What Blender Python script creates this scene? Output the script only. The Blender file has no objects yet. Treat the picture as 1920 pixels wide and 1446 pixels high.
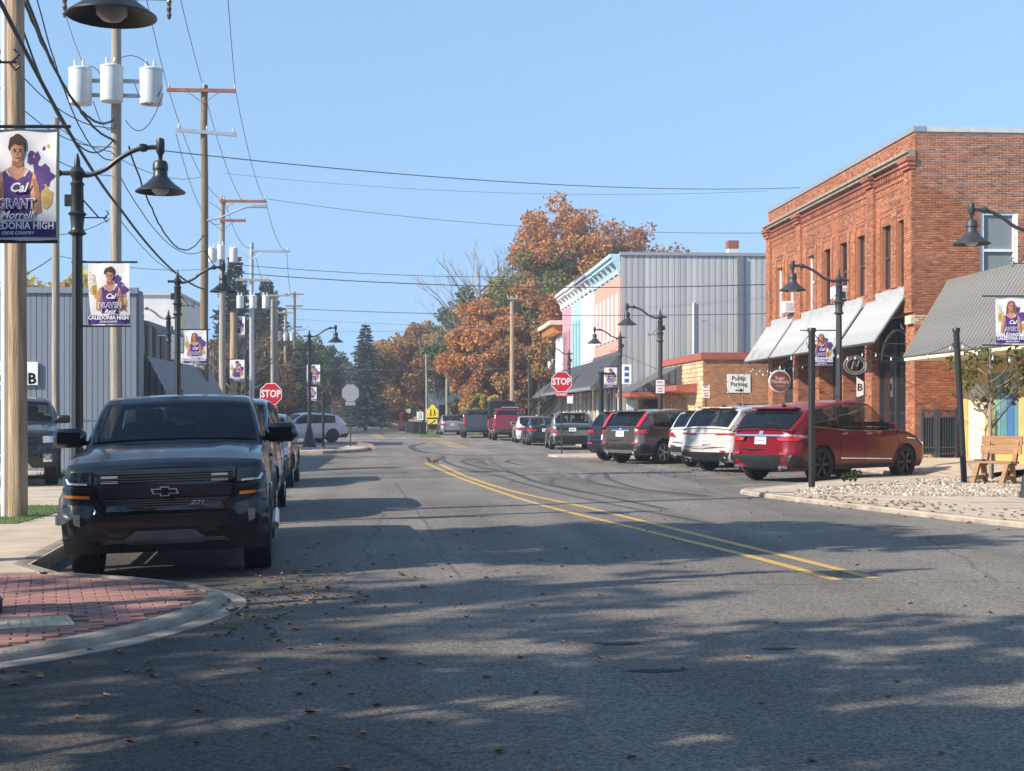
import bpy, bmesh, math, random
from math import sin, cos, pi, sqrt, radians, atan2
from mathutils import Vector, Matrix, Quaternion
from mathutils.geometry import tessellate_polygon
random.seed(7)
S = bpy.context.scene
COL = S.collection
# ------------------------------------------------------------------ camera, sky, sun, exposure
EYE = 1.62; FOC = 2700.0; HZ = 775.0; YAW = radians(4.03)
cam = bpy.data.cameras.new("camera"); camo = bpy.data.objects.new("camera", cam); COL.objects.link(camo)
camo.location = (0, 0, EYE); camo.rotation_euler = (radians(90), 0, -YAW)
cam.sensor_width = 36.0; cam.lens = 36.0 * FOC / 1920.0; cam.shift_y = (HZ - 723.0) / 1920.0
cam.clip_start = 0.1; cam.clip_end = 6000
S.camera = camo
SUN_AZ, SUN_EL = 23.0, 33.0          # light comes from the near left of the street
SD = Vector((-cos(radians(SUN_AZ)) * cos(radians(SUN_EL)), -sin(radians(SUN_AZ)) * cos(radians(SUN_EL)), sin(radians(SUN_EL))))
w = bpy.data.worlds.new("World"); S.world = w; w.use_nodes = True
nt = w.node_tree; nt.nodes.clear()
sk = nt.nodes.new("ShaderNodeTexSky"); sk.sky_type = 'NISHITA'; sk.sun_disc = False
sk.sun_elevation = radians(SUN_EL); sk.sun_rotation = atan2(SD.x, SD.y) % (2 * pi)
sk.altitude = 100; sk.air_density = 1.4; sk.dust_density = 0.0; sk.ozone_density = 3.6
bg = nt.nodes.new("ShaderNodeBackground"); bg.inputs['Strength'].default_value = 0.145
wo = nt.nodes.new("ShaderNodeOutputWorld")
# clear dry air: the whole dome is read a little higher up, so the horizon stays blue all round as in the photograph
tcw = nt.nodes.new("ShaderNodeTexCoord"); sx = nt.nodes.new("ShaderNodeSeparateXYZ"); mzr = nt.nodes.new("ShaderNodeMath"); cx_ = nt.nodes.new("ShaderNodeCombineXYZ"); nrm_ = nt.nodes.new("ShaderNodeVectorMath")
mzr.operation = 'MULTIPLY_ADD'; mzr.inputs[1].default_value = 0.42; mzr.inputs[2].default_value = 0.28; nrm_.operation = 'NORMALIZE'
nt.links.new(tcw.outputs['Generated'], sx.inputs[0]); nt.links.new(sx.outputs[2], mzr.inputs[0])
nt.links.new(sx.outputs[0], cx_.inputs[0]); nt.links.new(sx.outputs[1], cx_.inputs[1]); nt.links.new(mzr.outputs[0], cx_.inputs[2])
nt.links.new(cx_.outputs[0], nrm_.inputs[0]); nt.links.new(nrm_.outputs[0], sk.inputs['Vector'])
nt.links.new(sk.outputs[0], bg.inputs['Color']); nt.links.new(bg.outputs[0], wo.inputs['Surface'])
sun = bpy.data.lights.new("sun", 'SUN'); sun.energy = 5.0; sun.angle = radians(0.53); sun.color = (1.0, 0.91, 0.77)
suno = bpy.data.objects.new("sun", sun); COL.objects.link(suno)
suno.rotation_euler = (-SD).to_track_quat('-Z', 'Y').to_euler(); suno.location = (-30, -20, 40)
S.view_settings.view_transform = 'Standard'; S.view_settings.look = 'None'
S.view_settings.exposure = 0.68; S.view_settings.gamma = 1.0
S.render.engine = 'CYCLES'
S.cycles.max_bounces = 6; S.cycles.transparent_max_bounces = 8; S.cycles.use_denoising = True

# ------------------------------------------------------------------ survey helpers: bearings read from the photograph, turned into street coordinates
CA, SA = cos(YAW), sin(YAW)
def wp(px, d, z=0.0):
    c = (px - 960.0) / FOC * d
    return Vector((c * CA + d * SA, d * CA - c * SA, z))
def hz(py, d): return EYE + (HZ - py) * d / FOC
def gp(px, py, z=0.0):
    return wp(px, (EYE - z) * FOC / (py - HZ), z)
def lerp(a, b, t): return a + (b - a) * t
def smooth(t): t = max(0.0, min(1.0, t)); return t * t * (3 - 2 * t)
def pwl(pts, x):
    if x <= pts[0][0]: return pts[0][1]
    for (x0, y0), (x1, y1) in zip(pts, pts[1:]):
        if x <= x1: return lerp(y0, y1, (x - x0) / max(1e-9, x1 - x0))
    return pts[-1][1]

# ------------------------------------------------------------------ materials
MATS = {}
def newmat(name):
    m = bpy.data.materials.new(name); m.use_nodes = True
    b = m.node_tree.nodes['Principled BSDF']
    return m, m.node_tree, b
def N(t, typ, **kw):
    n = t.nodes.new(typ)
    for k, v in kw.items():
        if k in n.inputs.keys(): n.inputs[k].default_value = v
        else: setattr(n, k, v)
    return n
def c4(c): return (c[0], c[1], c[2], 1.0)
def mat(name, col, rough=0.6, metal=0.0, var=0.12, scale=6.0, bump=0.0, bscale=None, coat=0.0, spec=0.5, col2=None, stretch=None, emit=0.0, island=0.0):
    """plain surface: two tones mixed by noise, optional relief, optional tone shift for each separate piece"""
    if name in MATS: return MATS[name]
    m, t, b = newmat(name)
    b.inputs['Roughness'].default_value = rough; b.inputs['Metallic'].default_value = metal
    b.inputs['Specular IOR Level'].default_value = spec
    if coat: b.inputs['Coat Weight'].default_value = coat; b.inputs['Coat Roughness'].default_value = 0.04
    tc = N(t, 'ShaderNodeTexCoord'); mp = N(t, 'ShaderNodeMapping')
    if stretch: mp.inputs['Scale'].default_value = stretch
    t.links.new(tc.outputs['Object'], mp.inputs['Vector'])
    nz = N(t, 'ShaderNodeTexNoise', Scale=scale, Detail=6.0, Roughness=0.62)
    t.links.new(mp.outputs[0], nz.inputs['Vector'])
    mx = N(t, 'ShaderNodeMix', data_type='RGBA')
    a = [c * (1 - var) for c in col]; d = col2 if col2 else [min(1, c * (1 + var)) for c in col]
    mx.inputs['A'].default_value = c4(a); mx.inputs['B'].default_value = c4(d)
    mr = N(t, 'ShaderNodeMapRange'); mr.inputs['From Min'].default_value = 0.32; mr.inputs['From Max'].default_value = 0.68
    t.links.new(nz.outputs['Fac'], mr.inputs['Value']); t.links.new(mr.outputs[0], mx.inputs['Factor'])
    out = mx.outputs['Result']
    if island:
        g = N(t, 'ShaderNodeNewGeometry'); oi = N(t, 'ShaderNodeObjectInfo')
        ad = N(t, 'ShaderNodeMath', operation='ADD'); fr = N(t, 'ShaderNodeMath', operation='FRACT')
        t.links.new(g.outputs['Random Per Island'], ad.inputs[0]); t.links.new(oi.outputs['Random'], ad.inputs[1]); t.links.new(ad.outputs[0], fr.inputs[0])
        hs = N(t, 'ShaderNodeHueSaturation'); m2 = N(t, 'ShaderNodeMapRange')
        m2.inputs['To Min'].default_value = 1 - island; m2.inputs['To Max'].default_value = 1 + island
        t.links.new(fr.outputs[0], m2.inputs['Value']); t.links.new(m2.outputs[0], hs.inputs['Value']); t.links.new(out, hs.inputs['Color'])
        m3 = N(t, 'ShaderNodeMapRange'); m3.inputs['To Min'].default_value = 0.5 - island * 0.03; m3.inputs['To Max'].default_value = 0.5 + island * 0.03
        t.links.new(fr.outputs[0], m3.inputs['Value']); t.links.new(m3.outputs[0], hs.inputs['Hue'])
        out = hs.outputs[0]
    t.links.new(out, b.inputs['Base Color'])
    if bump:
        n2 = N(t, 'ShaderNodeTexNoise', Scale=bscale or scale * 4, Detail=8.0, Roughness=0.65)
        t.links.new(mp.outputs[0], n2.inputs['Vector'])
        bp = N(t, 'ShaderNodeBump', Strength=bump, Distance=0.02)
        t.links.new(n2.outputs['Fac'], bp.inputs['Height']); t.links.new(bp.outputs[0], b.inputs['Normal'])
    if emit:
        b.inputs['Emission Color'].default_value = c4(col); b.inputs['Emission Strength'].default_value = emit
    MATS[name] = m
    return m
def leafmat(name, cols, trans=0.35):
    """foliage: a tone for each leaf from a ramp, shifted by clump-sized noise"""
    m, t, b = newmat(name)
    g = N(t, 'ShaderNodeNewGeometry'); tc = N(t, 'ShaderNodeTexCoord')
    nz = N(t, 'ShaderNodeTexNoise', Scale=0.42, Detail=3.0); t.links.new(tc.outputs['Object'], nz.inputs['Vector'])
    mr = N(t, 'ShaderNodeMapRange'); mr.inputs['From Min'].default_value = 0.3; mr.inputs['From Max'].default_value = 0.7
    t.links.new(nz.outputs['Fac'], mr.inputs['Value'])
    mx = N(t, 'ShaderNodeMix'); mx.inputs['Factor'].default_value = 0.45
    t.links.new(mr.outputs[0], mx.inputs['A']); t.links.new(g.outputs['Random Per Island'], mx.inputs['B'])
    rp = N(t, 'ShaderNodeValToRGB'); el = rp.color_ramp.elements
    while len(el) < len(cols): el.new(0.5)
    for i, c in enumerate(cols):
        el[i].position = 0.08 + 0.84 * i / max(1, len(cols) - 1); el[i].color = c4(c)
    t.links.new(mx.outputs[0], rp.inputs[0]); t.links.new(rp.outputs[0], b.inputs['Base Color'])
    b.inputs['Roughness'].default_value = 0.65; b.inputs['Specular IOR Level'].default_value = 0.25
    tr = N(t, 'ShaderNodeBsdfTranslucent'); t.links.new(rp.outputs[0], tr.inputs['Color'])
    ms = N(t, 'ShaderNodeMixShader'); ms.inputs[0].default_value = trans
    t.links.new(b.outputs[0], ms.inputs[1]); t.links.new(tr.outputs[0], ms.inputs[2])
    t.links.new(ms.outputs[0], t.nodes['Material Output'].inputs['Surface'])
    MATS[name] = m
    return m
def asphalt():
    m, t, b = newmat('asphalt')
    tc = N(t, 'ShaderNodeTexCoord')
    fine = N(t, 'ShaderNodeTexNoise', Scale=70.0, Detail=6.0, Roughness=0.85)
    big = N(t, 'ShaderNodeTexNoise', Scale=0.22, Detail=5.0, Roughness=0.6)
    mp = N(t, 'ShaderNodeMapping'); mp.inputs['Scale'].default_value = (1.4, 0.09, 1.0)      # wear along the traffic
    track = N(t, 'ShaderNodeTexNoise', Scale=0.8, Detail=4.0)
    for n in (fine, big): t.links.new(tc.outputs['Object'], n.inputs['Vector'])
    t.links.new(tc.outputs['Object'], mp.inputs['Vector']); t.links.new(mp.outputs[0], track.inputs['Vector'])
    vor = N(t, 'ShaderNodeTexVoronoi', Scale=120.0); t.links.new(tc.outputs['Object'], vor.inputs['Vector'])
    r1 = N(t, 'ShaderNodeValToRGB'); r1.color_ramp.elements[0].position = 0.2; r1.color_ramp.elements[0].color = (0.062, 0.055, 0.049, 1)
    r1.color_ramp.elements[1].position = 0.85; r1.color_ramp.elements[1].color = (0.47, 0.41, 0.345, 1)
    agg = N(t, 'ShaderNodeTexVoronoi', Scale=58.0); t.links.new(tc.outputs['Object'], agg.inputs['Vector'])
    sp_ = N(t, 'ShaderNodeSeparateColor'); t.links.new(agg.outputs['Color'], sp_.inputs[0])
    mf = N(t, 'ShaderNodeMix'); mf.inputs['Factor'].default_value = 0.36
    t.links.new(fine.outputs['Fac'], mf.inputs['A']); t.links.new(sp_.outputs[0], mf.inputs['B']); t.links.new(mf.outputs[0], r1.inputs[0])
    mul = N(t, 'ShaderNodeMix', data_type='RGBA', blend_type='MULTIPLY'); mul.inputs['Factor'].default_value = 1.0
    ad = N(t, 'ShaderNodeMath', operation='ADD'); t.links.new(big.outputs['Fac'], ad.inputs[0]); t.links.new(track.outputs['Fac'], ad.inputs[1])
    r2 = N(t, 'ShaderNodeMapRange'); r2.inputs['From Min'].default_value = 0.7; r2.inputs['From Max'].default_value = 1.3
    r2.inputs['To Min'].default_value = 0.66; r2.inputs['To Max'].default_value = 1.3
    t.links.new(ad.outputs[0], r2.inputs['Value'])
    t.links.new(r1.outputs[0], mul.inputs['A']); t.links.new(r2.outputs[0], mul.inputs['B'])
    # side street pavement is darker; tone deepened to stand in for near-left shade
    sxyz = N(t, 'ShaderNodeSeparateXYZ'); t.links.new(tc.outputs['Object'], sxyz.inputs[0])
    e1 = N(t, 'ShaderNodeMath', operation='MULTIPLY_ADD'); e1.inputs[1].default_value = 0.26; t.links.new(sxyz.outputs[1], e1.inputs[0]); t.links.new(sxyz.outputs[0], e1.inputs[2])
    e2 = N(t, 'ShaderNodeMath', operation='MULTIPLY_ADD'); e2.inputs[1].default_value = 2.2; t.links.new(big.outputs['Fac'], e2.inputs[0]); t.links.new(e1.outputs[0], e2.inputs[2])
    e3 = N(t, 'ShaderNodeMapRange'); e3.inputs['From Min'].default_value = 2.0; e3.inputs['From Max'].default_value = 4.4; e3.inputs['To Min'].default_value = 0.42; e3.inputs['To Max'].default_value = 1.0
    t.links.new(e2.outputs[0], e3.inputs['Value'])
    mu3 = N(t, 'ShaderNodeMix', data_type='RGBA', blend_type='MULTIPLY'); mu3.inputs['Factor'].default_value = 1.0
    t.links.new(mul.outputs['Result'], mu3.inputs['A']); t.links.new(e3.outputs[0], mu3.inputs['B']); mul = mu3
    # crack lines, tar-dark
    cw = N(t, 'ShaderNodeTexNoise', Scale=1.2, Detail=4.0); t.links.new(tc.outputs['Object'], cw.inputs['Vector'])
    vm = N(t, 'ShaderNodeMix', data_type='VECTOR'); vm.inputs['Factor'].default_value = 0.25
    t.links.new(tc.outputs['Object'], vm.inputs['A']); t.links.new(cw.outputs['Color'], vm.inputs['B'])
    cr = N(t, 'ShaderNodeTexVoronoi', feature='DISTANCE_TO_EDGE', Scale=0.17); t.links.new(vm.outputs['Result'], cr.inputs['Vector'])
    r3 = N(t, 'ShaderNodeMapRange'); r3.inputs['From Min'].default_value = 0.002; r3.inputs['From Max'].default_value = 0.0045
    r3.inputs['To Min'].default_value = 0.72; r3.inputs['To Max'].default_value = 1.0
    t.links.new(cr.outputs['Distance'], r3.inputs['Value'])
    mu2 = N(t, 'ShaderNodeMix', data_type='RGBA', blend_type='MULTIPLY'); mu2.inputs['Factor'].default_value = 1.0
    t.links.new(mul.outputs['Result'], mu2.inputs['A']); t.links.new(r3.outputs[0], mu2.inputs['B'])
    t.links.new(mu2.outputs['Result'], b.inputs['Base Color'])
    b.inputs['Roughness'].default_value = 0.82; b.inputs['Specular IOR Level'].default_value = 0.3
    bp = N(t, 'ShaderNodeBump', Strength=1.0, Distance=0.016)
    t.links.new(vor.outputs['Distance'], bp.inputs['Height']); t.links.new(bp.outputs[0], b.inputs['Normal'])
    return m
def brickmat(name, cols, pale=None):
    m, t, b = newmat(name)
    g = N(t, 'ShaderNodeNewGeometry'); oi = N(t, 'ShaderNodeObjectInfo')
    ad = N(t, 'ShaderNodeMath', operation='ADD'); fr = N(t, 'ShaderNodeMath', operation='FRACT')
    t.links.new(g.outputs['Random Per Island'], ad.inputs[0]); t.links.new(oi.outputs['Random'], ad.inputs[1]); t.links.new(ad.outputs[0], fr.inputs[0])
    rp = N(t, 'ShaderNodeValToRGB'); el = rp.color_ramp.elements
    while len(el) < len(cols): el.new(0.5)
    for i, c in enumerate(cols): el[i].position = i / (len(cols) - 1); el[i].color = c4(c)
    t.links.new(fr.outputs[0], rp.inputs[0])
    nz = N(t, 'ShaderNodeTexNoise', Scale=0.7, Detail=5.0); t.links.new(g.outputs['Position'], nz.inputs['Vector'])
    mr = N(t, 'ShaderNodeMapRange'); mr.inputs['From Min'].default_value = 0.3; mr.inputs['From Max'].default_value = 0.7; mr.inputs['To Min'].default_value = 0.78; mr.inputs['To Max'].default_value = 1.18
    t.links.new(nz.outputs['Fac'], mr.inputs['Value'])
    mu = N(t, 'ShaderNodeMix', data_type='RGBA', blend_type='MULTIPLY'); mu.inputs['Factor'].default_value = 1.0
    t.links.new(rp.outputs[0], mu.inputs['A']); t.links.new(mr.outputs[0], mu.inputs['B']); t.links.new(mu.outputs['Result'], b.inputs['Base Color'])
    b.inputs['Roughness'].default_value = 0.85
    n2 = N(t, 'ShaderNodeTexNoise', Scale=60.0, Detail=4.0); t.links.new(g.outputs['Position'], n2.inputs['Vector'])
    bp = N(t, 'ShaderNodeBump', Strength=0.3, Distance=0.01); t.links.new(n2.outputs['Fac'], bp.inputs['Height']); t.links.new(bp.outputs[0], b.inputs['Normal'])
    MATS[name] = m
    return m
def glassmat(name, col=(0.012, 0.014, 0.017), rough=0.03, alpha=0.0):
    """tinted glazing; alpha > 0 lets some light through"""
    m, t, b = newmat(name)
    b.inputs['Base Color'].default_value = c4(col); b.inputs['Roughness'].default_value = rough; b.inputs['IOR'].default_value = 1.5
    nz = N(t, 'ShaderNodeTexNoise', Scale=1.3, Detail=2.0); tc = N(t, 'ShaderNodeTexCoord'); t.links.new(tc.outputs['Object'], nz.inputs['Vector'])
    bp = N(t, 'ShaderNodeBump', Strength=0.04, Distance=0.05); t.links.new(nz.outputs['Fac'], bp.inputs['Height']); t.links.new(bp.outputs[0], b.inputs['Normal'])
    if alpha:
        tr = N(t, 'ShaderNodeBsdfTransparent'); ms = N(t, 'ShaderNodeMixShader'); ms.inputs[0].default_value = alpha
        t.links.new(b.outputs[0], ms.inputs[1]); t.links.new(tr.outputs[0], ms.inputs[2])
        t.links.new(ms.outputs[0], t.nodes['Material Output'].inputs['Surface'])
    MATS[name] = m
    return m
def paint(name, col, metal=0.35, rough=0.28):
    if name in MATS: return MATS[name]
    m = mat(name, col, rough=rough, metal=metal, var=0.04, scale=2.0, coat=1.0)
    t = m.node_tree; b = t.nodes['Principled BSDF']                        # a film of road dust on the lower flanks dulls the gloss
    tc = N(t, 'ShaderNodeTexCoord'); nz = N(t, 'ShaderNodeTexNoise', Scale=3.0, Detail=6.0); t.links.new(tc.outputs['Object'], nz.inputs['Vector'])
    mr = N(t, 'ShaderNodeMapRange'); mr.inputs['To Min'].default_value = 0.02; mr.inputs['To Max'].default_value = 0.16
    t.links.new(nz.outputs['Fac'], mr.inputs['Value']); t.links.new(mr.outputs[0], b.inputs['Coat Roughness'])
    return m
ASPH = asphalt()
CONC = mat('concrete', (0.47, 0.375, 0.275), 0.9, var=0.2, scale=1.6, bump=0.35, bscale=40)
KERB = mat('kerb_concrete', (0.31, 0.255, 0.20), 0.9, var=0.38, scale=2.2, bump=0.8, bscale=26)
EARTH = mat('earth', (0.10, 0.085, 0.05), 0.95, var=0.3, scale=0.4)
TURF = mat('turf', (0.075, 0.115, 0.03), 0.95, var=0.35, scale=1.2, bump=0.6, bscale=30)
YELLOW = mat('yellow_line_paint', (0.66, 0.355, 0.045), 0.75, var=0.25, scale=9.0, bump=0.3, bscale=60, col2=(0.66, 0.42, 0.10))
def worn(m, under, lo=.50, hi=.62):
    """paint worn through to the road in flecks"""
    t = m.node_tree; b = t.nodes['Principled BSDF']; src = b.inputs['Base Color'].links[0].from_socket
    tc = N(t, 'ShaderNodeTexCoord'); nz = N(t, 'ShaderNodeTexNoise', Scale=26.0, Detail=7.0, Roughness=0.8); t.links.new(tc.outputs['Object'], nz.inputs['Vector'])
    mr = N(t, 'ShaderNodeMapRange'); mr.inputs['From Min'].default_value = lo; mr.inputs['From Max'].default_value = hi; t.links.new(nz.outputs['Fac'], mr.inputs['Value'])
    mx = N(t, 'ShaderNodeMix', data_type='RGBA'); mx.inputs['B'].default_value = c4(under); t.links.new(src, mx.inputs['A']); t.links.new(mr.outputs[0], mx.inputs['Factor']); t.links.new(mx.outputs['Result'], b.inputs['Base Color'])
worn(YELLOW, (.26, .20, .13), .48, .64); 
WLINE = mat('white_line_paint', (0.56, 0.55, 0.52), 0.8, var=0.3, scale=11.0)
worn(WLINE, (.26, .24, .21), .42, .58)
BRICK = brickmat('red_brick', [(0.21, 0.078, 0.042), (0.36, 0.13, 0.06), (0.43, 0.165, 0.075), (0.30, 0.105, 0.052), (0.48, 0.235, 0.125)])
OLDBRICK = brickmat('dark_red_brick', [(0.20, 0.07, 0.04), (0.33, 0.105, 0.055), (0.40, 0.14, 0.075), (0.27, 0.085, 0.05)])
TANBRICK = brickmat('tan_brick', [(0.36, 0.15, 0.065), (0.47, 0.215, 0.095), (0.52, 0.26, 0.12), (0.42, 0.18, 0.08)])
STONE = brickmat('tan_stone', [(0.40, 0.26, 0.13), (0.62, 0.45, 0.26), (0.70, 0.55, 0.35), (0.50, 0.33, 0.17)])
PAVER = brickmat('red_paver', [(0.24, 0.115, 0.09), (0.33, 0.16, 0.125), (0.28, 0.135, 0.105), (0.35, 0.185, 0.15)])
MORTAR = mat('mortar', (0.60, 0.43, 0.32), 0.95, var=0.15, scale=3)
MORTAR2 = mat('red_mortar', (0.40, 0.15, 0.075), 0.95, var=0.15, scale=3)
BLACK = mat('black_iron', (0.016, 0.017, 0.018), 0.42, var=0.15, scale=5, spec=0.5)
IRON = mat('weathered_black_iron', (0.035, 0.034, 0.036), 0.5, var=0.2, scale=5)
RUBBER = mat('rubber', (0.012, 0.012, 0.012), 0.85, var=0.2, scale=12, bump=0.2)
PLASTIC = mat('black_plastic', (0.012, 0.012, 0.013), 0.5, var=0.2, scale=8)
GLOSSBLK = mat('gloss_black', (0.006, 0.006, 0.007), 0.12, var=0.1, coat=0.5)
CHROME = mat('chrome', (0.75, 0.76, 0.78), 0.12, metal=1.0, var=0.03)
ALLOY = mat('alloy', (0.52, 0.53, 0.54), 0.3, metal=0.9, var=0.06)
STEEL = mat('galvanised_steel', (0.42, 0.44, 0.46), 0.45, metal=0.6, var=0.12, scale=8)
REDLAMP = mat('red_lamp_lens', (0.42, 0.012, 0.016), 0.12, var=0.12, scale=20, coat=0.8)
AMBER = mat('amber_lens', (0.30, 0.09, 0.02), 0.15, var=0.1, coat=0.6)
CLEARLAMP = mat('clear_lamp_lens', (0.55, 0.57, 0.6), 0.08, metal=0.5, var=0.25, scale=25, coat=0.8)
WHITE = mat('white_paint', (0.78, 0.78, 0.76), 0.6, var=0.06, scale=3)
SIGNWHITE = mat('sign_white', (0.82, 0.82, 0.8), 0.45, var=0.03, scale=4)
SIGNRED = mat('sign_red', (0.52, 0.018, 0.03), 0.4, var=0.06, scale=4)
SIGNYEL = mat('sign_yellow', (0.82, 0.60, 0.02), 0.4, var=0.05, scale=4)
SIGNBACK = mat('sign_back_aluminium', (0.33, 0.34, 0.35), 0.5, metal=0.3, var=0.08, scale=4)
GREENPOST = mat('green_sign_post', (0.03, 0.055, 0.045), 0.5, var=0.2, scale=6)
WOODP = mat('pole_wood', (0.30, 0.19, 0.11), 0.85, var=0.35, scale=3.0, stretch=(7, 7, 0.3), bump=1.0, bscale=9, col2=(0.56, 0.41, 0.27))
WOODG = mat('grey_pole_wood', (0.30, 0.26, 0.21), 0.85, var=0.3, scale=3.0, stretch=(7, 7, 0.3), bump=0.9, bscale=9, col2=(0.42, 0.37, 0.31))
WOODD = mat('brown_pole_wood', (0.19, 0.135, 0.075), 0.85, var=0.3, scale=3.0, stretch=(7, 7, 0.3), bump=0.9, bscale=9, col2=(0.27, 0.20, 0.12))
BARK = mat('bark', (0.10, 0.075, 0.055), 0.95, var=0.35, scale=4, stretch=(3, 3, 0.6), bump=0.7, bscale=10)
PALEBARK = mat('pale_bark', (0.25, 0.20, 0.16), 0.95, var=0.3, scale=5, bump=0.5)
TIMBER = mat('bench_timber', (0.31, 0.15, 0.065), 0.75, var=0.25, scale=2.5, stretch=(1, 9, 9), bump=0.3, col2=(0.40, 0.22, 0.11))
XARM = mat('rust_red_crossarm', (0.30, 0.10, 0.06), 0.8, var=0.25, scale=5)
PORCELAIN = mat('porcelain', (0.62, 0.62, 0.62), 0.3, var=0.1, scale=10)
CANGREY = mat('transformer_grey', (0.60, 0.62, 0.62), 0.5, var=0.07, scale=4)
CABLE = mat('cable', (0.03, 0.03, 0.034), 0.7, var=0.1)
THINWIRE = mat('thin_wire', (0.11, 0.12, 0.14), 0.6, var=0.1)
GLASS = glassmat('window_glass', (0.016, 0.018, 0.02), 0.04)
CARGLASS = glassmat('car_glass', (0.010, 0.012, 0.014), 0.02)
TINTGLASS = glassmat('tinted_car_glass', (0.008, 0.010, 0.012), 0.02, 0.30)
CLEARGLASS = glassmat('clear_car_glass', (0.010, 0.013, 0.015), 0.02, 0.62)
SEATCLOTH = mat('seat_cloth', (0.03, 0.03, 0.033), 0.9, var=0.2)
SHEERGLASS = glassmat('curtained_glass', (0.22, 0.24, 0.24), 0.08)
PURPLE = mat('print_purple', (0.075, 0.03, 0.19), 0.7, var=0.12, scale=8)
SKIN = mat('print_skin', (0.55, 0.27, 0.17), 0.7, var=0.2, scale=9)
HAIRD = mat('print_dark_hair', (0.06, 0.028, 0.02), 0.8, var=0.4, scale=20)
HAIRR = mat('print_auburn_hair', (0.22, 0.075, 0.045), 0.8, var=0.3, scale=20)
GOLD = mat('print_gold', (0.52, 0.36, 0.12), 0.7, var=0.25, scale=10)
VINYL = mat('banner_vinyl', (0.74, 0.73, 0.74), 0.55, var=0.1, scale=5)
PRINTWHITE = mat('print_white', (0.85, 0.85, 0.85), 0.55, var=0.02)
DARKROOM = mat('dark_interior', (0.02, 0.018, 0.016), 0.9, var=0.3, scale=2)

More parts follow.
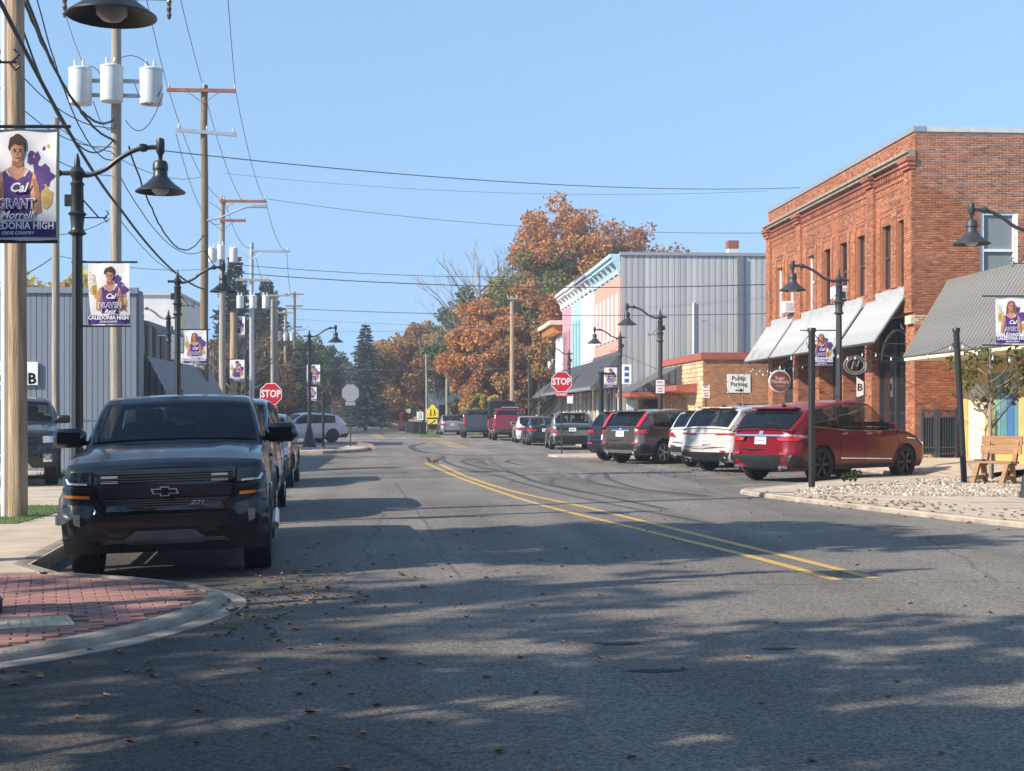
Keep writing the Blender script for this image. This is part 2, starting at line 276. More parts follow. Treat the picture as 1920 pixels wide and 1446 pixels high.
# ------------------------------------------------------------------ geometry helpers
class MB:
    def __init__(s): s.v = []; s.f = []
    def add(s, vs, fs):
        o = len(s.v); s.v += [tuple(v) for v in vs]; s.f += [tuple(i + o for i in f) for f in fs]; return s
    def box(s, c, d, rz=0.0, rx=0.0, ry=0.0):
        hx, hy, hz_ = d[0] / 2, d[1] / 2, d[2] / 2
        vs = [Vector((x, y, z)) for z in (-hz_, hz_) for y in (-hy, hy) for x in (-hx, hx)]
        if rz or rx or ry:
            R = Matrix.Rotation(rz, 3, 'Z') @ Matrix.Rotation(ry, 3, 'Y') @ Matrix.Rotation(rx, 3, 'X'); vs = [R @ v for v in vs]
        c = Vector(c)
        return s.add([v + c for v in vs], [(0, 2, 3, 1), (4, 5, 7, 6), (0, 1, 5, 4), (2, 6, 7, 3), (0, 4, 6, 2), (1, 3, 7, 5)])
    def bbox(s, a, b): return s.box([(a[i] + b[i]) / 2 for i in range(3)], [abs(b[i] - a[i]) for i in range(3)])
    def bevel(s, c, d, r=0.01):
        """box with chamfered vertical and horizontal edges (24 verts)"""
        h = [x / 2 for x in d]; vs = []; c = Vector(c)
        idx = {}
        for sx in (-1, 1):
            for sy in (-1, 1):
                for sz in (-1, 1):
                    for ax in range(3):
                        p = [sx * (h[0] - r), sy * (h[1] - r), sz * (h[2] - r)]
                        p[ax] = (sx, sy, sz)[ax] * h[ax]
                        idx[(sx, sy, sz, ax)] = len(vs); vs.append(Vector(p) + c)
        fs = []
        for ax in range(3):
            u, w_ = [(1, 2), (2, 0), (0, 1)][ax]
            for sg in (-1, 1):
                q = []
                for a_, b_ in ((-1, -1), (1, -1), (1, 1), (-1, 1)):
                    k = [0, 0, 0]; k[ax] = sg; k[u] = a_; k[w_] = b_; q.append(idx[(k[0], k[1], k[2], ax)])
                fs.append(tuple(q if sg > 0 else q[::-1]))
        for ax in range(3):
            u, w_ = [(1, 2), (2, 0), (0, 1)][ax]
            for a_ in (-1, 1):
                for b_ in (-1, 1):
                    k0 = [0, 0, 0]; k0[u] = a_; k0[w_] = b_; k1 = list(k0); k0[ax] = -1; k1[ax] = 1
                    q = [idx[(*k0, u)], idx[(*k1, u)], idx[(*k1, w_)], idx[(*k0, w_)]]
                    fs.append(tuple(q if a_ * b_ < 0 else q[::-1]))
        for sx in (-1, 1):
            for sy in (-1, 1):
                for sz in (-1, 1):
                    q = [idx[(sx, sy, sz, i)] for i in range(3)]
                    fs.append(tuple(q if sx * sy * sz > 0 else q[::-1]))
        return s.add(vs, fs)
    def prism(s, poly, ext):
        """poly: 3D outline, swept by ext"""
        n = len(poly); poly = [Vector(p) for p in poly]; e = Vector(ext)
        nrm = Vector((0, 0, 0))
        for i in range(n): nrm += poly[i].cross(poly[(i + 1) % n])
        if nrm.dot(e) > 0: poly = poly[::-1]
        vs = poly + [p + e for p in poly]
        fs = [tuple(range(n)), tuple(range(2 * n - 1, n - 1, -1))]
        fs += [(i, n + i, n + (i + 1) % n, (i + 1) % n)[::-1] for i in range(n)]
        fs = [f for f in fs]
        return s.add(vs, fs)
    def tube(s, path, r, n=8, cap=True):
        path = [Vector(p) for p in path]; rs = r if isinstance(r, (list, tuple)) else [r] * len(path)
        vs = []; fs = []; up = None
        for i, p in enumerate(path):
            t = (path[min(i + 1, len(path) - 1)] - path[max(i - 1, 0)])
            t = t.normalized() if t.length > 1e-9 else Vector((0, 0, 1))
            if up is None: up = t.orthogonal().normalized()
            else:
                up = (up - t * up.dot(t)); up = up.normalized() if up.length > 1e-6 else t.orthogonal().normalized()
            b = t.cross(up)
            for k in range(n):
                a = 2 * pi * k / n; vs.append(p + (up * cos(a) + b * sin(a)) * rs[i])
        for i in range(len(path) - 1):
            for k in range(n):
                a, b2 = i * n + k, i * n + (k + 1) % n; fs.append((a, b2, b2 + n, a + n))
        if cap: fs += [tuple(range(n - 1, -1, -1)), tuple((len(path) - 1) * n + k for k in range(n))]
        return s.add(vs, fs)
    def lathe(s, prof, n=16, c=(0, 0, 0), axis='Z', cap=True, flute=0.0, nf=0):
        vs = []; fs = []
        for r, h in prof:
            for k in range(n):
                a = 2 * pi * k / n
                rr = r * (1 + (flute * cos(nf * a) if nf else 0))
                x, y = rr * cos(a), rr * sin(a)
                p = (x, y, h) if axis == 'Z' else ((h, x, y) if axis == 'X' else (y, h, x))
                vs.append(Vector(p) + Vector(c))
        for i in range(len(prof) - 1):
            for k in range(n):
                a, b = i * n + k, i * n + (k + 1) % n; fs.append((a, b, b + n, a + n))
        if cap: fs += [tuple(range(n - 1, -1, -1)), tuple((len(prof) - 1) * n + k for k in range(n))]
        return s.add(vs, fs)
    def grid(s, pts):
        """pts[i][j] -> quads"""
        n, m = len(pts), len(pts[0])
        return s.add([p for row in pts for p in row], [(i * m + j, i * m + j + 1, (i + 1) * m + j + 1, (i + 1) * m + j) for i in range(n - 1) for j in range(m - 1)])
    def mesh(s, name, m, smooth_deg=None):
        me = bpy.data.meshes.new(name); me.from_pydata(s.v, [], s.f)
        me.materials.append(m)
        if smooth_deg:
            me.polygons.foreach_set('use_smooth', [True] * len(me.polygons)); me.set_sharp_from_angle(angle=radians(smooth_deg))
        me.update()
        return me
    def build(s, name, m, parent=None, smooth_deg=None, loc=None, kind=None):
        o = bpy.data.objects.new(name, s.mesh(name, m, smooth_deg)); COL.objects.link(o)
        if parent is not None: o.parent = parent
        if loc is not None: o.location = loc
        if kind: o['kind'] = kind
        return o
def empty(name, loc=(0, 0, 0), rz=0.0):
    o = bpy.data.objects.new(name, None); COL.objects.link(o); o.location = loc; o.rotation_euler = (0, 0, rz); o.empty_display_size = 0.2
    return o
def tag(o, label, cat, group=None):
    o['label'] = label; o['category'] = cat
    if group: o['group'] = group
    return o
def struct(o): o['kind'] = 'structure'; return o
def link(name, me, parent=None, loc=None, rot=None, sc=None):
    o = bpy.data.objects.new(name, me); COL.objects.link(o)
    if parent is not None: o.parent = parent
    if loc is not None: o.location = loc
    if rot is not None: o.rotation_euler = rot
    if sc is not None: o.scale = sc if isinstance(sc, (tuple, list)) else (sc, sc, sc)
    return o
def copy_tree(o, parent=None):
    c = o.copy(); COL.objects.link(c)
    c.parent = parent
    for ch in list(o.children): copy_tree(ch, c)
    return c
TXT = {}
def text(name, body, size, m, parent, loc, rot=(pi / 2, 0, 0), align='CENTER', xs=1.0, bold=0.0, shear=0.0, ext=0.001):
    key = (body, size, m.name, align, bold, shear, ext)
    if key not in TXT:
        cu = bpy.data.curves.new(name, 'FONT'); cu.body = body; cu.size = size; cu.align_x = align; cu.align_y = 'CENTER'
        cu.offset = bold; cu.shear = shear; cu.extrude = ext; cu.resolution_u = 2
        tmp = bpy.data.objects.new('tmp_text', cu)
        me = bpy.data.meshes.new_from_object(tmp); me.materials.clear(); me.materials.append(m)
        bpy.data.objects.remove(tmp); bpy.data.curves.remove(cu); TXT[key] = me
    o = bpy.data.objects.new(name, TXT[key]); COL.objects.link(o); o.parent = parent; o.location = loc; o.rotation_euler = rot; o.scale = (xs, 1, 1)
    return o
def decal(name, poly, fn, m, parent, th=0.008, cuts=2, smooth_deg=40):
    """a 2D outline laid on a curved face: fn(u, v, off) -> point lifted off the face by off"""
    bm = bmesh.new()
    vs = [bm.verts.new((p[0], p[1], 0)) for p in poly]
    for tri in tessellate_polygon([[Vector((p[0], p[1], 0)) for p in poly]]):
        try: bm.faces.new([vs[i] for i in tri])
        except ValueError: pass
    for _ in range(cuts):
        es = [e for e in bm.edges if e.calc_length() > 0.07]
        if not es: break
        bmesh.ops.subdivide_edges(bm, edges=es, cuts=1)
    bmesh.ops.triangulate(bm, faces=bm.faces[:])
    bmesh.ops.recalc_face_normals(bm, faces=bm.faces[:])
    bm.verts.index_update()
    n = len(bm.verts); top = [fn(v.co.x, v.co.y, th) for v in bm.verts]; bot = [fn(v.co.x, v.co.y, -0.01) for v in bm.verts]
    fs = []
    for f in bm.faces: fs.append(tuple(v.index for v in f.verts))
    for e in bm.edges:
        if len(e.link_faces) == 1:
            a, b = e.verts[0].index, e.verts[1].index; fs.append((a, b, b + n, a + n))
    bm.free()
    mb = MB(); mb.add(top + bot, fs)
    me = mb.mesh(name, m, smooth_deg)
    b2 = bmesh.new(); b2.from_mesh(me); bmesh.ops.recalc_face_normals(b2, faces=b2.faces[:]); b2.to_mesh(me); b2.free()
    return link(name, me, parent)
def recalc(o):
    b = bmesh.new(); b.from_mesh(o.data); bmesh.ops.recalc_face_normals(b, faces=b.faces[:]); b.to_mesh(o.data); b.free()
    return o
# ================================================================== GROUND, ROAD, PAVEMENTS
def rz_(x, y):
    """road surface height: flat, falling to the gutter on the parking side"""
    if x < -1.2 and y > 9.5: return -0.03 * min(2.6, -1.2 - x) * smooth((y - 9.5) / 4.0) * (1 - smooth((y - 50) / 8))
    return 0.0
def flat_sheet(name, poly, z, m, parent=None):
    o = MB().add([(p[0], p[1], z) for p in poly], [tuple(range(len(poly)))]).build(name, m, parent)
    return o
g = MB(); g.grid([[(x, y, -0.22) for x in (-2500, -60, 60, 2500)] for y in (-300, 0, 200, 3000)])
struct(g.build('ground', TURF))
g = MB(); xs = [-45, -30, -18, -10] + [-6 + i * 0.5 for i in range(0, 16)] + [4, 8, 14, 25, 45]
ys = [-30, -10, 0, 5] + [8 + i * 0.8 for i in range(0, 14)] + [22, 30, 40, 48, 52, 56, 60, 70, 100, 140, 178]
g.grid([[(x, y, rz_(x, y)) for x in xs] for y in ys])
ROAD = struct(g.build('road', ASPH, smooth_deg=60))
def offset_line(pts, d):
    out = []
    for i, p in enumerate(pts):
        a = pts[max(i - 1, 0)]; b = pts[min(i + 1, len(pts) - 1)]
        tx, ty = b[0] - a[0], b[1] - a[1]; l = sqrt(tx * tx + ty * ty) or 1
        out.append((p[0] - ty / l * d, p[1] + tx / l * d))
    return out
def slab(name, poly, z, m, th=0.3):
    mb = MB(); n = len(poly)
    mb.prism([(p[0], p[1], z - th) for p in poly], (0, 0, th))
    return struct(recalc(mb.build(name, m)))
def kerb(pts, zt, side=1.0, wd=0.17, name='kerb', m=None):
    """concrete kerb swept along pts; inner side is to the left of travel when side=1"""
    fine = []
    for a, b in zip(pts, pts[1:]):
        k = max(1, int(sqrt((a[0] - b[0]) ** 2 + (a[1] - b[1]) ** 2) / 0.5))
        fine += [(lerp(a[0], b[0], i / k), lerp(a[1], b[1], i / k)) for i in range(k)]
    fine.append(pts[-1])
    rnd = random.Random(len(pts) * 7 + int(zt * 100))
    prof = [(-0.035, -0.3), (-0.02, zt - 0.05), (-0.004, zt - 0.018), (0.03, zt + 0.004), (wd, zt + 0.006), (wd, zt - 0.1)]
    rows = []
    lines = [offset_line(fine, side * p[0]) for p in prof]
    for i in range(len(fine)):
        j = rnd.uniform(-0.004, 0.004)
        rows.append([(lines[k][i][0] + j, lines[k][i][1] + j, prof[k][1] if 0 < k < 5 else -0.25) for k in range(len(prof))])
    mb = MB(); mb.grid(rows)
    return struct(mb.build(name, m or KERB, smooth_deg=35))
def catmull(pts, k=6):
    out = []
    for i in range(len(pts) - 1):
        p0, p1, p2, p3 = pts[max(i - 1, 0)], pts[i], pts[i + 1], pts[min(i + 2, len(pts) - 1)]
        for j in range(k):
            t = j / k
            out.append(tuple(0.5 * ((2 * p1[a]) + (-p0[a] + p2[a]) * t + (2 * p0[a] - 5 * p1[a] + 4 * p2[a] - p3[a]) * t * t + (-p0[a] + 3 * p1[a] - 3 * p2[a] + p3[a]) * t ** 3) for a in range(len(p1))))
    out.append(tuple(pts[-1])); return out
def strip(name, pts, wd, z, m, parent=None, k=6):
    c = catmull(pts, k); l, r = offset_line(c, wd / 2), offset_line(c, -wd / 2)
    mb = MB(); mb.grid([[(a[0], a[1], z + rz_(a[0], a[1])), (b[0], b[1], z + rz_(b[0], b[1]))] for a, b in zip(l, r)])
    return mb.build(name, m, parent)
def inside(poly, x, y):
    c = False; j = len(poly) - 1
    for i in range(len(poly)):
        xi, yi = poly[i][:2]; xj, yj = poly[j][:2]
        if (yi > y) != (yj > y) and x < (xj - xi) * (y - yi) / (yj - yi) + xi: c = not c
        j = i
    return c
# --- near left corner: brick paved, kerb and gutter
ZA = 0.07; ZR = 0.08
edgeA1 = catmull([(-14, 6.9), (-9, 7.3), (-5.2, 8.15), (-3.6, 8.85), (-2.65, 9.55), (-2.1, 10.35), (-1.76, 11.2), (-1.60, 12.0), (-1.62, 12.6), (-1.95, 13.25), (-2.6, 13.85), (-3.45, 14.35)], 4)
A1 = edgeA1 + [(-14, 14.35)]
slab('pavement_left_corner', A1, ZA - 0.014, mat('joint_sand', (0.16, 0.11, 0.08), 0.95, var=0.3, scale=8))
kerb(edgeA1, ZA, 1.0, .12)
edgeA2 = [(-3.45, 14.36), (-3.9, 15.1), (-4.05, 17), (-4.35, 22), (-4.7, 32), (-4.8, 47.5), (-5.2, 49), (-6, 49.8), (-7, 50), (-40, 50)]
slab('pavement_left', edgeA2 + [(-40, 14.36)], ZA, CONC)
kerb(edgeA2, ZA, 1.0)
gut = offset_line(edgeA1, -0.20)
mb = MB(); mb.grid([[(a[0], a[1], 0.012), (lerp(a[0], b[0], .97), lerp(a[1], b[1], .97), 0.006), (b[0], b[1], -0.05)] for a, b in zip(edgeA1[4:40], gut[4:40])])
struct(mb.build('gutter', KERB, smooth_deg=60))
# tactile plate at the dropped kerb, then the pavers around it
def local_rect(cx, cy, ang, hw, hd): return [(cx + cos(ang) * u - sin(ang) * v, cy + sin(ang) * u + cos(ang) * v) for u, v in ((-hw, -hd), (hw, -hd), (hw, hd), (-hw, hd))]
plate = [(-3.55, 10.35), (-2.45, 10.75), (-2.62, 11.25), (-3.7, 10.9)]
PL = MB(); PL.prism([(p[0], p[1], ZA - 0.03) for p in plate], (0, 0, 0.034))
tp = recalc(PL.build('tactile_plate', mat('tactile_concrete', (0.50, 0.40, 0.27), 0.9, var=0.2, scale=7, bump=0.4)))
tag(tp, 'sand coloured tactile paving plate set into the brick corner', 'paving plate')
mb = MB()
for i in range(14):
    for j in range(6):
        u, v = (i + .5) / 14, (j + .5) / 6
        a = [lerp(plate[0][k], plate[1][k], u) for k in (0, 1)]; b = [lerp(plate[3][k], plate[2][k], u) for k in (0, 1)]
        mb.lathe([(0.018, ZA + 0.003), (0.012, ZA + 0.012)], 6, (lerp(a[0], b[0], v), lerp(a[1], b[1], v), 0))
mb.build('dome', MATS['tactile_concrete'], tp, kind='stuff')
inner = offset_line(edgeA1, 0.14) + [(-14, 14.3)]
pav = []
ang = radians(14)
for r in range(-45, 60):
    for c in range(-40, 22):
        u = c * 0.212 + (0.106 if r % 2 else 0); v = r * 0.108
        x = -3.0 + cos(ang) * u - sin(ang) * v; y = 11.6 + sin(ang) * u + cos(ang) * v
        if x < -6.2 or y > 14.3: continue
        cs = local_rect(x, y, ang, 0.101, 0.049)
        if all(inside(inner, p[0], p[1]) for p in cs) and not any(inside(plate, p[0], p[1]) for p in cs + [(x, y)]): pav.append((x, y))
pav.sort(key=lambda p: p[0] ** 2 + p[1] ** 2 if p[0] > -0.36 * p[1] + 0.4 else 1e4)
PC = bpy.data.objects['pavement_left_corner']
pm = MB().bevel((0, 0, 0), (0.200, 0.0965, 0.05), 0.005).mesh('brick', PAVER)
rnd = random.Random(3)
rest = MB()
for i, (x, y) in enumerate(pav):
    z = ZA - 0.022 + rnd.uniform(-0.0025, 0.0025)
    if i < 300: link('brick', pm, PC, (x, y, z), (rnd.uniform(-.012, .012), rnd.uniform(-.012, .012), ang + rnd.uniform(-.015, .015)))
    else: rest.box((x, y, z), (0.200, 0.0965, 0.05), ang + rnd.uniform(-.015, .015))
if rest.v: rest.build('brick', PAVER, PC, kind='stuff')
# --- far left corner with its rock bed, and the block beyond
edgeB = catmull([(-30, 57.4), (-6, 57.4), (-3.4, 58.2), (-2.2, 60), (-1.85, 63), (-1.95, 66), (-2.6, 67.2), (-4.2, 67.8), (-9, 68)], 3)
slab('pavement_far_left_corner', edgeB + [(-30, 68)], 0.12, CONC); kerb(edgeB, 0.12)
edgeB2 = [(-9, 68.1), (-9.2, 87), (-7.2, 91), (-7.6, 130), (-9.5, 150), (-13, 176)]
slab('pavement_far_left', edgeB2 + [(-40, 176), (-40, 68.1)], 0.12, CONC); kerb(edgeB2, 0.12)
# --- right: corner, angled parking bay, corner
edgeC = catmull([(40, 13.2), (18, 14.6), (12, 16.6), (9.6, 18.3), (8.55, 20), (7.75, 23), (7.0, 26.2), (6.66, 28.0), (6.72, 28.9), (7.3, 29.7)], 4) + [(12.2, 35.8), (12.6, 37), (12.6, 49.4), (12.0, 50.3)] + catmull([(11.6, 50.5), (6.2, 52.2), (5.3, 52.9), (5.15, 53.7), (5.7, 54.6), (8.5, 55.8), (14, 56.1), (40, 56.1)], 3)
slab('pavement_right', edgeC[::-1], ZR, CONC); kerb(edgeC, ZR, -1.0)
mb = MB(); rows = []
for y in (33, 38, 44, 50, 55.9): rows.append([(12.78, y, ZR + .005), (14.0, y, 0.27), (14.85, y, 0.325), (40, y, 0.325)])
mb.grid(rows); struct(mb.build('pavement_right_slope', CONC))
mb = MB()
for y in (19.4, 21, 22.6, 24.2): mb.bbox((9.6, y, ZR + .0015), (20, y + 0.015, ZR + .0045))
struct(mb.build('pavement_joint', mat('joint_dark', (0.14, 0.12, 0.10), 0.95)))
edgeD = [(40, 61), (10, 61.2), (8.7, 62.2), (8.3, 64), (8.2, 95), (9, 97), (40, 97)]
slab('pavement_far_right', edgeD, 0.15, CONC); kerb(edgeD, 0.15, -1.0)
slab('lawn_far_right', [(40, 99), (8.6, 99), (5.4, 103), (5.2, 126), (1.2, 129), (-0.6, 140), (-1.8, 155), (-5, 176), (40, 176)], 0.12, TURF)
slab('verge_far_right', [(2.0, 97.5), (0.6, 98), (0.2, 104), (-0.1, 120), (0.0, 128.5), (1.1, 128.5), (1.7, 118), (1.9, 104)], 0.12, TURF)
slab('lawn_left', [(-40, 20.6), (-5.5, 20.6), (-5.5, 24.6), (-40, 24.6)], ZA + 0.01, TURF, 0.08)
slab('lawn_left_by_wall', [(-9.2, 34.5), (-5.6, 34.5), (-5.6, 45), (-9.2, 45)], ZA + 0.01, TURF, 0.08)
# --- paint
dbl = [[(797, 868), (842, 888), (880, 903), (1000, 943), (1200, 993), (1400, 1042), (1570, 1088)], [(826, 871), (873, 893), (960, 921), (1100, 952), (1300, 1001), (1500, 1050), (1640, 1085)]]
for l in dbl: struct(strip('road_line', [tuple(gp(*p))[:2] for p in l], 0.13, 0.004, YELLOW, None))
for l in ([(862, 841), (828, 830), (797, 822)], [(875, 840), (840, 829), (807, 821)], [(711, 822), (700, 815), (690, 808)], [(719, 821), (707, 814), (696, 807)]):
    struct(strip('road_line', [tuple(gp(*p))[:2] for p in l], 0.13, 0.004, YELLOW))
for y in (19.2, 26.6, 34.2, 41.5): struct(strip('parking_line', [(-2.2 - y * .012, y), (-1.55 - y * .012, y + .02)], 0.10, 0.005, WLINE))
for i in range(6):
    y0 = 31.7 + i * 3.42
    struct(strip('parking_line', [(7.15 - i * .22, y0), (12.3, y0 + 3.55 + i * .1)], 0.10, 0.004, WLINE, k=2))
TYRE = mat('tyre_mark', (0.055, 0.055, 0.058), 0.8, var=0.35, scale=2.0)
for l, wd in (([(800, 830), (772, 837), (790, 847), (850, 853)], .35), ([(895, 860), (867, 865), (895, 875), (960, 887), (1010, 905), (1130, 930), (1250, 955)], .16), ([(1135, 887), (1145, 900), (1205, 917), (1330, 930)], .14), ([(960, 862), (950, 866), (975, 872)], .16)):
    struct(strip('tyre_mark', [tuple(gp(*p))[:2] for p in l], wd, 0.003, TYRE, None, 8))
SEAL = mat('tar_seal', (0.10, 0.094, 0.088), 0.8, var=0.3, scale=5)
for l, wd in (([(742, 905), (770, 940), (806, 995), (835, 1040), (862, 1082)], .035), ([(560, 880), (640, 884), (760, 880), (900, 886)], .05)):
    struct(strip('crack_seal', [(q.x + random.uniform(-.05, .05), q.y) for q in [gp(*p) for p in l]], wd, 0.0035, SEAL, None, 10))
PATCH = mat('pothole_rim', (0.035, 0.034, 0.033), 0.95, var=0.3, scale=14)
for (px, py, rx, ry) in ((1160, 1207, .17, .07), (1238, 1258, .19, .05), (1460, 1217, .12, .05)):
    c = gp(px, py); r = random.Random(px)
    flat_sheet('pothole', [(c.x + cos(a) * rx * r.uniform(.7, 1.2), c.y + sin(a) * ry * r.uniform(.7, 1.3)) for a in [2 * pi * k / 14 for k in range(14)]], 0.004, PATCH, None)['kind'] = 'structure'
# --- rock beds
def stones(name, poly, n, zb, seed, r0=0.016, r1=0.04):
    rnd = random.Random(seed); mb = MB(); xs_ = [p[0] for p in poly]; ys_ = [p[1] for p in poly]; k = 0
    while k < n:
        x, y = rnd.uniform(min(xs_), max(xs_)), rnd.uniform(min(ys_), max(ys_))
        if not inside(poly, x, y): continue
        k += 1; r = rnd.uniform(r0, r1) * (1.6 if rnd.random() < .07 else 1.0); a = rnd.uniform(0, 6.28); s = rnd.uniform(.7, 1.3)
        vs = []
        for t in range(5):
            b = a + t * 2 * pi / 5 + rnd.uniform(-.2, .2); vs.append((x + cos(b) * r * s, y + sin(b) * r / s, zb + r * rnd.uniform(.0, .25)))
        for t in range(5):
            b = a + t * 2 * pi / 5 + rnd.uniform(-.2, .2) + .5; q = rnd.uniform(.45, .7); vs.append((x + cos(b) * r * s * q, y + sin(b) * r / s * q, zb + r * rnd.uniform(.7, 1.0)))
        mb.add(vs, [(t, (t + 1) % 5, 5 + t) for t in range(5)] + [((t + 1) % 5, 5 + (t + 1) % 5, 5 + t) for t in range(5)] + [(5, 6, 7, 8, 9)])
    o = mb.build(name, mat('pale_rock', (0.37, 0.305, 0.24), 0.85, var=0.25, scale=9, island=0.45)); o['kind'] = 'stuff'
    return o
bed = [(7.35, 27.2), (9.2, 26.2), (12.5, 25.7), (17, 26), (17, 32.6), (13, 33.4), (11.6, 32.6), (8.9, 29.6), (7.7, 28.3)]
slab('gravel_bed_base', bed, ZR + .008, mat('pale_gravel', (0.42, 0.36, 0.29), 0.95, var=0.4, scale=14, bump=.8), 0.05)
tag(stones('gravel', bed, 10500, ZR + .005, 11), 'pale rounded stones filling the bed beside the bench', 'gravel')
bed2 = [(-6.0, 58.6), (-3.4, 59.2), (-2.6, 61), (-2.6, 63), (-6.0, 64)]
tag(stones('gravel', bed2, 900, 0.125, 12), 'pale stones round the far street lamp base', 'gravel')
# --- fallen leaves
rnd = random.Random(21)
def leaf_scatter(name, spots, label):
    mb = MB()
    for x, y, z, s in spots:
        a = rnd.uniform(0, 6.28); k = 5 + rnd.randint(0, 3); tilt = rnd.uniform(-.5, .5); vs = []
        for t in range(k):
            b = a + 2 * pi * t / k; q = s * (1.0 if t % 2 == 0 else 0.55) * rnd.uniform(.7, 1.1)
            vs.append((x + cos(b) * q, y + sin(b) * q, z + 0.006 + abs(sin(b + tilt)) * q * 0.5))
        mb.add(vs + [(x, y, z + 0.004)], [(t, (t + 1) % k, k) for t in range(k)])
    o = mb.build(name, mat('fallen_leaf', (0.24, 0.12, 0.05), 0.85, var=0.3, scale=3, island=0.6)); o['kind'] = 'stuff'
    return tag(o, label, 'leaves')
sp = []
for _ in range(150):
    x, y = rnd.gauss(-0.9, 1.0), rnd.uniform(4.5, 15.5)
    sp.append((x, y, max(0.0, rz_(x, y)), rnd.uniform(.015, .05)))
for _ in range(110): sp.append((rnd.gauss(-1.2, .4), rnd.gauss(12.9, 1.2), 0.012, rnd.uniform(.015, .05)))
for _ in range(170): sp.append((rnd.uniform(-3, 6), rnd.uniform(4, 24), 0.0, rnd.uniform(.012, .04)))
sp = [p for p in sp if not inside(A1, p[0], p[1])]
leaf_scatter('fallen_leaves', sp, 'brown fallen leaves scattered over the near road and gutter')
sp = []
for _ in range(260):
    t = rnd.random(); x = lerp(7.2, 10.5, t) + rnd.gauss(0, .5); y = lerp(26.5, 17.5, t) + rnd.gauss(0, .5)
    sp.append((x, y, ZR + .004 if inside(edgeC, x, y) else 0.0, rnd.uniform(.025, .06)))
for _ in range(160): sp.append((rnd.uniform(6.0, 9.5), rnd.uniform(36, 50), 0.0, rnd.uniform(.025, .06)))
leaf_scatter('fallen_leaves', sp, 'dry leaves along the pavement edge and parking bay')
def tufts(name, poly, n, zb, h, label, m, seed=1):
    rnd = random.Random(seed); mb = MB(); xs_ = [p[0] for p in poly]; ys_ = [p[1] for p in poly]; k = 0
    while k < n:
        x, y = rnd.uniform(min(xs_), max(xs_)), rnd.uniform(min(ys_), max(ys_))
        if not inside(poly, x, y): continue
        k += 1; a = rnd.uniform(0, 6.28); l = h * rnd.uniform(.5, 1.2); bx, by = cos(a) * l * .5, sin(a) * l * .5; wx, wy = -sin(a) * .006 - .002, cos(a) * .006
        mb.add([(x - wx, y - wy, zb), (x + wx, y + wy, zb), (x + bx, y + by, zb + l)], [(0, 1, 2)])
    o = mb.build(name, m); o['kind'] = 'stuff'; return tag(o, label, 'grass')
GRASS = leafmat('grass_blades', [(0.05, 0.10, 0.015), (0.09, 0.17, 0.03), (0.16, 0.22, 0.05)], 0.3)
tufts('grass', [(-10, 20.7), (-5.4, 20.7), (-5.4, 24.5), (-10, 24.5)], 5000, ZA, .06, 'short green grass round the near utility pole', GRASS, 5)
tufts('grass', [(-9.2, 34.6), (-5.7, 34.6), (-5.7, 45), (-9.2, 45)], 7000, ZA, .13, 'sunlit green grass strip below the blue grey wall', GRASS, 6)
tufts('grass', [(-1.45, 10.9), (-1.1, 10.9), (-1.05, 11.6), (-1.4, 11.6)], 90, 0, .045, 'dry weeds growing in the gutter joint', leafmat('dry_weeds', [(0.12, 0.11, 0.03), (0.24, 0.2, 0.07), (0.3, 0.26, 0.12)]), 7)
# ================================================================== VEHICLES
class Car:
    """body surfaces as functions of position along the car (y forward) and height"""
    def __init__(s, **k):
        s.__dict__.update(k)
        s.yF, s.yR = s.L / 2, -s.L / 2
        s.af = s.yF - s.fo; s.ar = s.af - s.wb; s.hw = s.W / 2
        s.arch = s.wr + s.gap
    def top(s, y): return pwl(s.deck, y)
    def roof(s, y): return pwl(s.cab, y)
    def corner(s, x):
        r = s.cr; e = abs(x) / (1 - s.taper) - (s.hw - r)
        return 0.0 if e <= 0 else r * s.ck - s.ck * sqrt(max(0.0, r * r - min(e, r) ** 2))
    def plan(s, y):
        d = min(s.yF - y, y - s.yR); r = s.cr * s.ck
        taper = 1.0 - s.taper * smooth((abs(y) - s.L * .22) / (s.L * .28))
        if d >= r: return s.hw * taper
        q = max(0.0, (r - d) / s.ck)
        return (s.hw - s.cr + sqrt(max(0.0, s.cr ** 2 - q * q))) * taper
    def flank(s, y, z):
        zt = s.top(y); t = max(0.0, min(1.0, (z - s.sill) / max(.1, zt - s.sill)))
        f = pwl(s.prof, t)
        return s.plan(y) * f
    def shift(s, y, z):
        if y > 0: return -smooth((y - (s.yF - .75)) / .75) * pwl(s.fp, z)
        return smooth(((s.yR + .75) - y) / .75) * pwl(s.rp, z)
    def rear(s, x, z, off=0.0): return Vector((x, s.yR + pwl(s.rp, z) + s.corner(x / max(.6, pwl(s.prof, .5))) - off, z))
    def front(s, x, z, off=0.0): return Vector((x, s.yF - pwl(s.fp, z) - s.corner(x) + off, z))
    def side(s, sg):
        def fn(y, z, off=0.0): return Vector((sg * (s.flank(y, z) + off), y + s.shift(y, z), z))
        return fn
    def cabx(s, y, z):
        zb = s.belt(y); zr = s.zroof
        t = max(0.0, min(1.05, (z - zb) / (zr - zb)))
        e = 1.0 - s.ctaper * smooth(max((y - s.hy) / max(.1, s.cy - s.hy), (s.ry - y) / max(.1, s.ry - s.gy)))
        return lerp(s.cbw, s.crw, t ** 1.25) * s.hw * e
    def belt(s, y): return min(s.top(y), s.beltz)
    def cside(s, sg):
        def fn(y, z, off=0.0): return Vector((sg * (s.cabx(y, z) + off), y, z))
        return fn
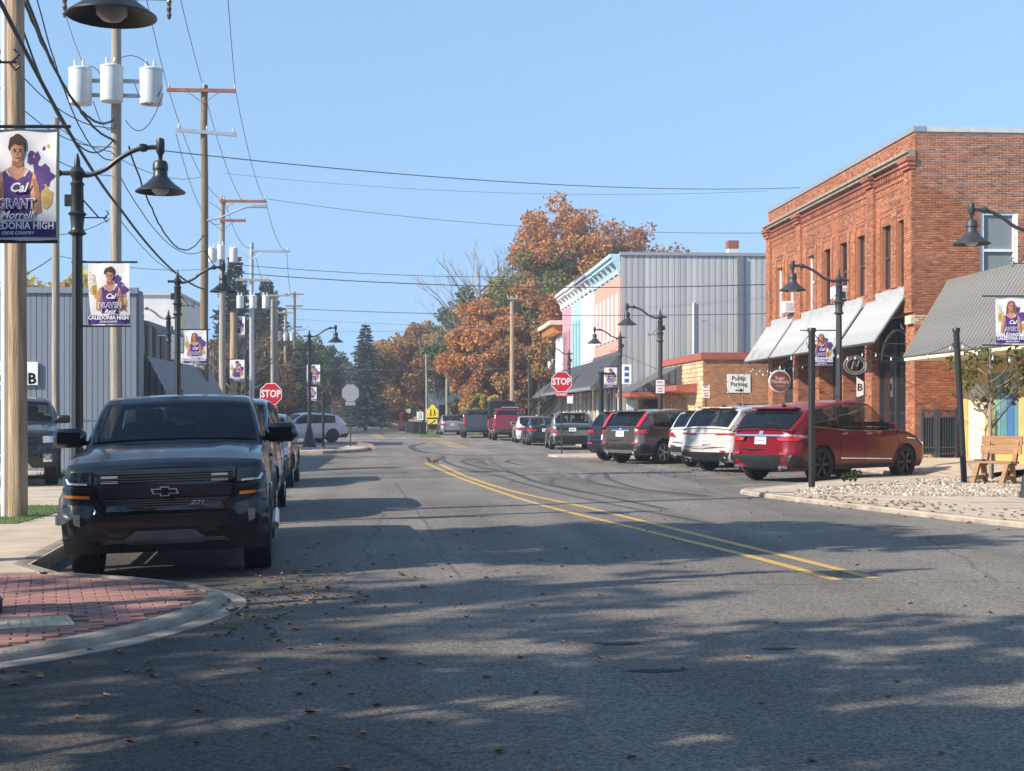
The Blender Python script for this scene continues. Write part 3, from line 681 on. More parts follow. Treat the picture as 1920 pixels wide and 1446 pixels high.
def car_body(c, p, parent):
    ys_ = set()
    n = 44
    for i in range(n + 1): ys_.add(round(lerp(c.yR, c.yF, i / n), 4))
    for e in (0.0, .004, .015, .035, .07, .12): ys_.add(round(c.yR + e, 4)); ys_.add(round(c.yF - e, 4))
    for a in (c.af, c.ar):
        for i in range(15): ys_.add(round(a + c.arch * cos(pi * i / 14), 4))
    for d in c.deck: ys_.add(round(d[0], 4))
    ys_ = sorted(y for y in ys_ if c.yR <= y <= c.yF)
    rows = []
    for y in ys_:
        zs = c.sill
        for a in (c.af, c.ar):
            q = c.arch ** 2 - (y - a) ** 2
            if q > 0: zs = max(zs, c.wr + sqrt(q))
        zt = c.top(y); half = []
        for t in (0, .12, .25, .38, .5, .62, .74, .85, .93, 1.0):
            z = lerp(zs, zt, t); half.append(c.side(1)(y, z))
        hx = half[-1].x
        for u in (.93, .8, .55, .25, 0.0):
            z = zt + c.crown * (1 - u * u) * .9 + (.012 if u < .95 else 0)
            q = c.side(1)(y, zt); half.append(Vector((hx * u, q.y + 0.0, z)))
        low = [Vector((half[0].x * u, half[0].y, zs + (0.03 if u < .9 else 0))) for u in (.0, .5, .88)]
        half = low + half
        rows.append(half + [Vector((-v.x, v.y, v.z)) for v in half[-2:0:-1]])
    mb = MB(); m = len(rows[0])
    vs = [v for r in rows for v in r]
    fs = [(i * m + j, i * m + (j + 1) % m, (i + 1) * m + (j + 1) % m, (i + 1) * m + j) for i in range(len(rows) - 1) for j in range(m)]
    fs += [tuple(range(m)), tuple((len(rows) - 1) * m + j for j in range(m - 1, -1, -1))]
    mb.add(vs, fs)
    return recalc(mb.build('body', p, parent, smooth_deg=38))
def car_cabin(c, p, parent):
    """upper body with window openings; seats, dash and wheel inside"""
    y0, y1 = c.cab[0][0], c.cab[-1][0]
    ex = [c.hy + .05, c.cy - .07, c.gy + .05, c.ry - .04] + [v for q in c.panes for v in q]
    ys_ = sorted(set([round(lerp(y0, y1, i / 30), 4) for i in range(31)] + [round(k[0], 4) for k in c.cab] + [round(v, 4) for v in ex if y0 < v < y1]))
    rows = []
    for y in ys_:
        zt = max(c.roof(y), c.belt(y) + .004); zb = c.belt(y) - .05; half = [Vector((c.cabx(y, c.belt(y)), y, zb))]
        hgt = min(.07, (zt - zb) * .3)
        for t in (.06, .35, .65, 1.0):
            z = lerp(c.belt(y), zt - hgt, t); half.append(Vector((c.cabx(y, z), y, z)))
        xe = c.cabx(y, zt - hgt)
        for a in (.35, .7, 1.0): half.append(Vector((xe - .075 * (1 - cos(a * pi / 2)), y, zt - hgt + hgt * sin(a * pi / 2))))
        for u in (.75, .5, .25, 0): half.append(Vector((half[7].x * u, y, zt + c.rcrown * (1 - u * u))))
        rows.append(half + [Vector((-v.x, v.y, v.z)) for v in half[-2::-1]])
    m = len(rows[0]); fs = []
    for i in range(len(rows) - 1):
        ym = (ys_[i] + ys_[i + 1]) / 2; ws = c.hy + .05 < ym < c.cy - .07 or (c.rear_open and c.gy + .05 < ym < c.ry - .04); sd = any(q[0] < ym < q[1] for q in c.panes) and c.roof(ym) - c.belt(ym) > .22
        for j in range(m - 1):
            k = min(j, m - 2 - j)
            if (ws and k >= 7) or (sd and 1 <= k <= 3): continue
            fs.append((i * m + j, i * m + j + 1, (i + 1) * m + j + 1, (i + 1) * m + j))
    mb = MB(); mb.add([v for r in rows for v in r], fs)
    cb = recalc(mb.build('cabin', p, parent, smooth_deg=50))
    z = c.beltz; fy = lerp(c.hy, c.cy, .15) - .55
    it = MB(); it.box((0, (c.gy + c.cy) / 2, z + .012 + (c.crown if c.kind == 'pickup' else .02)), (c.W * .84, c.cy - c.gy - .3, .02)); it.box((0, c.cy - .28, z + .05), (c.W * .80, .34, .10)); it.build('interior_deck', SEATCLOTH, parent)
    for y in (fy, fy - .95):
        for x in (-.40, .40):
            hh = min(.30, c.zroof - z - .22); st = MB(); st.bevel((x, y, z + hh * .45), (.50, .13, hh * .9), .04); st.bevel((x, y - .01, z + hh + .05), (.24, .09, .16), .035); st.build('seat', SEATCLOTH, parent, 40)
    MB().lathe([(.18, -.02), (.2, 0), (.18, .02), (.165, 0), (.18, -.02)], 18, (-.40, c.cy - .46, z + .06), 'Y', False).build('steering_wheel', PLASTIC, parent, 60)
    return cb
def car_glass(c, parent, gm=None, panes=None, rear=True):
    gm = gm or CLEARGLASS; tm = TINTGLASS
    def screen(name, ya, yb, inset, gm):
        pts = []
        for i in range(9):
            y = lerp(ya, yb, i / 8); z = c.roof(y); xe = c.cabx(y, z - .05) - inset
            pts.append([Vector((xe * (k / 5 - 1), y, z + c.rcrown * (1 - (k / 5 - 1) ** 2 * .92) + .010 + .008 * (abs(k - 5) < 5))) for k in range(11)])
        o = MB(); o.grid(pts); q = o.build(name, gm, parent, smooth_deg=60)
        return q
    screen('windshield', c.hy + .05, c.cy - .07, .06, gm)
    if rear: screen('rear_window', c.gy + .05, c.ry - .04, .09 if c.kind != 'van' else .06, tm)
    for sg in (-1, 1):
        for ya, yb in panes or c.panes:
            poly = []; top = []
            k = 9
            for i in range(k + 1):
                y = lerp(ya, yb, i / k); zt = min(c.roof(y) - .085, c.zroof - .085); zb = c.belt(y) + .035
                if zt > zb + .015: top.append((y, zt, zb))
            if len(top) < 2: continue
            poly = [(y, zb) for y, zt, zb in top] + [(y, zt) for y, zt, zb in reversed(top)]
            decal('side_window', poly, c.cside(sg), gm if (ya, yb) == tuple(c.panes[-1]) else tm, parent, .006, 2, 60)
def rim_mesh(c, style, m):
    r = c.wr * c.rimk; wd = c.tw; mb = MB(); x0 = wd * .36
    mb.lathe([(r, -wd * .4), (r, wd * .44), (r * .93, wd * .46), (r * .9, wd * .36), (r * .88, -wd * .3)], 28, axis='X', cap=False)
    mb.lathe([(r * .2, x0 - .03), (r * .2, x0 + .03), (r * .13, x0 + .045), (.001, x0 + .045)], 16, axis='X', cap=False)
    n, tw, fk = style
    for i in range(n):
        a = 2 * pi * i / n
        for q in ((-tw, tw) if fk else (0,)):
            a1 = a + q; d0 = Vector((0, cos(a), sin(a))); d1 = Vector((0, cos(a1), sin(a1)))
            t0 = Vector((0, -sin(a), cos(a))); t1 = Vector((0, -sin(a1), cos(a1)))
            w0, w1 = r * .075, r * (.06 if fk else .10)
            ia, ib = d0 * r * .15, d1 * r * .93
            xa, xb = x0 + .02, x0 + .005
            vs = [ia - t0 * w0 + Vector((xa, 0, 0)), ia + t0 * w0 + Vector((xa, 0, 0)), ib + t1 * w1 + Vector((xb, 0, 0)), ib - t1 * w1 + Vector((xb, 0, 0))]
            vs += [v - Vector((.045, 0, 0)) for v in vs]
            mb.add(vs, [(0, 1, 2, 3), (7, 6, 5, 4), (0, 4, 5, 1), (1, 5, 6, 2), (2, 6, 7, 3), (3, 7, 4, 0)])
    return mb.mesh('rim', m, 40)
def car_wheels(c, parent, rim_m, style=(5, .16, True)):
    r = c.wr; wd = c.tw; ri = r * c.rimk
    ty = MB().lathe([(ri * .98, -wd * .42), (ri + (r - ri) * .4, -wd * .52), (r * .955, -wd * .5), (r * .995, -wd * .38), (r, -wd * .1), (r, wd * .1), (r * .995, wd * .38), (r * .955, wd * .5), (ri + (r - ri) * .4, wd * .53), (ri * .98, wd * .44)], 36, axis='X', cap=False).mesh('tyre', RUBBER, 40)
    rm = rim_mesh(c, style, rim_m)
    dk = MB().lathe([(ri * .96, -.02), (ri * .96, .0), (.001, .0)], 20, axis='X', cap=False).mesh('brake_disc', PLASTIC)
    for y in (c.af, c.ar):
        for sg in (-1, 1):
            wh = empty('wheel', (sg * (c.hw - wd * .55), y, r), 0 if sg > 0 else pi); wh.parent = parent
            link('tyre', ty, wh); link('rim', rm, wh); link('brake_disc', dk, wh)
    for y in (c.af, c.ar):
        for sg in (-1, 1):
            path = []; lip = MB()
            for i in range(17):
                a = pi * (i / 16) ; yy = y + c.arch * cos(a); zz = max(c.sill, r + c.arch * sin(a)); f = c.side(sg)(yy, zz, .004); path.append(f)
            lip.tube(path, .022, 6); lip.build('wheel_arch_trim', c.archm, parent, 60)
    ub = MB(); ub.box((0, 0, c.sill + .07), (c.W * .62, c.L * .93, .16)); ub.box((0, 0, c.sill + .16), (c.W * .8, c.wb - 2 * c.arch, .2))
    ub.box((0, c.af, r), (c.W * .7, .09, .09)); ub.box((0, c.ar, r), (c.W * .7, .11, .11)); ub.build('underbody', PLASTIC, parent)
def car_mirrors(c, parent, m, sc=1.0, y=None):
    y = y if y is not None else c.cy - .28
    for sg in (-1, 1):
        x = sg * (c.cabx(y, c.belt(y) + .1) + .13 * sc); z = c.belt(y) + .10
        mb = MB(); mb.bevel((x + sg * .03, y, z + .02), (.25 * sc, .13 * sc, .155 * sc), .035 * sc); mb.box((x - sg * .12 * sc, y, z - .04), (.14, .06, .05))
        mr = mb.build('side_mirror', m, parent, 40)
        MB().box((x + sg * .03, y - .068 * sc, z + .03), (.20 * sc, .006, .11 * sc)).build('mirror_glass', CARGLASS, mr)
def seam(c, parent, lines, m=None):
    for sg in (-1, 1):
        for l in lines:
            mb = MB(); path = []
            for a, b in zip(l, l[1:]):
                for i in range(7): path.append(c.side(sg)(lerp(a[0], b[0], i / 6), lerp(a[1], b[1], i / 6), .001))
            mb.tube(path, .006, 4); mb.build('door_seam', m or PLASTIC, parent)
def sides(c, parent, name, poly, m, th=.01):
    for sg in (-1, 1): decal(name, poly, c.side(sg), m, parent, th)
def rear_part(c, parent, name, poly, m, th=.012, mirror=True, cuts=3):
    o = decal(name, poly, c.rear, m, parent, th, cuts)
    if mirror: decal(name, [(-p[0], p[1]) for p in poly], c.rear, m, parent, th, cuts)
    return o
def front_part(c, parent, name, poly, m, th=.012, mirror=True, cuts=3):
    o = decal(name, poly, c.front, m, parent, th, cuts)
    if mirror: decal(name, [(-p[0], p[1]) for p in poly], c.front, m, parent, th, cuts)
    return o
def rect(x0, z0, x1, z1): return [(x0, z0), (x1, z0), (x1, z1), (x0, z1)]
def plate_(c, parent, z, txt='', x=0.0, m=None, back=True):
    fn = c.rear if back else c.front
    o = decal('license_plate', rect(x - .155, z - .078, x + .155, z + .078), fn, m or SIGNWHITE, parent, .022, 0)
    mb = MB()
    for i in range(6):
        p = fn(x - .10 + i * .04, z, .026); mb.box(p, (.022, .004, .05))
    mb.build('plate_characters', mat('plate_ink', (0.05, 0.09, 0.25), .6), o)
SUV = dict(kind='suv', rear_open=True, sill=.27, gap=.055, cr=.26, ck=.9, taper=.045, ctaper=.15, tw=.235, rimk=.72, crown=.02, rcrown=.03, cbw=.955, crw=.73,
           prof=[(0, .93), (.12, .965), (.35, 1.0), (.6, .995), (.8, .975), (.92, .955), (1, .925)], archm=PLASTIC)
def suv(L=4.6, W=1.86, H=1.68, wb=2.7, wr=.35, fo=.93, belt=1.02, hood=1.0, rg=.30, kick=.06, fall=.05, **k):
    d = dict(SUV); yF, yR = L / 2, -L / 2
    cy = yF - 1.12 * L / 4.6; hy = cy - .78 * L / 4.6; ry = yR + rg; gy = yR + .07
    d.update(L=L, W=W, H=H, wb=wb, wr=wr, fo=fo, beltz=belt + kick, zroof=H - .03, cy=cy, hy=hy, ry=ry, gy=gy,
             deck=[(yR, belt + .02), (yR + .45, belt + kick), (yR + 1.0, belt + kick * .75), (yR + 2.0, belt + kick * .15), (cy - .6, belt), (cy, hood + .03), (cy + .35, hood), (yF - .35, hood - .12), (yF - .12, hood - .19), (yF, hood - .30)],
             cab=[(gy, belt + .015), (lerp(gy, ry, .5), lerp(belt, H - .08 - fall, .55)), (ry, H - .085 - fall), (ry + .35, H - .045 - fall * .75), (ry + 1.0, H - .03 - fall * .3), (ry + 1.6, H - .025), (hy - .45, H - .03), (hy - .15, H - .055), (hy, H - .10), (lerp(hy, cy, .5), lerp(H - .10, hood + .04, .47)), (cy, hood + .02)],
             fp=[(.25, .10), (.42, .02), (.6, 0), (.78, .03), (.95, .13)], rp=[(.25, .14), (.38, .02), (.55, 0), (.66, .025), (.72, .05), (1.0, .075), (1.1, .11)])
    pa = ry + .05; pb = cy - .12
    d['panes'] = [(ry + .12, lerp(pa, pb, .30) - .03), (lerp(pa, pb, .30) + .04, lerp(pa, pb, .60) - .04), (lerp(pa, pb, .60) + .04, pb)]
    d.update(k)
    return Car(**d)
def finish(name, c, p, label, cat, group, loc, heading, rim=ALLOY, style=(5, .16, True), glass=None, seams=True, roll=0.0, mirror_m=None, mirror_sc=.9, sc=1.0):
    t = empty(name, loc, -heading); t.scale = (sc, sc, sc); t.rotation_euler = (0, roll, -heading); tag(t, label, cat, group)
    car_body(c, p, t); car_cabin(c, p, t); car_glass(c, t, glass); car_wheels(c, t, rim, style); car_mirrors(c, t, mirror_m or p, mirror_sc)
    if seams:
        b = c.beltz; pl = c.panes
        ls = [[(pl[-1][1] + .05, b - .02), (pl[-1][1] + .12, c.sill + .12)]]
        for q in pl[1:]: ls.append([(q[0] - .03, b - .01), (q[0] - .05, c.sill + .12)])
        ls.append([(pl[-1][1] + .12, c.sill + .12), (max(pl[0][0], c.ar + c.arch * 1.05), c.sill + .12)])
        seam(c, t, ls)
        for q in pl[1:]: sides(c, t, 'door_handle', [(q[0] + .05, b - .17), (q[0] + .25, b - .165), (q[0] + .25, b - .13), (q[0] + .05, b - .135)], c.handle if hasattr(c, 'handle') else p, .03)
    return t
def generic_rear(c, t, lamp, lower=.52, trim=None, plate_z=.86, wiper=True, exhaust=True):
    """tail: lamps, bumper, tailgate joint, plate, wiper, high brake lamp"""
    rear_part(c, t, 'bumper_trim', [(-c.hw * .74, .30), (c.hw * .74, .30), (c.hw * .84, lower - .02), (-c.hw * .84, lower - .02)], PLASTIC, .012, False)
    sides(c, t, 'bumper_wrap', [(c.yR + .07, .32), (c.ar - c.arch - .03, .32), (c.ar - c.arch - .01, .42), (c.yR + .30, lower - .06), (c.yR + .07, lower - .02)], PLASTIC, .010)
    if trim: rear_part(c, t, 'skid_plate', [(-.55, .33), (.55, .33), (.62, .42), (-.62, .42)], trim, .028, False)
    for poly in lamp: rear_part(c, t, 'taillight', poly, REDLAMP, .022)
    rear_part(c, t, 'tailgate_seam', [(-.72, lower + .10), (.72, lower + .10), (.72, lower + .115), (-.72, lower + .115)], PLASTIC, .004, False)
    rear_part(c, t, 'reflector', rect(c.hw * .56, lower - .01, c.hw * .74, lower + .03), REDLAMP, .016)
    plate_(c, t, plate_z)
    if wiper:
        y = lerp(c.gy, c.ry, .25); z = c.roof(y); mb = MB(); mb.tube([(0.02, y - .02, z + .05), (.3, y - .03, z + .035), (.5, y - .02, z + .02)], .012, 6); mb.build('rear_wiper', PLASTIC, t)
    mb = MB(); mb.box((0, c.ry - .03, c.roof(c.ry) + .045), (c.W * .60, .22, .03), rx=-.08); sp_ = mb.build('roof_spoiler', c.spm if hasattr(c, 'spm') else PLASTIC, t)
    MB().box((0, c.ry - .146, c.roof(c.ry) + .05), (.34, .006, .014)).build('brake_lamp', REDLAMP, sp_)
    if exhaust:
        for sg in (-1, 1): MB().lathe([(.04, -.08), (.045, 0), (.036, 0), (.034, -.06)], 12, (sg * .52, c.yR + .07, .30), 'Y', False).build('exhaust_tip', CHROME, t)
def generic_front(c, t, m=None):
    front_part(c, t, 'headlight', [(c.hw * .52, .72), (c.hw * .93, .76), (c.hw * .97, .84), (c.hw * .60, .79)], CLEARLAMP, .014)
    front_part(c, t, 'grille', [(-.42, .42), (.42, .42), (.50, .70), (-.50, .70)], GLOSSBLK, .012, False)
    front_part(c, t, 'bumper_trim', [(-.75, .28), (.75, .28), (.70, .37), (-.70, .37)], PLASTIC, .012, False)
def roof_rails(c, t, m):
    for sg in (-1, 1):
        mb = MB(); ya, yb = c.ry + .15, c.hy - .1; pth = []
        for i in range(9):
            y = lerp(ya, yb, i / 8); pth.append((sg * (c.cabx(y, c.roof(y) - .04) - .07), y, c.roof(y) + (.045 if 0 < i < 8 else .0)))
        mb.tube(pth, .016, 6); mb.build('roof_rail', m, t)
def shark(c, t, m, y=None):
    y = y if y is not None else c.ry + .25; z = c.roof(y) + c.rcrown
    MB().prism([(-.02, y - .10, z - .01), (-.02, y + .12, z - .01), (-.02, y - .06, z + .065)], (.04, 0, 0)).build('antenna_fin', m, t)
def carpos(px, d, z=0.0): return wp(px, d, z)

# ---- the red SUV, rear three-quarter to the camera
P_RED = paint('deep_red_paint', (0.17, 0.003, 0.010), .0, .3); P_RED.node_tree.nodes['Principled BSDF'].inputs['Coat Weight'].default_value = .38; P_RED.node_tree.nodes['Principled BSDF'].inputs['Specular IOR Level'].default_value = .3
c = suv(L=5.0, W=2.0, H=1.80, wb=3.07, wr=.385, fo=.98, belt=1.08, hood=1.08, rg=.62, cr=.36, kick=.12, fall=.15, handle=CHROME, archm=P_RED, crw=.72)
c.spm = P_RED
RW = gp(1535, 903.5); th = radians(54)
cc = RW + Vector((-cos(th) * .85, sin(th) * .85, 0)) - Vector((sin(th), cos(th), 0)) * c.ar
t = finish('parked_suv', c, P_RED, 'glossy deep red SUV parked at an angle beside the brick storefront', 'car', 'cars parked in the angled bay', cc, th, rim=mat('black_rim', (.03, .03, .03), .3, metal=.5), style=(6, .1, True), mirror_m=P_RED, sc=1.08)
generic_rear(c, t, [[(.50, .905), (.90, .90), (.97, .98), (.80, 1.00), (.45, .975)]], lower=.62, plate_z=.905)
rear_part(c, t, 'chrome_bar', [(-.93, 1.00), (.93, 1.00), (.90, 1.035), (-.90, 1.035)], CHROME, .03, False)
sides(c, t, 'taillight_tip', [(c.yR + .10, .93), (c.yR + .55, .985), (c.yR + .58, 1.01), (c.yR + .10, 1.03)], CLEARLAMP, .012)
rear_part(c, t, 'emblem', [(cos(a) * .055, 1.065 + sin(a) * .055) for a in [2 * pi * k / 14 for k in range(14)]], CHROME, .03, False)
sides(c, t, 'chrome_strip', [(c.ar + .62, .50), (c.af - .55, .455), (c.af - .56, .475), (c.ar + .62, .53)], CHROME, .014)
sides(c, t, 'fender_trim', [(c.af + .05, .93), (c.af + .45, .90), (c.af + .44, .925), (c.af + .05, .955)], CHROME, .012)
sides(c, t, 'sill_trim', [(c.ar + .46, .28), (c.af - .46, .28), (c.af - .46, .37), (c.ar + .46, .37)], PLASTIC, .012)
generic_front(c, t); shark(c, t, P_RED)
for sg in (-1, 1):
    pth = [c.cside(sg)(y, c.belt(y) + .02, .012) for y in [lerp(c.panes[0][0] - .05, c.cy - .08, i / 10) for i in range(11)]]
    MB().tube(pth, .011, 6).build('window_chrome', CHROME, t)
for sg in (-1, 1): MB().bevel((sg * .62, c.yR + .04, .33), (.24, .05, .055), .015).build('exhaust_finisher', CHROME, t)
# ---- white SUV nearest to it
P_PEARL = paint('pearl_white_paint', (0.52, 0.475, 0.425), .0, .3); P_WHITE = paint('white_car_paint', (0.55, 0.56, 0.57), .0, .3)
th = radians(55)
c = suv(L=5.0, W=1.98, H=1.74, wb=2.95, wr=.38, fo=.95, belt=1.08, hood=1.06, rg=.55, archm=P_PEARL); c.spm = P_PEARL
RWp = wp(1337, 41.0); cc = RWp + Vector((cos(th) * .84, -sin(th) * .84, 0)) - Vector((sin(th), cos(th), 0)) * c.ar
t = finish('parked_suv', c, P_PEARL, 'pearl white SUV with slim tail lamps, directly left of the red SUV', 'car', 'cars parked in the angled bay', cc, th, sc=1.07)
generic_rear(c, t, [[(.34, .97), (.92, .97), (.96, 1.01), (.90, 1.02), (.34, 1.0)]], lower=.54, plate_z=.80, exhaust=True); generic_front(c, t); shark(c, t, GLOSSBLK)
rear_part(c, t, 'lettering_strip', rect(-.34, 1.0, .34, 1.012), CHROME, .014, False)
# ---- plainer white SUV behind it
c = suv(L=4.65, W=1.86, H=1.66, wb=2.72, wr=.355, belt=1.03, hood=1.01, rg=.50, archm=PLASTIC)
RWp = wp(1303, 44.2); cc = RWp + Vector((cos(th) * .79, -sin(th) * .79, 0)) - Vector((sin(th), cos(th), 0)) * c.ar
t = finish('parked_suv', c, P_WHITE, 'white SUV with grey lower bumper between the pearl and brown SUVs', 'car', 'cars parked in the angled bay', cc, th, sc=1.07)
generic_rear(c, t, [[(.50, .86), (.86, .86), (.90, .97), (.62, .98)]], lower=.60, plate_z=.74, trim=ALLOY); generic_front(c, t); shark(c, t, GLOSSBLK)
# ---- brown crossover
P_BROWN = paint('brown_metallic_paint', (0.115, 0.092, 0.086), .55, .3)
th = radians(50)
c = suv(L=4.56, W=1.84, H=1.655, wb=2.62, wr=.35, belt=1.04, hood=1.03, rg=.52, cr=.32, archm=PLASTIC); c.spm = P_BROWN
RWp = wp(1171, 47.3); cc = RWp + Vector((cos(th) * .79, -sin(th) * .79, 0)) - Vector((sin(th), cos(th), 0)) * c.ar
t = finish('parked_crossover', c, P_BROWN, 'brown metallic crossover with tall red pillar lamps in the parking bay', 'car', 'cars parked in the angled bay', cc, th, sc=1.07, style=(5, .14, True))
generic_rear(c, t, [[(.60, .93), (.88, .90), (.86, 1.03), (.70, 1.05)]], lower=.62, plate_z=.90, trim=ALLOY); generic_front(c, t); shark(c, t, P_BROWN)
for sg in (-1, 1):
    ys_ = [lerp(c.gy + .03, c.ry - .02, i / 6) for i in range(7)]
    a = [Vector((sg * (c.cabx(y, c.roof(y) - .07) - .02), y - .02, c.roof(y) + .015)) for y in ys_]; b = [Vector((sg * (c.cabx(y, c.roof(y) - .07) - .15), y - .035, c.roof(y) + .03)) for y in ys_]
    MB().grid([[p, q] for p, q in zip(a, b)]).build('pillar_lamp', REDLAMP, t)
rear_part(c, t, 'chrome_bar', rect(-.34, .985, .34, 1.015), CHROME, .02, False)
rear_part(c, t, 'emblem', rect(-.05, 1.02, .05, 1.075), CHROME, .02, False)
sides(c, t, 'sill_trim', [(c.ar + .42, .28), (c.af - .42, .28), (c.af - .42, .40), (c.ar + .42, .40)], PLASTIC, .012)
# ---- dark blue crossover behind it
P_NAVY = paint('dark_blue_paint', (0.014, 0.022, 0.045), .3, .25)
c = suv(L=4.55, W=1.84, H=1.64, wb=2.7, wr=.36, belt=1.03, hood=1.02, rg=.56, archm=PLASTIC)
RWp = wp(1141, 49.8); cc = RWp + Vector((cos(th) * .79, -sin(th) * .79, 0)) - Vector((sin(th), cos(th), 0)) * c.ar
t = finish('parked_crossover', c, P_NAVY, 'dark blue crossover half hidden behind the brown one', 'car', 'cars parked in the angled bay', cc, th, sc=1.07)
generic_rear(c, t, [[(.48, .90), (.86, .90), (.90, .97), (.52, .97)]], lower=.56, plate_z=.76); generic_front(c, t)
# ---- silver SUV beyond the cross street
P_SILV = paint('silver_grey_paint', (0.24, 0.255, 0.265), .6, .3)
c = suv(L=4.85, W=1.96, H=1.70, wb=2.86, wr=.37, belt=1.06, hood=1.05, rg=.36, archm=PLASTIC)
t = finish('parked_suv', c, P_SILV, 'silver grey SUV with dark rear panel parked behind the right stop sign', 'car', 'cars parked along the far kerb', wp(1066, 65.8), radians(2))
generic_rear(c, t, [[(.70, .74), (.92, .74), (.92, .98), (.84, .98)]], lower=.66, plate_z=.90); generic_front(c, t); roof_rails(c, t, PLASTIC)
rear_part(c, t, 'rear_panel', rect(-.72, .88, .72, 1.03), GLOSSBLK, .010, False)
for x in (-.62, -.48, .48, .62): MB().lathe([(.045, -.06), (.05, 0), (.038, 0)], 12, (x, c.yR + .05, .36), 'Y', False).build('exhaust_tip', CHROME, t)
def sedan(L=4.7, W=1.82, H=1.45, wb=2.75, wr=.33, **k):
    yF, yR = L / 2, -L / 2; d = dict(SUV); belt = .93
    cy = yF - 1.25; hy = cy - .85; ry = yR + 1.15; gy = yR + .42
    d.update(kind='sedan', L=L, W=W, H=H, wb=wb, wr=wr, fo=.92, beltz=belt, zroof=H - .03, cy=cy, hy=hy, ry=ry, gy=gy, sill=.22, crw=.72,
             deck=[(yR, .93), (yR + .08, 1.0), (yR + .45, 1.0), (yR + .9, belt), (cy, .95), (cy + .3, .93), (yF - .3, .80), (yF, .66)],
             cab=[(gy, 1.0), (lerp(gy, ry, .6), lerp(1.0, H - .06, .66)), (ry, H - .07), (ry + .4, H - .03), (hy - .3, H - .03), (hy, H - .08), (lerp(hy, cy, .5), lerp(H - .08, .95, .46)), (cy, .95)],
             fp=[(.2, .1), (.4, 0), (.6, .02), (.8, .12)], rp=[(.2, .12), (.36, .02), (.5, 0), (.7, .04), (1.0, .05)])
    d['panes'] = [(ry - .05, lerp(ry, cy, .45) - .03), (lerp(ry, cy, .45) + .03, cy - .14)]
    d.update(k); return Car(**d)
def sedan_rear(c, t):
    for q in (1,): rear_part(c, t, 'taillight', [(.42, .72), (.86, .70), (.89, .84), (.50, .84)], REDLAMP, .02)
    plate_(c, t, .78); rear_part(c, t, 'bumper_trim', rect(-.62, .26, .62, .36), PLASTIC, .012, False)
c = sedan(); t = finish('parked_sedan', c, paint('graphite_paint', (0.045, 0.05, 0.062), .5, .3), 'dark grey sedan parked just left of the silver SUV', 'car', 'cars parked along the far kerb', wp(1016, 74), radians(1)); sedan_rear(c, t); generic_front(c, t)
c = sedan(H=1.47); t = finish('parked_sedan', c, P_WHITE, 'white sedan parked between the dark sedan and red pickup', 'car', 'cars parked along the far kerb', wp(993, 80.5), radians(1)); sedan_rear(c, t); generic_front(c, t)
c = sedan(L=4.5, H=1.5); t = finish('parked_sedan', c, paint('silver_paint', (0.42, 0.44, 0.47), .6, .3), 'silver hatchback far along the street beside the lawn', 'car', None, wp(843, 109), radians(-4)); sedan_rear(c, t)
# ---- pickups
def pickup(L=5.85, W=2.03, H=1.88, wb=3.64, wr=.41, cabl=2.55, **k):
    yF, yR = L / 2, -L / 2; d = dict(SUV); belt = 1.30
    cy = yF - 1.42; hy = cy - .72; ry = cy - cabl; gy = ry - .16
    d.update(kind='pickup', L=L, W=W, H=H, wb=wb, wr=wr, fo=.97, sill=.42, gap=.075, beltz=belt, zroof=H - .03, cy=cy, hy=hy, ry=ry, gy=gy, cr=.17, ck=.8, taper=.02, ctaper=.05, tw=.275, rimk=.66, cbw=.965, crw=.76, crown=.045,
             prof=[(0, .955), (.15, .975), (.4, 1.0), (.62, 1.0), (.8, .985), (.93, .972), (1, .95)],
             deck=[(yR, 1.38), (gy - .08, 1.38), (gy - .06, belt), (cy - .2, belt), (cy, 1.29), (cy + .3, 1.285), (yF - .4, 1.215), (yF - .12, 1.165), (yF - .03, 1.12), (yF, 1.08)],
             cab=[(gy, belt + .01), (lerp(gy, ry, .6), 1.66), (ry, H - .07), (ry + .25, H - .035), (hy - .5, H - .03), (hy - .12, H - .055), (hy, H - .10), (lerp(hy, cy, .5), lerp(H - .10, 1.30, .47)), (cy, 1.295)],
             fp=[(.30, .10), (.42, .03), (.55, 0), (.72, 0), (.74, .05), (1.0, .075), (1.1, .11)], rp=[(.3, .08), (.45, 0), (.6, 0), (.63, .10), (1.38, .11)])
    d['panes'] = [(ry + .06, lerp(ry, cy, .47) - .05), (lerp(ry, cy, .47) + .05, cy - .2)]
    d.update(k); return Car(**d)
P_BLK = paint('black_metallic_paint', (0.006, 0.0065, 0.008), .0, .28); P_BLK.node_tree.nodes['Principled BSDF'].inputs['Coat Weight'].default_value = .6; P_BLK.node_tree.nodes['Principled BSDF'].inputs['Specular IOR Level'].default_value = .35
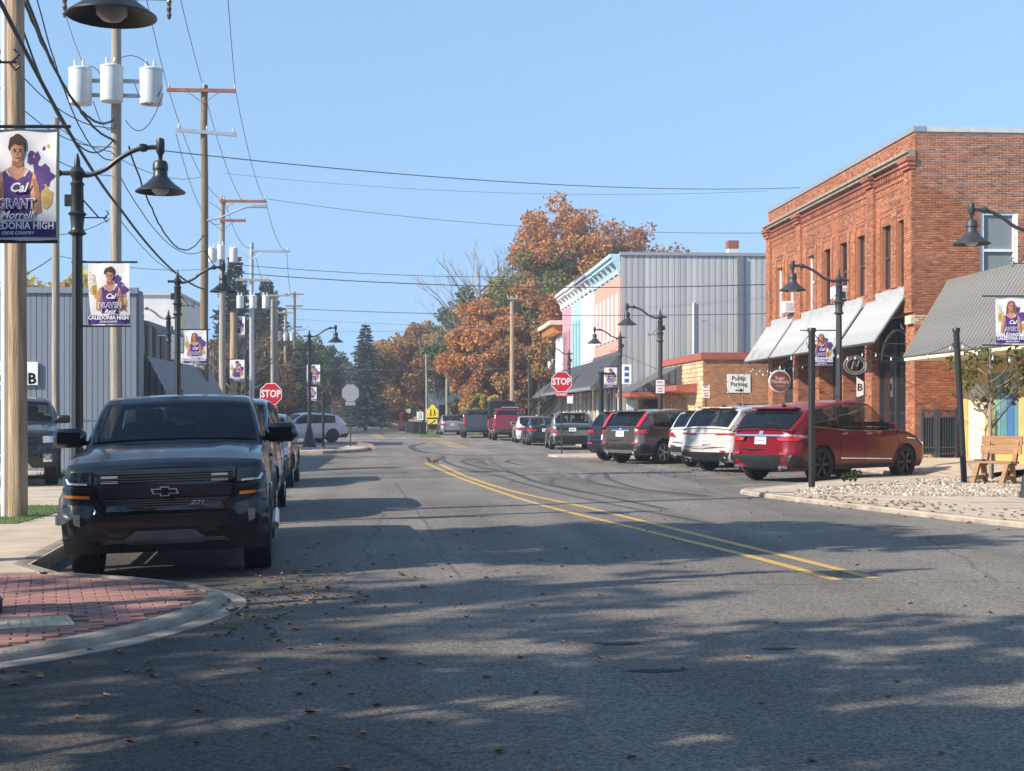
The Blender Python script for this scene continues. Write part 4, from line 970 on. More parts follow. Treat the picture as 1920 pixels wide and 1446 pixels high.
def pick_front(c, t, style):
    fz = lambda n, p, m, th=.014, mi=True: front_part(c, t, n, p, m, th, mi, 3)
    if style == 'bold':
        # measured off the nearest truck: two-storey lamps, twin-slot grille, step in the bumper
        g = fz('grille_surround', [(-.665, .835), (-.56, .71), (.56, .71), (.665, .835), (.69, 1.115), (-.69, 1.115)], GLOSSBLK, .012, False)
        for z0, z1, hw_ in ((.985, 1.085, .655), (.735, .825, .57)):
            for k in range(4):
                zz = lerp(z0, z1, (k + .5) / 4); MB().box((0, c.front(0, zz).y + .028, zz), (hw_ * 2 * (1 if z0 > .9 else lerp(.93, 1.08, k / 3)), .02, .010)).build('grille_slat', mat('satin_black', (.035, .035, .037), .35), t)
        for x in (-.53, .53): MB().box((x, c.front(0, 1.03).y + .032, 1.045), (.16, .012, .022)).build('grille_insert', STEEL, t)
        for x in (-.53, .53): MB().box((x, c.front(0, 1.0).y + .032, .995), (.16, .012, .022)).build('grille_insert', STEEL, t)
        fz('grille_bar', [(-.63, .835), (.63, .835), (.655, .955), (-.655, .955)], P_BLK, .045, False)
        em = fz('emblem', [(-.135, .868), (-.045, .868), (-.045, .848), (.045, .848), (.045, .868), (.115, .868), (.135, .922), (.045, .922), (.045, .942), (-.045, .942), (-.045, .922), (-.115, .922)], ALLOY, .062, False)
        decal('emblem_field', [(-.112, .878), (-.034, .878), (-.034, .859), (.034, .859), (.034, .878), (.104, .878), (.113, .912), (.034, .912), (.034, .931), (-.034, .931), (-.034, .912), (-.104, .912)], c.front, GLOSSBLK, em, .066, 1)
        text('badge_lettering', 'Z71', .055, ALLOY, t, (-.31, c.front(.3, .775).y + .045, .775), (pi / 2, 0, pi), xs=1.5, bold=.002, shear=.25)
        fz('headlight', [(.70, .965), (.985, .985), (.985, 1.055), (.93, 1.10), (.70, 1.10)], GLOSSBLK, .022)
        fz('daytime_lamp', [(.74, .972), (.93, .985), (.955, 1.04), (.935, 1.045), (.91, 1.003), (.74, .99)], CLEARLAMP, .030)
        fz('headlight_lens', [(.73, 1.01), (.88, 1.02), (.88, 1.08), (.73, 1.08)], CARGLASS, .028)
        fz('turn_lamp', [(.72, .838), (.975, .855), (.975, .885), (.72, .868)], AMBER, .022)
        fz('lamp_bar', [(.70, .90), (.99, .915), (.985, .955), (.70, .94)], P_BLK, .03)
        bm_ = fz('bumper', [(-.99, .43), (.99, .43), (1.0, .60), (.985, .79), (.70, .775), (.60, .67), (-.60, .67), (-.70, .775), (-.985, .79), (-1.0, .60)], P_BLK, .05, False)
        fz('fog_lamp', [(.805, .575), (.865, .60), (.872, .70), (.80, .70)], mat('smoked_lens', (.16, .165, .17), .15, metal=.4, coat=.5), .058)
        fz('air_dam', [(-.98, .30), (.98, .30), (.985, .43), (-.985, .43)], PLASTIC, .045, False)
        fz('lower_intake', [(-.52, .45), (.52, .45), (.62, .545), (-.62, .545)], GLOSSBLK, .056, False)
        fz('skid_plate', [(-.62, .395), (-.40, .40), (-.35, .385), (.35, .385), (.40, .40), (.62, .395), (.56, .435), (.40, .432), (.28, .515), (-.28, .515), (-.40, .432), (-.56, .435)], mat('satin_steel', (.15, .155, .16), .4, metal=.7), .085, False)
        fz('tow_slot', rect(.34, .50, .50, .54), PLASTIC, .060)
    else:
        fz('grille_surround', [(-.60, .66), (.60, .66), (.66, 1.12), (-.66, 1.12)], GLOSSBLK, .02, False)
        for k in range(4): MB().box((0, c.front(0, .8).y + .02, .74 + k * .10), (1.16, .03, .03)).build('grille_slat', PLASTIC, t)
        fz('headlight', [(.68, .88), (.985, .90), (.985, 1.10), (.68, 1.10)], GLOSSBLK, .024)
        fz('headlight_lens', [(.71, .92), (.95, .94), (.95, 1.07), (.71, 1.07)], CLEARLAMP, .032)
        fz('bumper', [(-1.0, .42), (1.0, .42), (1.0, .80), (.68, .80), (.60, .64), (-.60, .64), (-.68, .80), (-1.0, .80)], P_BLK, .05, False)
        fz('fog_lamp', [(.72, .52), (.90, .53), (.90, .70), (.72, .70)], CHROME, .06)
        fz('fog_lens', [(.76, .56), (.86, .57), (.86, .66), (.76, .66)], CLEARLAMP, .07)
        fz('skid_plate', [(-.5, .40), (.5, .40), (.42, .50), (-.42, .50)], ALLOY, .075, False)
        plate_(c, t, .60, back=False)
def hood_bulge(c, t, m):
    """raised middle of the hood with two soft creases"""
    rows = []
    for i in range(11):
        y = lerp(c.cy + .10, c.yF - .20, i / 10); z = c.top(y); hx = c.flank(y, z); e = .030 * smooth(i / 3.0) * smooth((10 - i) / 5.0)
        rows.append([(hx * u, y + c.shift(y, z), z + c.crown * (1 - u * u) * .9 + .013 + q * e) for u, q in ((-.86, -.2), (-.78, .9), (-.60, 1.25), (-.46, .55), (-.2, .5), (0, .5), (.2, .5), (.46, .55), (.60, 1.25), (.78, .9), (.86, -.2))])
    MB().grid(rows).build('hood_panel', m, t, smooth_deg=50)
c = pickup(archm=P_BLK)
tc_ = wp(296, 14.55 + 5.85 / 2 * 1.0); 
PK = Vector((-2.63, 14.32 + c.L / 2, -0.04))
t = finish('pickup_truck', c, P_BLK, 'black pickup truck facing the camera at the near left kerb', 'truck', None, PK, pi - .085, glass=TINTGLASS, rim=mat('dark_alloy', (.10, .10, .11), .35, metal=.7), roll=radians(1.55), mirror_m=GLOSSBLK, mirror_sc=1.35)
pick_front(c, t, 'bold'); hood_bulge(c, t, P_BLK)
shark(c, t, P_BLK, c.hy - .55)
for sg in (-1, 1): MB().tube([(sg * (c.hw + .02), c.ar + .62, .40), (sg * (c.hw + .03), c.af - .62, .40)], .045, 8).build('side_step', ALLOY, t)
rear_part(c, t, 'rear_bumper', [(-.99, .50), (.99, .50), (.99, .66), (-.99, .66)], CHROME, .14, False)
rear_part(c, t, 'taillight', [(.84, .85), (.98, .85), (.98, 1.3), (.84, 1.3)], REDLAMP, .02)
y = c.hy - .02; MB().box((0, c.hy + .10, 1.66), (.24, .03, .075)).build('interior_mirror', PLASTIC, t)
for sg in (-1, 1): MB().tube([(sg * .12, c.cy + .02, 1.335), (sg * .62, c.cy - .05, 1.34)], .012, 6).build('wiper', PLASTIC, t)
# second dark vehicle behind it
c = suv(L=5.3, W=2.02, H=1.93, wb=3.05, wr=.40, fo=.98, belt=1.25, hood=1.22, rg=.35, cr=.22, sill=.34, crw=.77, archm=P_BLK)
t = finish('parked_suv', c, paint('charcoal_paint', (0.012, 0.013, 0.016), .15, .25), 'tall charcoal SUV parked right behind the near black pickup', 'car', None, Vector((-3.14, 21.6 + c.L / 2, -.06)), pi - .045, roll=radians(1.5), mirror_sc=1.2, mirror_m=GLOSSBLK); generic_front(c, t)
# dark blue-grey crossover third in line
c = suv(L=4.65, W=1.86, H=1.68, wb=2.7, wr=.36, belt=1.04, hood=1.05, archm=PLASTIC)
P_SLATE = paint('slate_blue_paint', (0.035, 0.05, 0.075), .45, .25)
t = finish('parked_crossover', c, P_SLATE, 'slate blue crossover third in the left kerb row', 'car', None, Vector((-3.60, 31.9 + c.L / 2, -.07)), pi - .03, roll=radians(1.5), mirror_m=P_SLATE); generic_front(c, t)
front_part(c, t, 'headlight', [(c.hw * .55, .80), (c.hw * .93, .84), (c.hw * .96, .92), (c.hw * .60, .88)], CLEARLAMP, .03)
# pickup on the side drive
c = pickup(archm=PLASTIC, H=1.92)
P_GM = paint('gunmetal_paint', (0.042, 0.045, 0.05), .55, .28)
t = finish('pickup_truck', c, P_GM, 'gunmetal pickup parked on the side drive behind the near wooden pole', 'truck', None, wp(14, 30.2, ZA) + Vector((-.22, .975, 0)) * (c.L / 2), pi - .22, mirror_sc=1.15, mirror_m=PLASTIC); pick_front(c, t, 'plain'); hood_bulge(c, t, P_GM)
# white crossover, side on, far left
c = suv(L=4.68, W=1.9, H=1.66, wb=2.72, wr=.37, belt=1.03, hood=1.02, rg=.7, archm=P_WHITE)
t = finish('parked_crossover', c, P_WHITE, 'white crossover seen from its side beyond the left stop sign', 'car', None, wp(569, 79), radians(-118), rim=mat('black_rim', (.03, .03, .03))); generic_front(c, t)
generic_rear(c, t, [[(.45, .90), (.88, .90), (.92, .97), (.5, .96)]], lower=.55, plate_z=.75)
# red pickup with cap, tall dark van, grey pickup
P_TRK = paint('truck_red_paint', (0.22, 0.008, 0.018), .3, .25)
def pick_rear(c, t, m):
    rear_part(c, t, 'taillight', [(.82, .88), (.98, .88), (.98, 1.30), (.84, 1.30)], REDLAMP, .02)
    rear_part(c, t, 'rear_bumper', [(-.99, .50), (.99, .50), (.99, .68), (-.99, .68)], CHROME if m else PLASTIC, .13, False)
    rear_part(c, t, 'tailgate_emblem', [(-.11, 1.06), (.11, 1.06), (.11, 1.13), (-.11, 1.13)], CHROME, .014, False)
    plate_(c, t, .60); rear_part(c, t, 'tailgate_seam', rect(-.78, .76, .78, .775), PLASTIC, .006, False)
c = pickup(archm=P_TRK, H=1.95, cabl=4.15, wr=.40)
t = finish('pickup_truck', c, P_TRK, 'dark red pickup with a canopy parked along the far right kerb', 'truck', 'cars parked along the far kerb', wp(951, 87.5), 0.0); pick_rear(c, t, False)
MB().box((0, c.ry + .1, 1.97), (1.0, .3, .06)).build('roof_lamp', CLEARLAMP, t)
c = suv(L=5.6, W=2.0, H=2.5, wb=3.4, wr=.37, belt=1.25, hood=1.15, rg=.12, crw=.86, kind='van')
t = finish('parked_van', c, paint('black_van_paint', (.02, .022, .028), .2, .3), 'tall black van parked ahead of the red pickup', 'van', 'cars parked along the far kerb', wp(937, 96.5), 0.0)
roof_rails(c, t, ALLOY); generic_rear(c, t, [[(.86, .7), (.95, .7), (.95, 1.2), (.88, 1.2)]], plate_z=.8, wiper=False)
c = pickup(archm=PLASTIC, H=1.9)
t = finish('pickup_truck', c, paint('steel_grey_paint', (.045, .05, .055), .4, .3), 'grey pickup parked left of the tall black van', 'truck', None, wp(893, 97), 0.0); pick_rear(c, t, False)
# ================================================================== STREET FURNITURE
# ---- street lamp: fluted post, S-shaped arm, bell shade
def lamp_meshes(m, tag_):
    r = {}
    r['pole'] = MB().lathe([(.085, .85), (.08, 1.0), (.068, 4.0), (.066, 4.1)], 16, flute=.07, nf=8).mesh('pole', m, 40)
    r['base'] = MB().lathe([(.30, .0), (.30, .10), (.265, .14), (.25, .35), (.20, .45), (.17, .62), (.125, .74), (.13, .80), (.10, .88)], 16, flute=.03, nf=8).mesh('base', m, 35)
    r['collar'] = MB().lathe([(.066, 4.02), (.13, 4.06), (.095, 4.10), (.085, 4.14), (.10, 4.30), (.13, 4.33), (.09, 4.37), (.085, 4.72), (.10, 4.75), (.07, 4.79), (.075, 4.82)], 14).mesh('collar', m, 35)
    r['finial'] = MB().lathe([(.06, 4.81), (.105, 4.87), (.11, 4.91), (.08, 4.96), (.045, 5.0), (.04, 5.08), (.015, 5.17), (.0, 5.18)], 12, cap=False).mesh('finial', m, 35)
    arm = MB(); arm.tube(catmull([(-.20, 0, 4.9), (0, 0, 4.9), (.14, 0, 4.87), (.38, 0, 4.95), (.58, 0, 5.10), (.80, 0, 5.22), (1.0, 0, 5.26), (1.16, 0, 5.26)], 4), .034, 8)
    arm.lathe([(.05, -.24), (.02, -.20)], 8, (0, 0, 4.9), 'X'); arm.lathe([(.05, -.05), (.06, .0), (.05, .05)], 10, (.92, 0, 5.255), 'X')
    r['arm'] = arm.mesh('arm', m, 40)
    r['fitter'] = MB().lathe([(.0, 5.40), (.05, 5.38), (.06, 5.34), (.06, 5.20), (.03, 5.14), (.03, 5.08), (.08, 5.07), (.105, 5.03), (.11, 4.95), (.10, 4.94)], 14, (1.16, 0, 0), cap=False).mesh('fitter', m, 35)
    r['shade'] = MB().lathe([(.095, 4.94), (.10, 4.86), (.13, 4.82), (.20, 4.75), (.345, 4.645), (.345, 4.63), (.335, 4.635), (.19, 4.735), (.10, 4.82)], 24, (1.16, 0, 0), cap=False).mesh('shade', m, 35)
    r['bulb'] = MB().lathe([(.0, 4.59), (.07, 4.605), (.12, 4.65), (.125, 4.72)], 14, (1.16, 0, 0), cap=False).mesh('bulb', mat('frosted_glass', (.5, .48, .44), .3), 60)
    br = MB(); br.tube([(.06, 0, 4.55), (.30, 0, 4.28)], .012, 6); br.tube([(.07, 0, 4.28), (.42, 0, 4.28)], .010, 6); br.tube([(.40, 0, 4.38), (.44, 0, 4.34), (.40, 0, 4.30), (.37, 0, 4.27), (.41, 0, 4.22), (.44, 0, 4.25)], .010, 6)
    br.box((-.12, 0, 4.52), (.10, .07, .16))
    r['hanger_bracket'] = br.mesh('hanger_bracket', m, 40)
    return r
LM = lamp_meshes(BLACK, 'a'); LMR = lamp_meshes(IRON, 'b')
def street_lamp(pos, rz, label, group, ms):
    t = empty('street_lamp', pos, rz); tag(t, label, 'street lamp', group)
    for k in ('base', 'pole', 'collar', 'finial', 'arm', 'fitter', 'shade', 'bulb', 'hanger_bracket'):
        p = link(k, ms[k], t)
    return t
def blob(cx, cy, rx, ry, n, rnd, j=.12): return [(cx + cos(2 * pi * i / n) * rx * rnd.uniform(1 - j, 1 + j), cy + sin(2 * pi * i / n) * ry * rnd.uniform(1 - j, 1 + j)) for i in range(n)]
BW, BH = 0.58, 0.87
def banner(pos, rz, label, group, seed, first, last, girl=False, sc=1.0, names=True):
    """vinyl banner between two rods on a post at the origin; face towards -Y, hanging on the +X side"""
    rnd = random.Random(seed)
    t = empty('pole_banner', pos, rz); t.scale = (sc, sc, sc); tag(t, label, 'banner', group)
    x0, z1 = .15, 3.64; z0 = z1 - BH
    def wave(u, v): return .010 * sin(u * 5 + seed) * v + .012 * sin(v * 4 + seed * 2) + .005 * sin(u * 9 + v * 6)
    cl = MB(); rows = [[(x0 + BW * u / 12, wave(u / 12, v / 12), z1 - BH * v / 12) for u in range(13)] for v in range(13)]
    cl.grid(rows); cl.grid([[(p[0], p[1] + .003, p[2]) for p in r[::-1]] for r in rows]); cl.build('cloth', VINYL, t, 60)
    for z in (z1 + .02, z0 - .005): MB().tube([(-.08, 0, z), (.84 if z > 3.5 else .74, 0, z)], .014, 6).build('banner_rod', BLACK, t)
    def pr(name, poly, m, lay):
        def fn(u, v, off): return Vector((x0 + BW * u, wave(u, v) - .0015 - lay * .0012 if off > 0 else wave(u, v) - .0005, z1 - BH * v))
        # scale-free outline: keep facets small so the print follows the cloth
        return decal(name, poly, fn, m, t, 1.0, 2, 60)
    cx = .50 + rnd.uniform(-.03, .03); hv = .20 if not girl else .19
    pr('print_splash', blob(.80, .42, .16, .13, 16, rnd, .35), PURPLE, 0); pr('print_splash', blob(.70, .26, .09, .07, 14, rnd, .35), PURPLE, 0)
    pr('print_splash', blob(.86, .62, .09, .10, 13, rnd, .4), GOLD, 0); pr('print_splash', blob(.16, .42, .10, .12, 13, rnd, .4), GOLD, 0)
    for k in range(5): pr('print_splash', blob(rnd.uniform(.62, .95), rnd.uniform(.14, .7), .022, .02, 8, rnd, .3), PURPLE if k % 2 else GOLD, 0)
    # figure: shoulders and arms, neck, top, face, hair
    if girl: pr('print_hair', [(cx - .15, .20), (cx - .10, .10), (cx, .07), (cx + .10, .10), (cx + .15, .20), (cx + .18, .42), (cx + .09, .46), (cx - .09, .46), (cx - .18, .42)], HAIRR, 1)
    pr('print_arms', [(cx - .07, .33), (cx - .25, .40), (cx - .32, .52), (cx - .34, .74), (cx - .24, .77), (cx - .20, .62), (cx + .20, .62), (cx + .24, .77), (cx + .33, .74), (cx + .30, .52), (cx + .24, .40), (cx + .07, .33)], SKIN, 2)
    pr('print_neck', [(cx - .07, .24), (cx + .07, .24), (cx + .08, .37), (cx, .42), (cx - .08, .37)], SKIN, 3)
    pr('print_top', [(cx - .15, .365), (cx - .09, .42), (cx, .46), (cx + .09, .42), (cx + .15, .365), (cx + .20, .40), (cx + .17, .52), (cx + .21, .80), (cx - .21, .80), (cx - .17, .52), (cx - .20, .40)], PURPLE, 4)
    pr('print_face', [(cx + .095 * sin(a) * (1 - .22 * max(0, -cos(a))), hv - .095 * cos(a)) for a in [2 * pi * k / 14 for k in range(14)]], SKIN, 5)
    if girl: pr('print_fringe', [(cx - .12, .20), (cx - .09, .10), (cx, .075), (cx + .09, .10), (cx + .12, .20), (cx + .07, .13), (cx, .115), (cx - .06, .14)], HAIRR, 6)
    else: pr('print_hair', blob(cx, hv - .062, .128, .088, 18, rnd, .13), HAIRD, 4.8); pr('print_fringe', [(cx - .10, hv - .02), (cx - .105, hv - .09), (cx - .04, hv - .12), (cx + .05, hv - .12), (cx + .105, hv - .085), (cx + .10, hv - .02), (cx + .07, hv - .06), (cx + .02, hv - .05), (cx - .03, hv - .065), (cx - .07, hv - .05)], HAIRD, 6)
    for sx in (-.035, .035): pr('print_eye', blob(cx + sx, hv + .0, .013, .008, 6, rnd, .05), HAIRD, 7)
    pr('print_mouth', [(cx - .035, hv + .052), (cx + .035, hv + .052), (cx + .02, hv + .062), (cx - .02, hv + .062)], HAIRR, 7)
    SHD = mat('print_shadow', (.30, .13, .085), .7, var=.15, scale=14)
    pr('print_shade', [(cx + .02, hv - .09), (cx + .085, hv - .05), (cx + .092, hv + .01), (cx + .06, hv + .075), (cx + .015, hv + .092), (cx + .045, hv + .03), (cx + .05, hv - .03)], SHD, 5.4)
    pr('print_shade', [(cx - .055, hv + .085), (cx + .06, hv + .085), (cx + .075, hv + .13), (cx, hv + .15), (cx - .06, hv + .12)], SHD, 4.6)
    pr('print_shade', [(cx + .20, .45), (cx + .26, .44), (cx + .31, .56), (cx + .32, .73), (cx + .27, .75), (cx + .25, .60)], SHD, 2.6); pr('print_shade', [(cx - .20, .46), (cx - .17, .52), (cx - .20, .62), (cx - .24, .75), (cx - .27, .75), (cx - .24, .58)], SHD, 2.6)
    pr('print_fold', [(cx + .08, .46), (cx + .15, .44), (cx + .16, .55), (cx + .19, .79), (cx + .10, .79), (cx + .12, .60)], mat('print_dark_purple', (.035, .012, .10), .7), 4.5)
    for sx in (-1, 1): pr('print_strap', [(cx + sx * .14, .37), (cx + sx * .155, .37), (cx + sx * .10, .425), (cx + sx * .085, .425)], PRINTWHITE, 4.6)
    for sx in (-.037, .037): pr('print_brow', [(cx + sx - .022, hv - .020), (cx + sx + .022, hv - .020), (cx + sx + .02, hv - .013), (cx + sx - .02, hv - .013)], HAIRD, 7)
    pr('print_nose', [(cx - .004, hv + .005), (cx + .008, hv + .005), (cx + .018, hv + .034), (cx - .01, hv + .036)], SHD, 6)
    pr('print_band', [(.0, .83), (1.0, .83), (1.0, .965), (.0, .965)], PURPLE, 5)
    def tx(s, u, v, size, m, xs=1.0, sh=0.0, bold=.001, rot=0.0): return text('lettering', s, size, m, t, (x0 + BW * u, wave(u, v) - .026, z1 - BH * v), (pi / 2, -rot, 0), xs=xs, bold=bold, shear=sh)
    tx('Cal', cx + .02, .53, .10, PRINTWHITE, 1.0, .35, .002)
    if names:
        tx(first, cx, .675, .105, mat('print_outline', (.75, .73, .8), .6), .80, 0, .0045); tx(first, cx, .675, .100, PURPLE, .80, 0, -.001).location.y -= .002
        tx(last, cx, .775, .085, PRINTWHITE, .95, .35, .001)
    tx('CALEDONIA HIGH', .5, .872, .077, PRINTWHITE, .88, 0, .0015); tx('CROSS COUNTRY', .5, .935, .034, PRINTWHITE, .9, .2, .0006)
    tx('2023-2027', .085, .30, .066, GOLD, 1.0, 0, .001, pi / 2)
    return t
Z0 = 0.10
GL = 'street lamps along the left pavement'; GR = 'street lamps along the right pavement'
def lampbase(px, d, z): return wp(px, d, z)
lampsL = [(-70, 11.2, ZA, 'black bell street lamp nearest on the left, only its shade in view'), (145, 20.1, ZA, 'black bell street lamp beside the near utility poles on the left'),
          (333, 36.6, ZA, 'black bell street lamp second in view along the left kerb'), (580, 63.5, .12, 'black bell street lamp on the far left corner by the stop sign back')]
for px, d, z, lab in lampsL: street_lamp(lampbase(px, d, z), -YAW, lab, GL, LM)
street_lamp(wp(461, 84, .12), -YAW, 'small far street lamp behind the left stop sign', GL, LM)
street_lamp(wp(316, 51, .10), pi * .86, 'street lamp with its arm turned away, behind the cheer banner', GL, LM)
lampsR = [(1942, 26.3, ZR, 'street lamp reaching in from the right edge over the banner'), (1573, 36.3, ZR, 'street lamp in front of the brick building awnings'), (1238, 50.3, ZR, 'street lamp before the grey metal wall'),
          (1163, 65.2, .15, 'street lamp by the salmon painted facade'), (1067, 83, .15, 'street lamp behind the right stop sign'), (992, 99, .15, 'far street lamp beyond the white shopfront'), (937, 118, .12, 'farthest street lamp against the orange tree')]
for px, d, z, lab in lampsR: street_lamp(wp(px, d, z), pi - YAW - .04, lab, GR, LMR)
GB = 'sports banners on the lamp posts'
banner(wp(-70, 11.2, ZA + .12), -YAW, 'large purple and white athlete banner cut by the left frame edge', GB, 1, 'GRANT', 'Morrell', sc=1.0)
banner(wp(145, 20.1, ZA), -YAW, 'athlete banner beside the tall transformer pole', GB, 2, 'DRAVEN', 'Reid')
banner(wp(333, 36.6, ZA + .02), -YAW, 'cheerleader banner on the second left street lamp', GB, 3, 'PAIGE', 'Koopal', True)
banner(wp(329, 51, .12), -YAW, 'small banner low behind the cheerleader banner', GB, 4, 'MIA', 'Kerk', True, names=False)
banner(wp(580 - 11, 63.5, .12), -YAW, 'banner on the far left corner lamp', GB, 5, 'SAM', 'Vos')
banner(wp(572, 92, -.35), -YAW, 'small far banner below the corner lamp banner', GB, 6, 'LEE', 'Orr', names=False)
banner(wp(1942, 26.3, .10), -YAW, 'long haired athlete banner at the right frame edge', GB, 7, 'AVERY', 'Krontz', True)
t = bpy.data.objects[-1] if False else [o for o in COL.objects if o.get('label') == 'long haired athlete banner at the right frame edge'][0]
def hang_left(o):
    """banner on the other side of its post: shift so it hangs on -X"""
    for ch in o.children: ch.location.x -= .15 * 2 + BW + (.02 if ch.name.startswith('banner_rod') else .0)
hang_left(t)
b = banner(wp(1573, 36.3, .05), -YAW, 'dark haired athlete banner between the black post and lamp', GB, 8, 'JADE', 'Vertainer', True); hang_left(b)
b = banner(wp(1163, 65.2, .05), -YAW, 'banner beside the lamp at the salmon facade', GB, 9, 'COLE', 'Ames'); hang_left(b)
# ---- utility poles
def insulator(mb, p, s=1.0): mb.lathe([(.02, 0), (.045, .04), (.03, .06), (.05, .09), (.03, .11), (.035, .16), (.01, .18)], 8, p)
def can(mb, top, s=1.0): pass
def utility_pole(px, d, z, top_py, label, m=WOODG, r0=.17, r1=.12, lean=0.0, group='utility poles along the left side', height=None):
    p = wp(px, d, z); h = height or (hz(top_py, d) - z); t = empty('utility_pole', p); tag(t, label, 'utility pole', group)
    rnd = random.Random(int(px)); k = 8
    MB().tube([(lean * h * i / k + rnd.uniform(-.012, .012), rnd.uniform(-.012, .012), h * i / k - (.05 if i == 0 else 0)) for i in range(k + 1)], [lerp(r0, r1, i / k) for i in range(k + 1)], 12).build('shaft', m, t, 60)
    t['h'] = h
    return t
def crossarm(t, z, x0, x1, m, tilt=0.0, n_ins=(), brace=True, y=-.16):
    a = MB(); cx = (x0 + x1) / 2; a.box((cx, y, z), (x1 - x0, .10, .12), ry=-tilt); ca = a.build('crossarm', m, t)
    if brace:
        for sg in (-1, 1):
            MB().tube([(0, y - .02, z - .45), (sg * min(.6, abs(x1) * .6), y - .06, z - .04)], .014, 5).build('brace', m if m is not XARM else XARM, t)
    for x in n_ins:
        i_ = MB(); insulator(i_, (x, y, z + .06 + (x - cx) * math.tan(tilt))); i_.build('insulator', PORCELAIN, ca)
def transformer(t, x, y, z, h=.85, r=.27, m=CANGREY):
    tr = MB().lathe([(r * .96, z), (r, z + .03), (r, z + h * .93), (r * 1.04, z + h * .94), (r * 1.03, z + h * .98), (r * .6, z + h * 1.03), (.02, z + h * 1.04)], 20, (x, y, 0)).build('transformer', m, t, 40)
    for dx in (-.10, .08):
        b_ = MB(); insulator(b_, (x + dx, y - .05, z + h)); b_.build('bushing', PORCELAIN, tr)
    MB().box((x, y + r + .06, z + h * .55), (.12, .14, h * .5)).build('mount', STEEL, tr)
# near pole with the white conduit
t = utility_pole(33, 21.5, ZA, -40, 'thick light brown utility pole with a white conduit at the left edge', WOODP, .145, .118, lean=-.004, height=9.5)
MB().lathe([(.055, 0), (.055, 9.3)], 10, (-.195, .02, 0)).build('conduit', WHITE, t, 50)
t = utility_pole(218, 33, ZA, -60, 'tall utility pole carrying three large grey transformers', WOODG, .138, .105, height=12.2)
z = hz(202, 33) - ZA
for dx, zz in ((-.74, 0), (-.04, .07), (.84, .02)): transformer(t, dx, -.30, z + zz, .82, .255)
MB().bbox((-.8, -.12, z + .55), (.9, -.04, z + .63)).build('mounting_bar', STEEL, t); MB().bbox((-.8, -.12, z + .22), (.9, -.04, z + .30)).build('mounting_bar', STEEL, t)
crossarm(t, hz(3, 33), -1.15, 1.25, WOODG, 0, (), True)
for x in (-1.12, 1.22):
    i_ = MB(); i_.lathe([(.03, -.55), (.06, -.45), (.04, -.4), (.06, -.3), (.04, -.25), (.06, -.15), (.03, 0)], 8, (x, -.16, hz(3, 33) + .05)); i_.build('fuse_insulator', mat('brown_porcelain', (.08, .05, .04), .3), t)
t = utility_pole(383, 51, ZA, 160, 'tall brown utility pole with a rust red crossarm at its top', WOODD, .152, .118)
h = t['h']; crossarm(t, h - .22, -1.28, 1.12, XARM, 0, (-1.2, 0.0, 1.1)); crossarm(t, hz(250, 51) - ZA, -.95, 1.15, STEEL, -.07, (-.85, 0.12, 1.05), False)
a_ = MB(); a_.tube(catmull([(.1, -.1, hz(418, 51)), (.6, -.12, hz(412, 51)), (1.3, -.15, hz(396, 51)), (1.7, -.15, hz(391, 51))], 4), .03, 8); a_.build('lamp_arm', STEEL, t); MB().box((1.95, -.15, hz(391, 51)), (.55, .2, .09)).build('lamp_head', STEEL, t)
t = utility_pole(417, 67, ZA, 368, 'utility pole with a red crossarm and small transformers behind the brown pole', WOODG, .17, .12)
h = t['h']; crossarm(t, h - .25, -.1, 2.05, XARM, 0, (.1, .9, 1.95)); crossarm(t, h - 1.15, -.1, 1.1, XARM, 0, (1.0,), True)
z = hz(493, 67) - ZA
for dx in (-.42, -.02, .55): transformer(t, dx, -.28, z + (.12 if dx == -.02 else 0), .66, .19)
t = utility_pole(438, 58, ZA, 640, 'short wooden pole carrying two banners', WOODP, .15, .14, height=5.6)
banner(wp(425, 58, .12), -YAW, 'upper banner on the short wooden pole', GB, 10, 'RILEY', 'Sosa', True, names=False).location.z = 1.9
banner(wp(424, 57.5, .12), -YAW, 'lower banner on the short wooden pole', GB, 11, 'BEN', 'Park', names=False)
t = utility_pole(472, 80, .12, 455, 'slim grey steel pole with one-sided arm', STEEL, .15, .12)
h = t['h']; crossarm(t, h - .5, 0, 2.1, STEEL, 0, (.9, 2.0)); crossarm(t, h - 2.1, -.9, 1.0, WOODG, 0, (-.6, .8), False); z = hz(583, 80)
for dx in (-.6, .1, .8): transformer(t, dx, -.28, z, .70, .2)
t = utility_pole(511, 104, .12, 552, 'distant pole with crossarm, left of a close pair', WOODG, .16, .12); crossarm(t, t['h'] - .1, -.8, 1.3, WOODG, 0, (-.7, 1.2))
t = utility_pole(518, 112, .12, 545, 'distant pole of a close pair with street lamp arm', WOODG, .17, .12)
a_ = MB(); a_.tube(catmull([(.0, -.1, hz(634, 112)), (.5, -.1, hz(625, 112)), (1.5, -.1, hz(617, 112))], 4), .035, 6); a_.build('lamp_arm', STEEL, t); MB().box((1.75, -.1, hz(616, 112)), (.5, .2, .1)).build('lamp_head', STEEL, t)
t = utility_pole(535, 122, .12, 582, 'distant pole with three small transformers', WOODG, .16, .12); z = hz(642, 122)
for dx in (-.5, .05, .6): transformer(t, dx, -.28, z, .65, .2)
crossarm(t, t['h'] - .2, -.7, .7, WOODG, 0, (-.6, .6))
t = utility_pole(552, 135, .12, 548, 'farthest dark pole with double crossarms on the left', WOODD, .17, .13); crossarm(t, t['h'] - .2, -.9, .9, WOODD, 0, (-.8, .8)); crossarm(t, t['h'] - 1.3, -.8, .8, WOODD, 0, (-.7, .7))
t = utility_pole(105, 36, ZA, 222, 'thin pole with a guy wire behind the large banner', WOODG, .10, .085)
t = utility_pole(960, 96, .15, 556, 'pale wooden utility pole in front of the orange tree', WOODP, .17, .13, group='utility poles on the right'); crossarm(t, t['h'] - .15, -.35, .35, WOODG, 0, (-.3, .3), False)
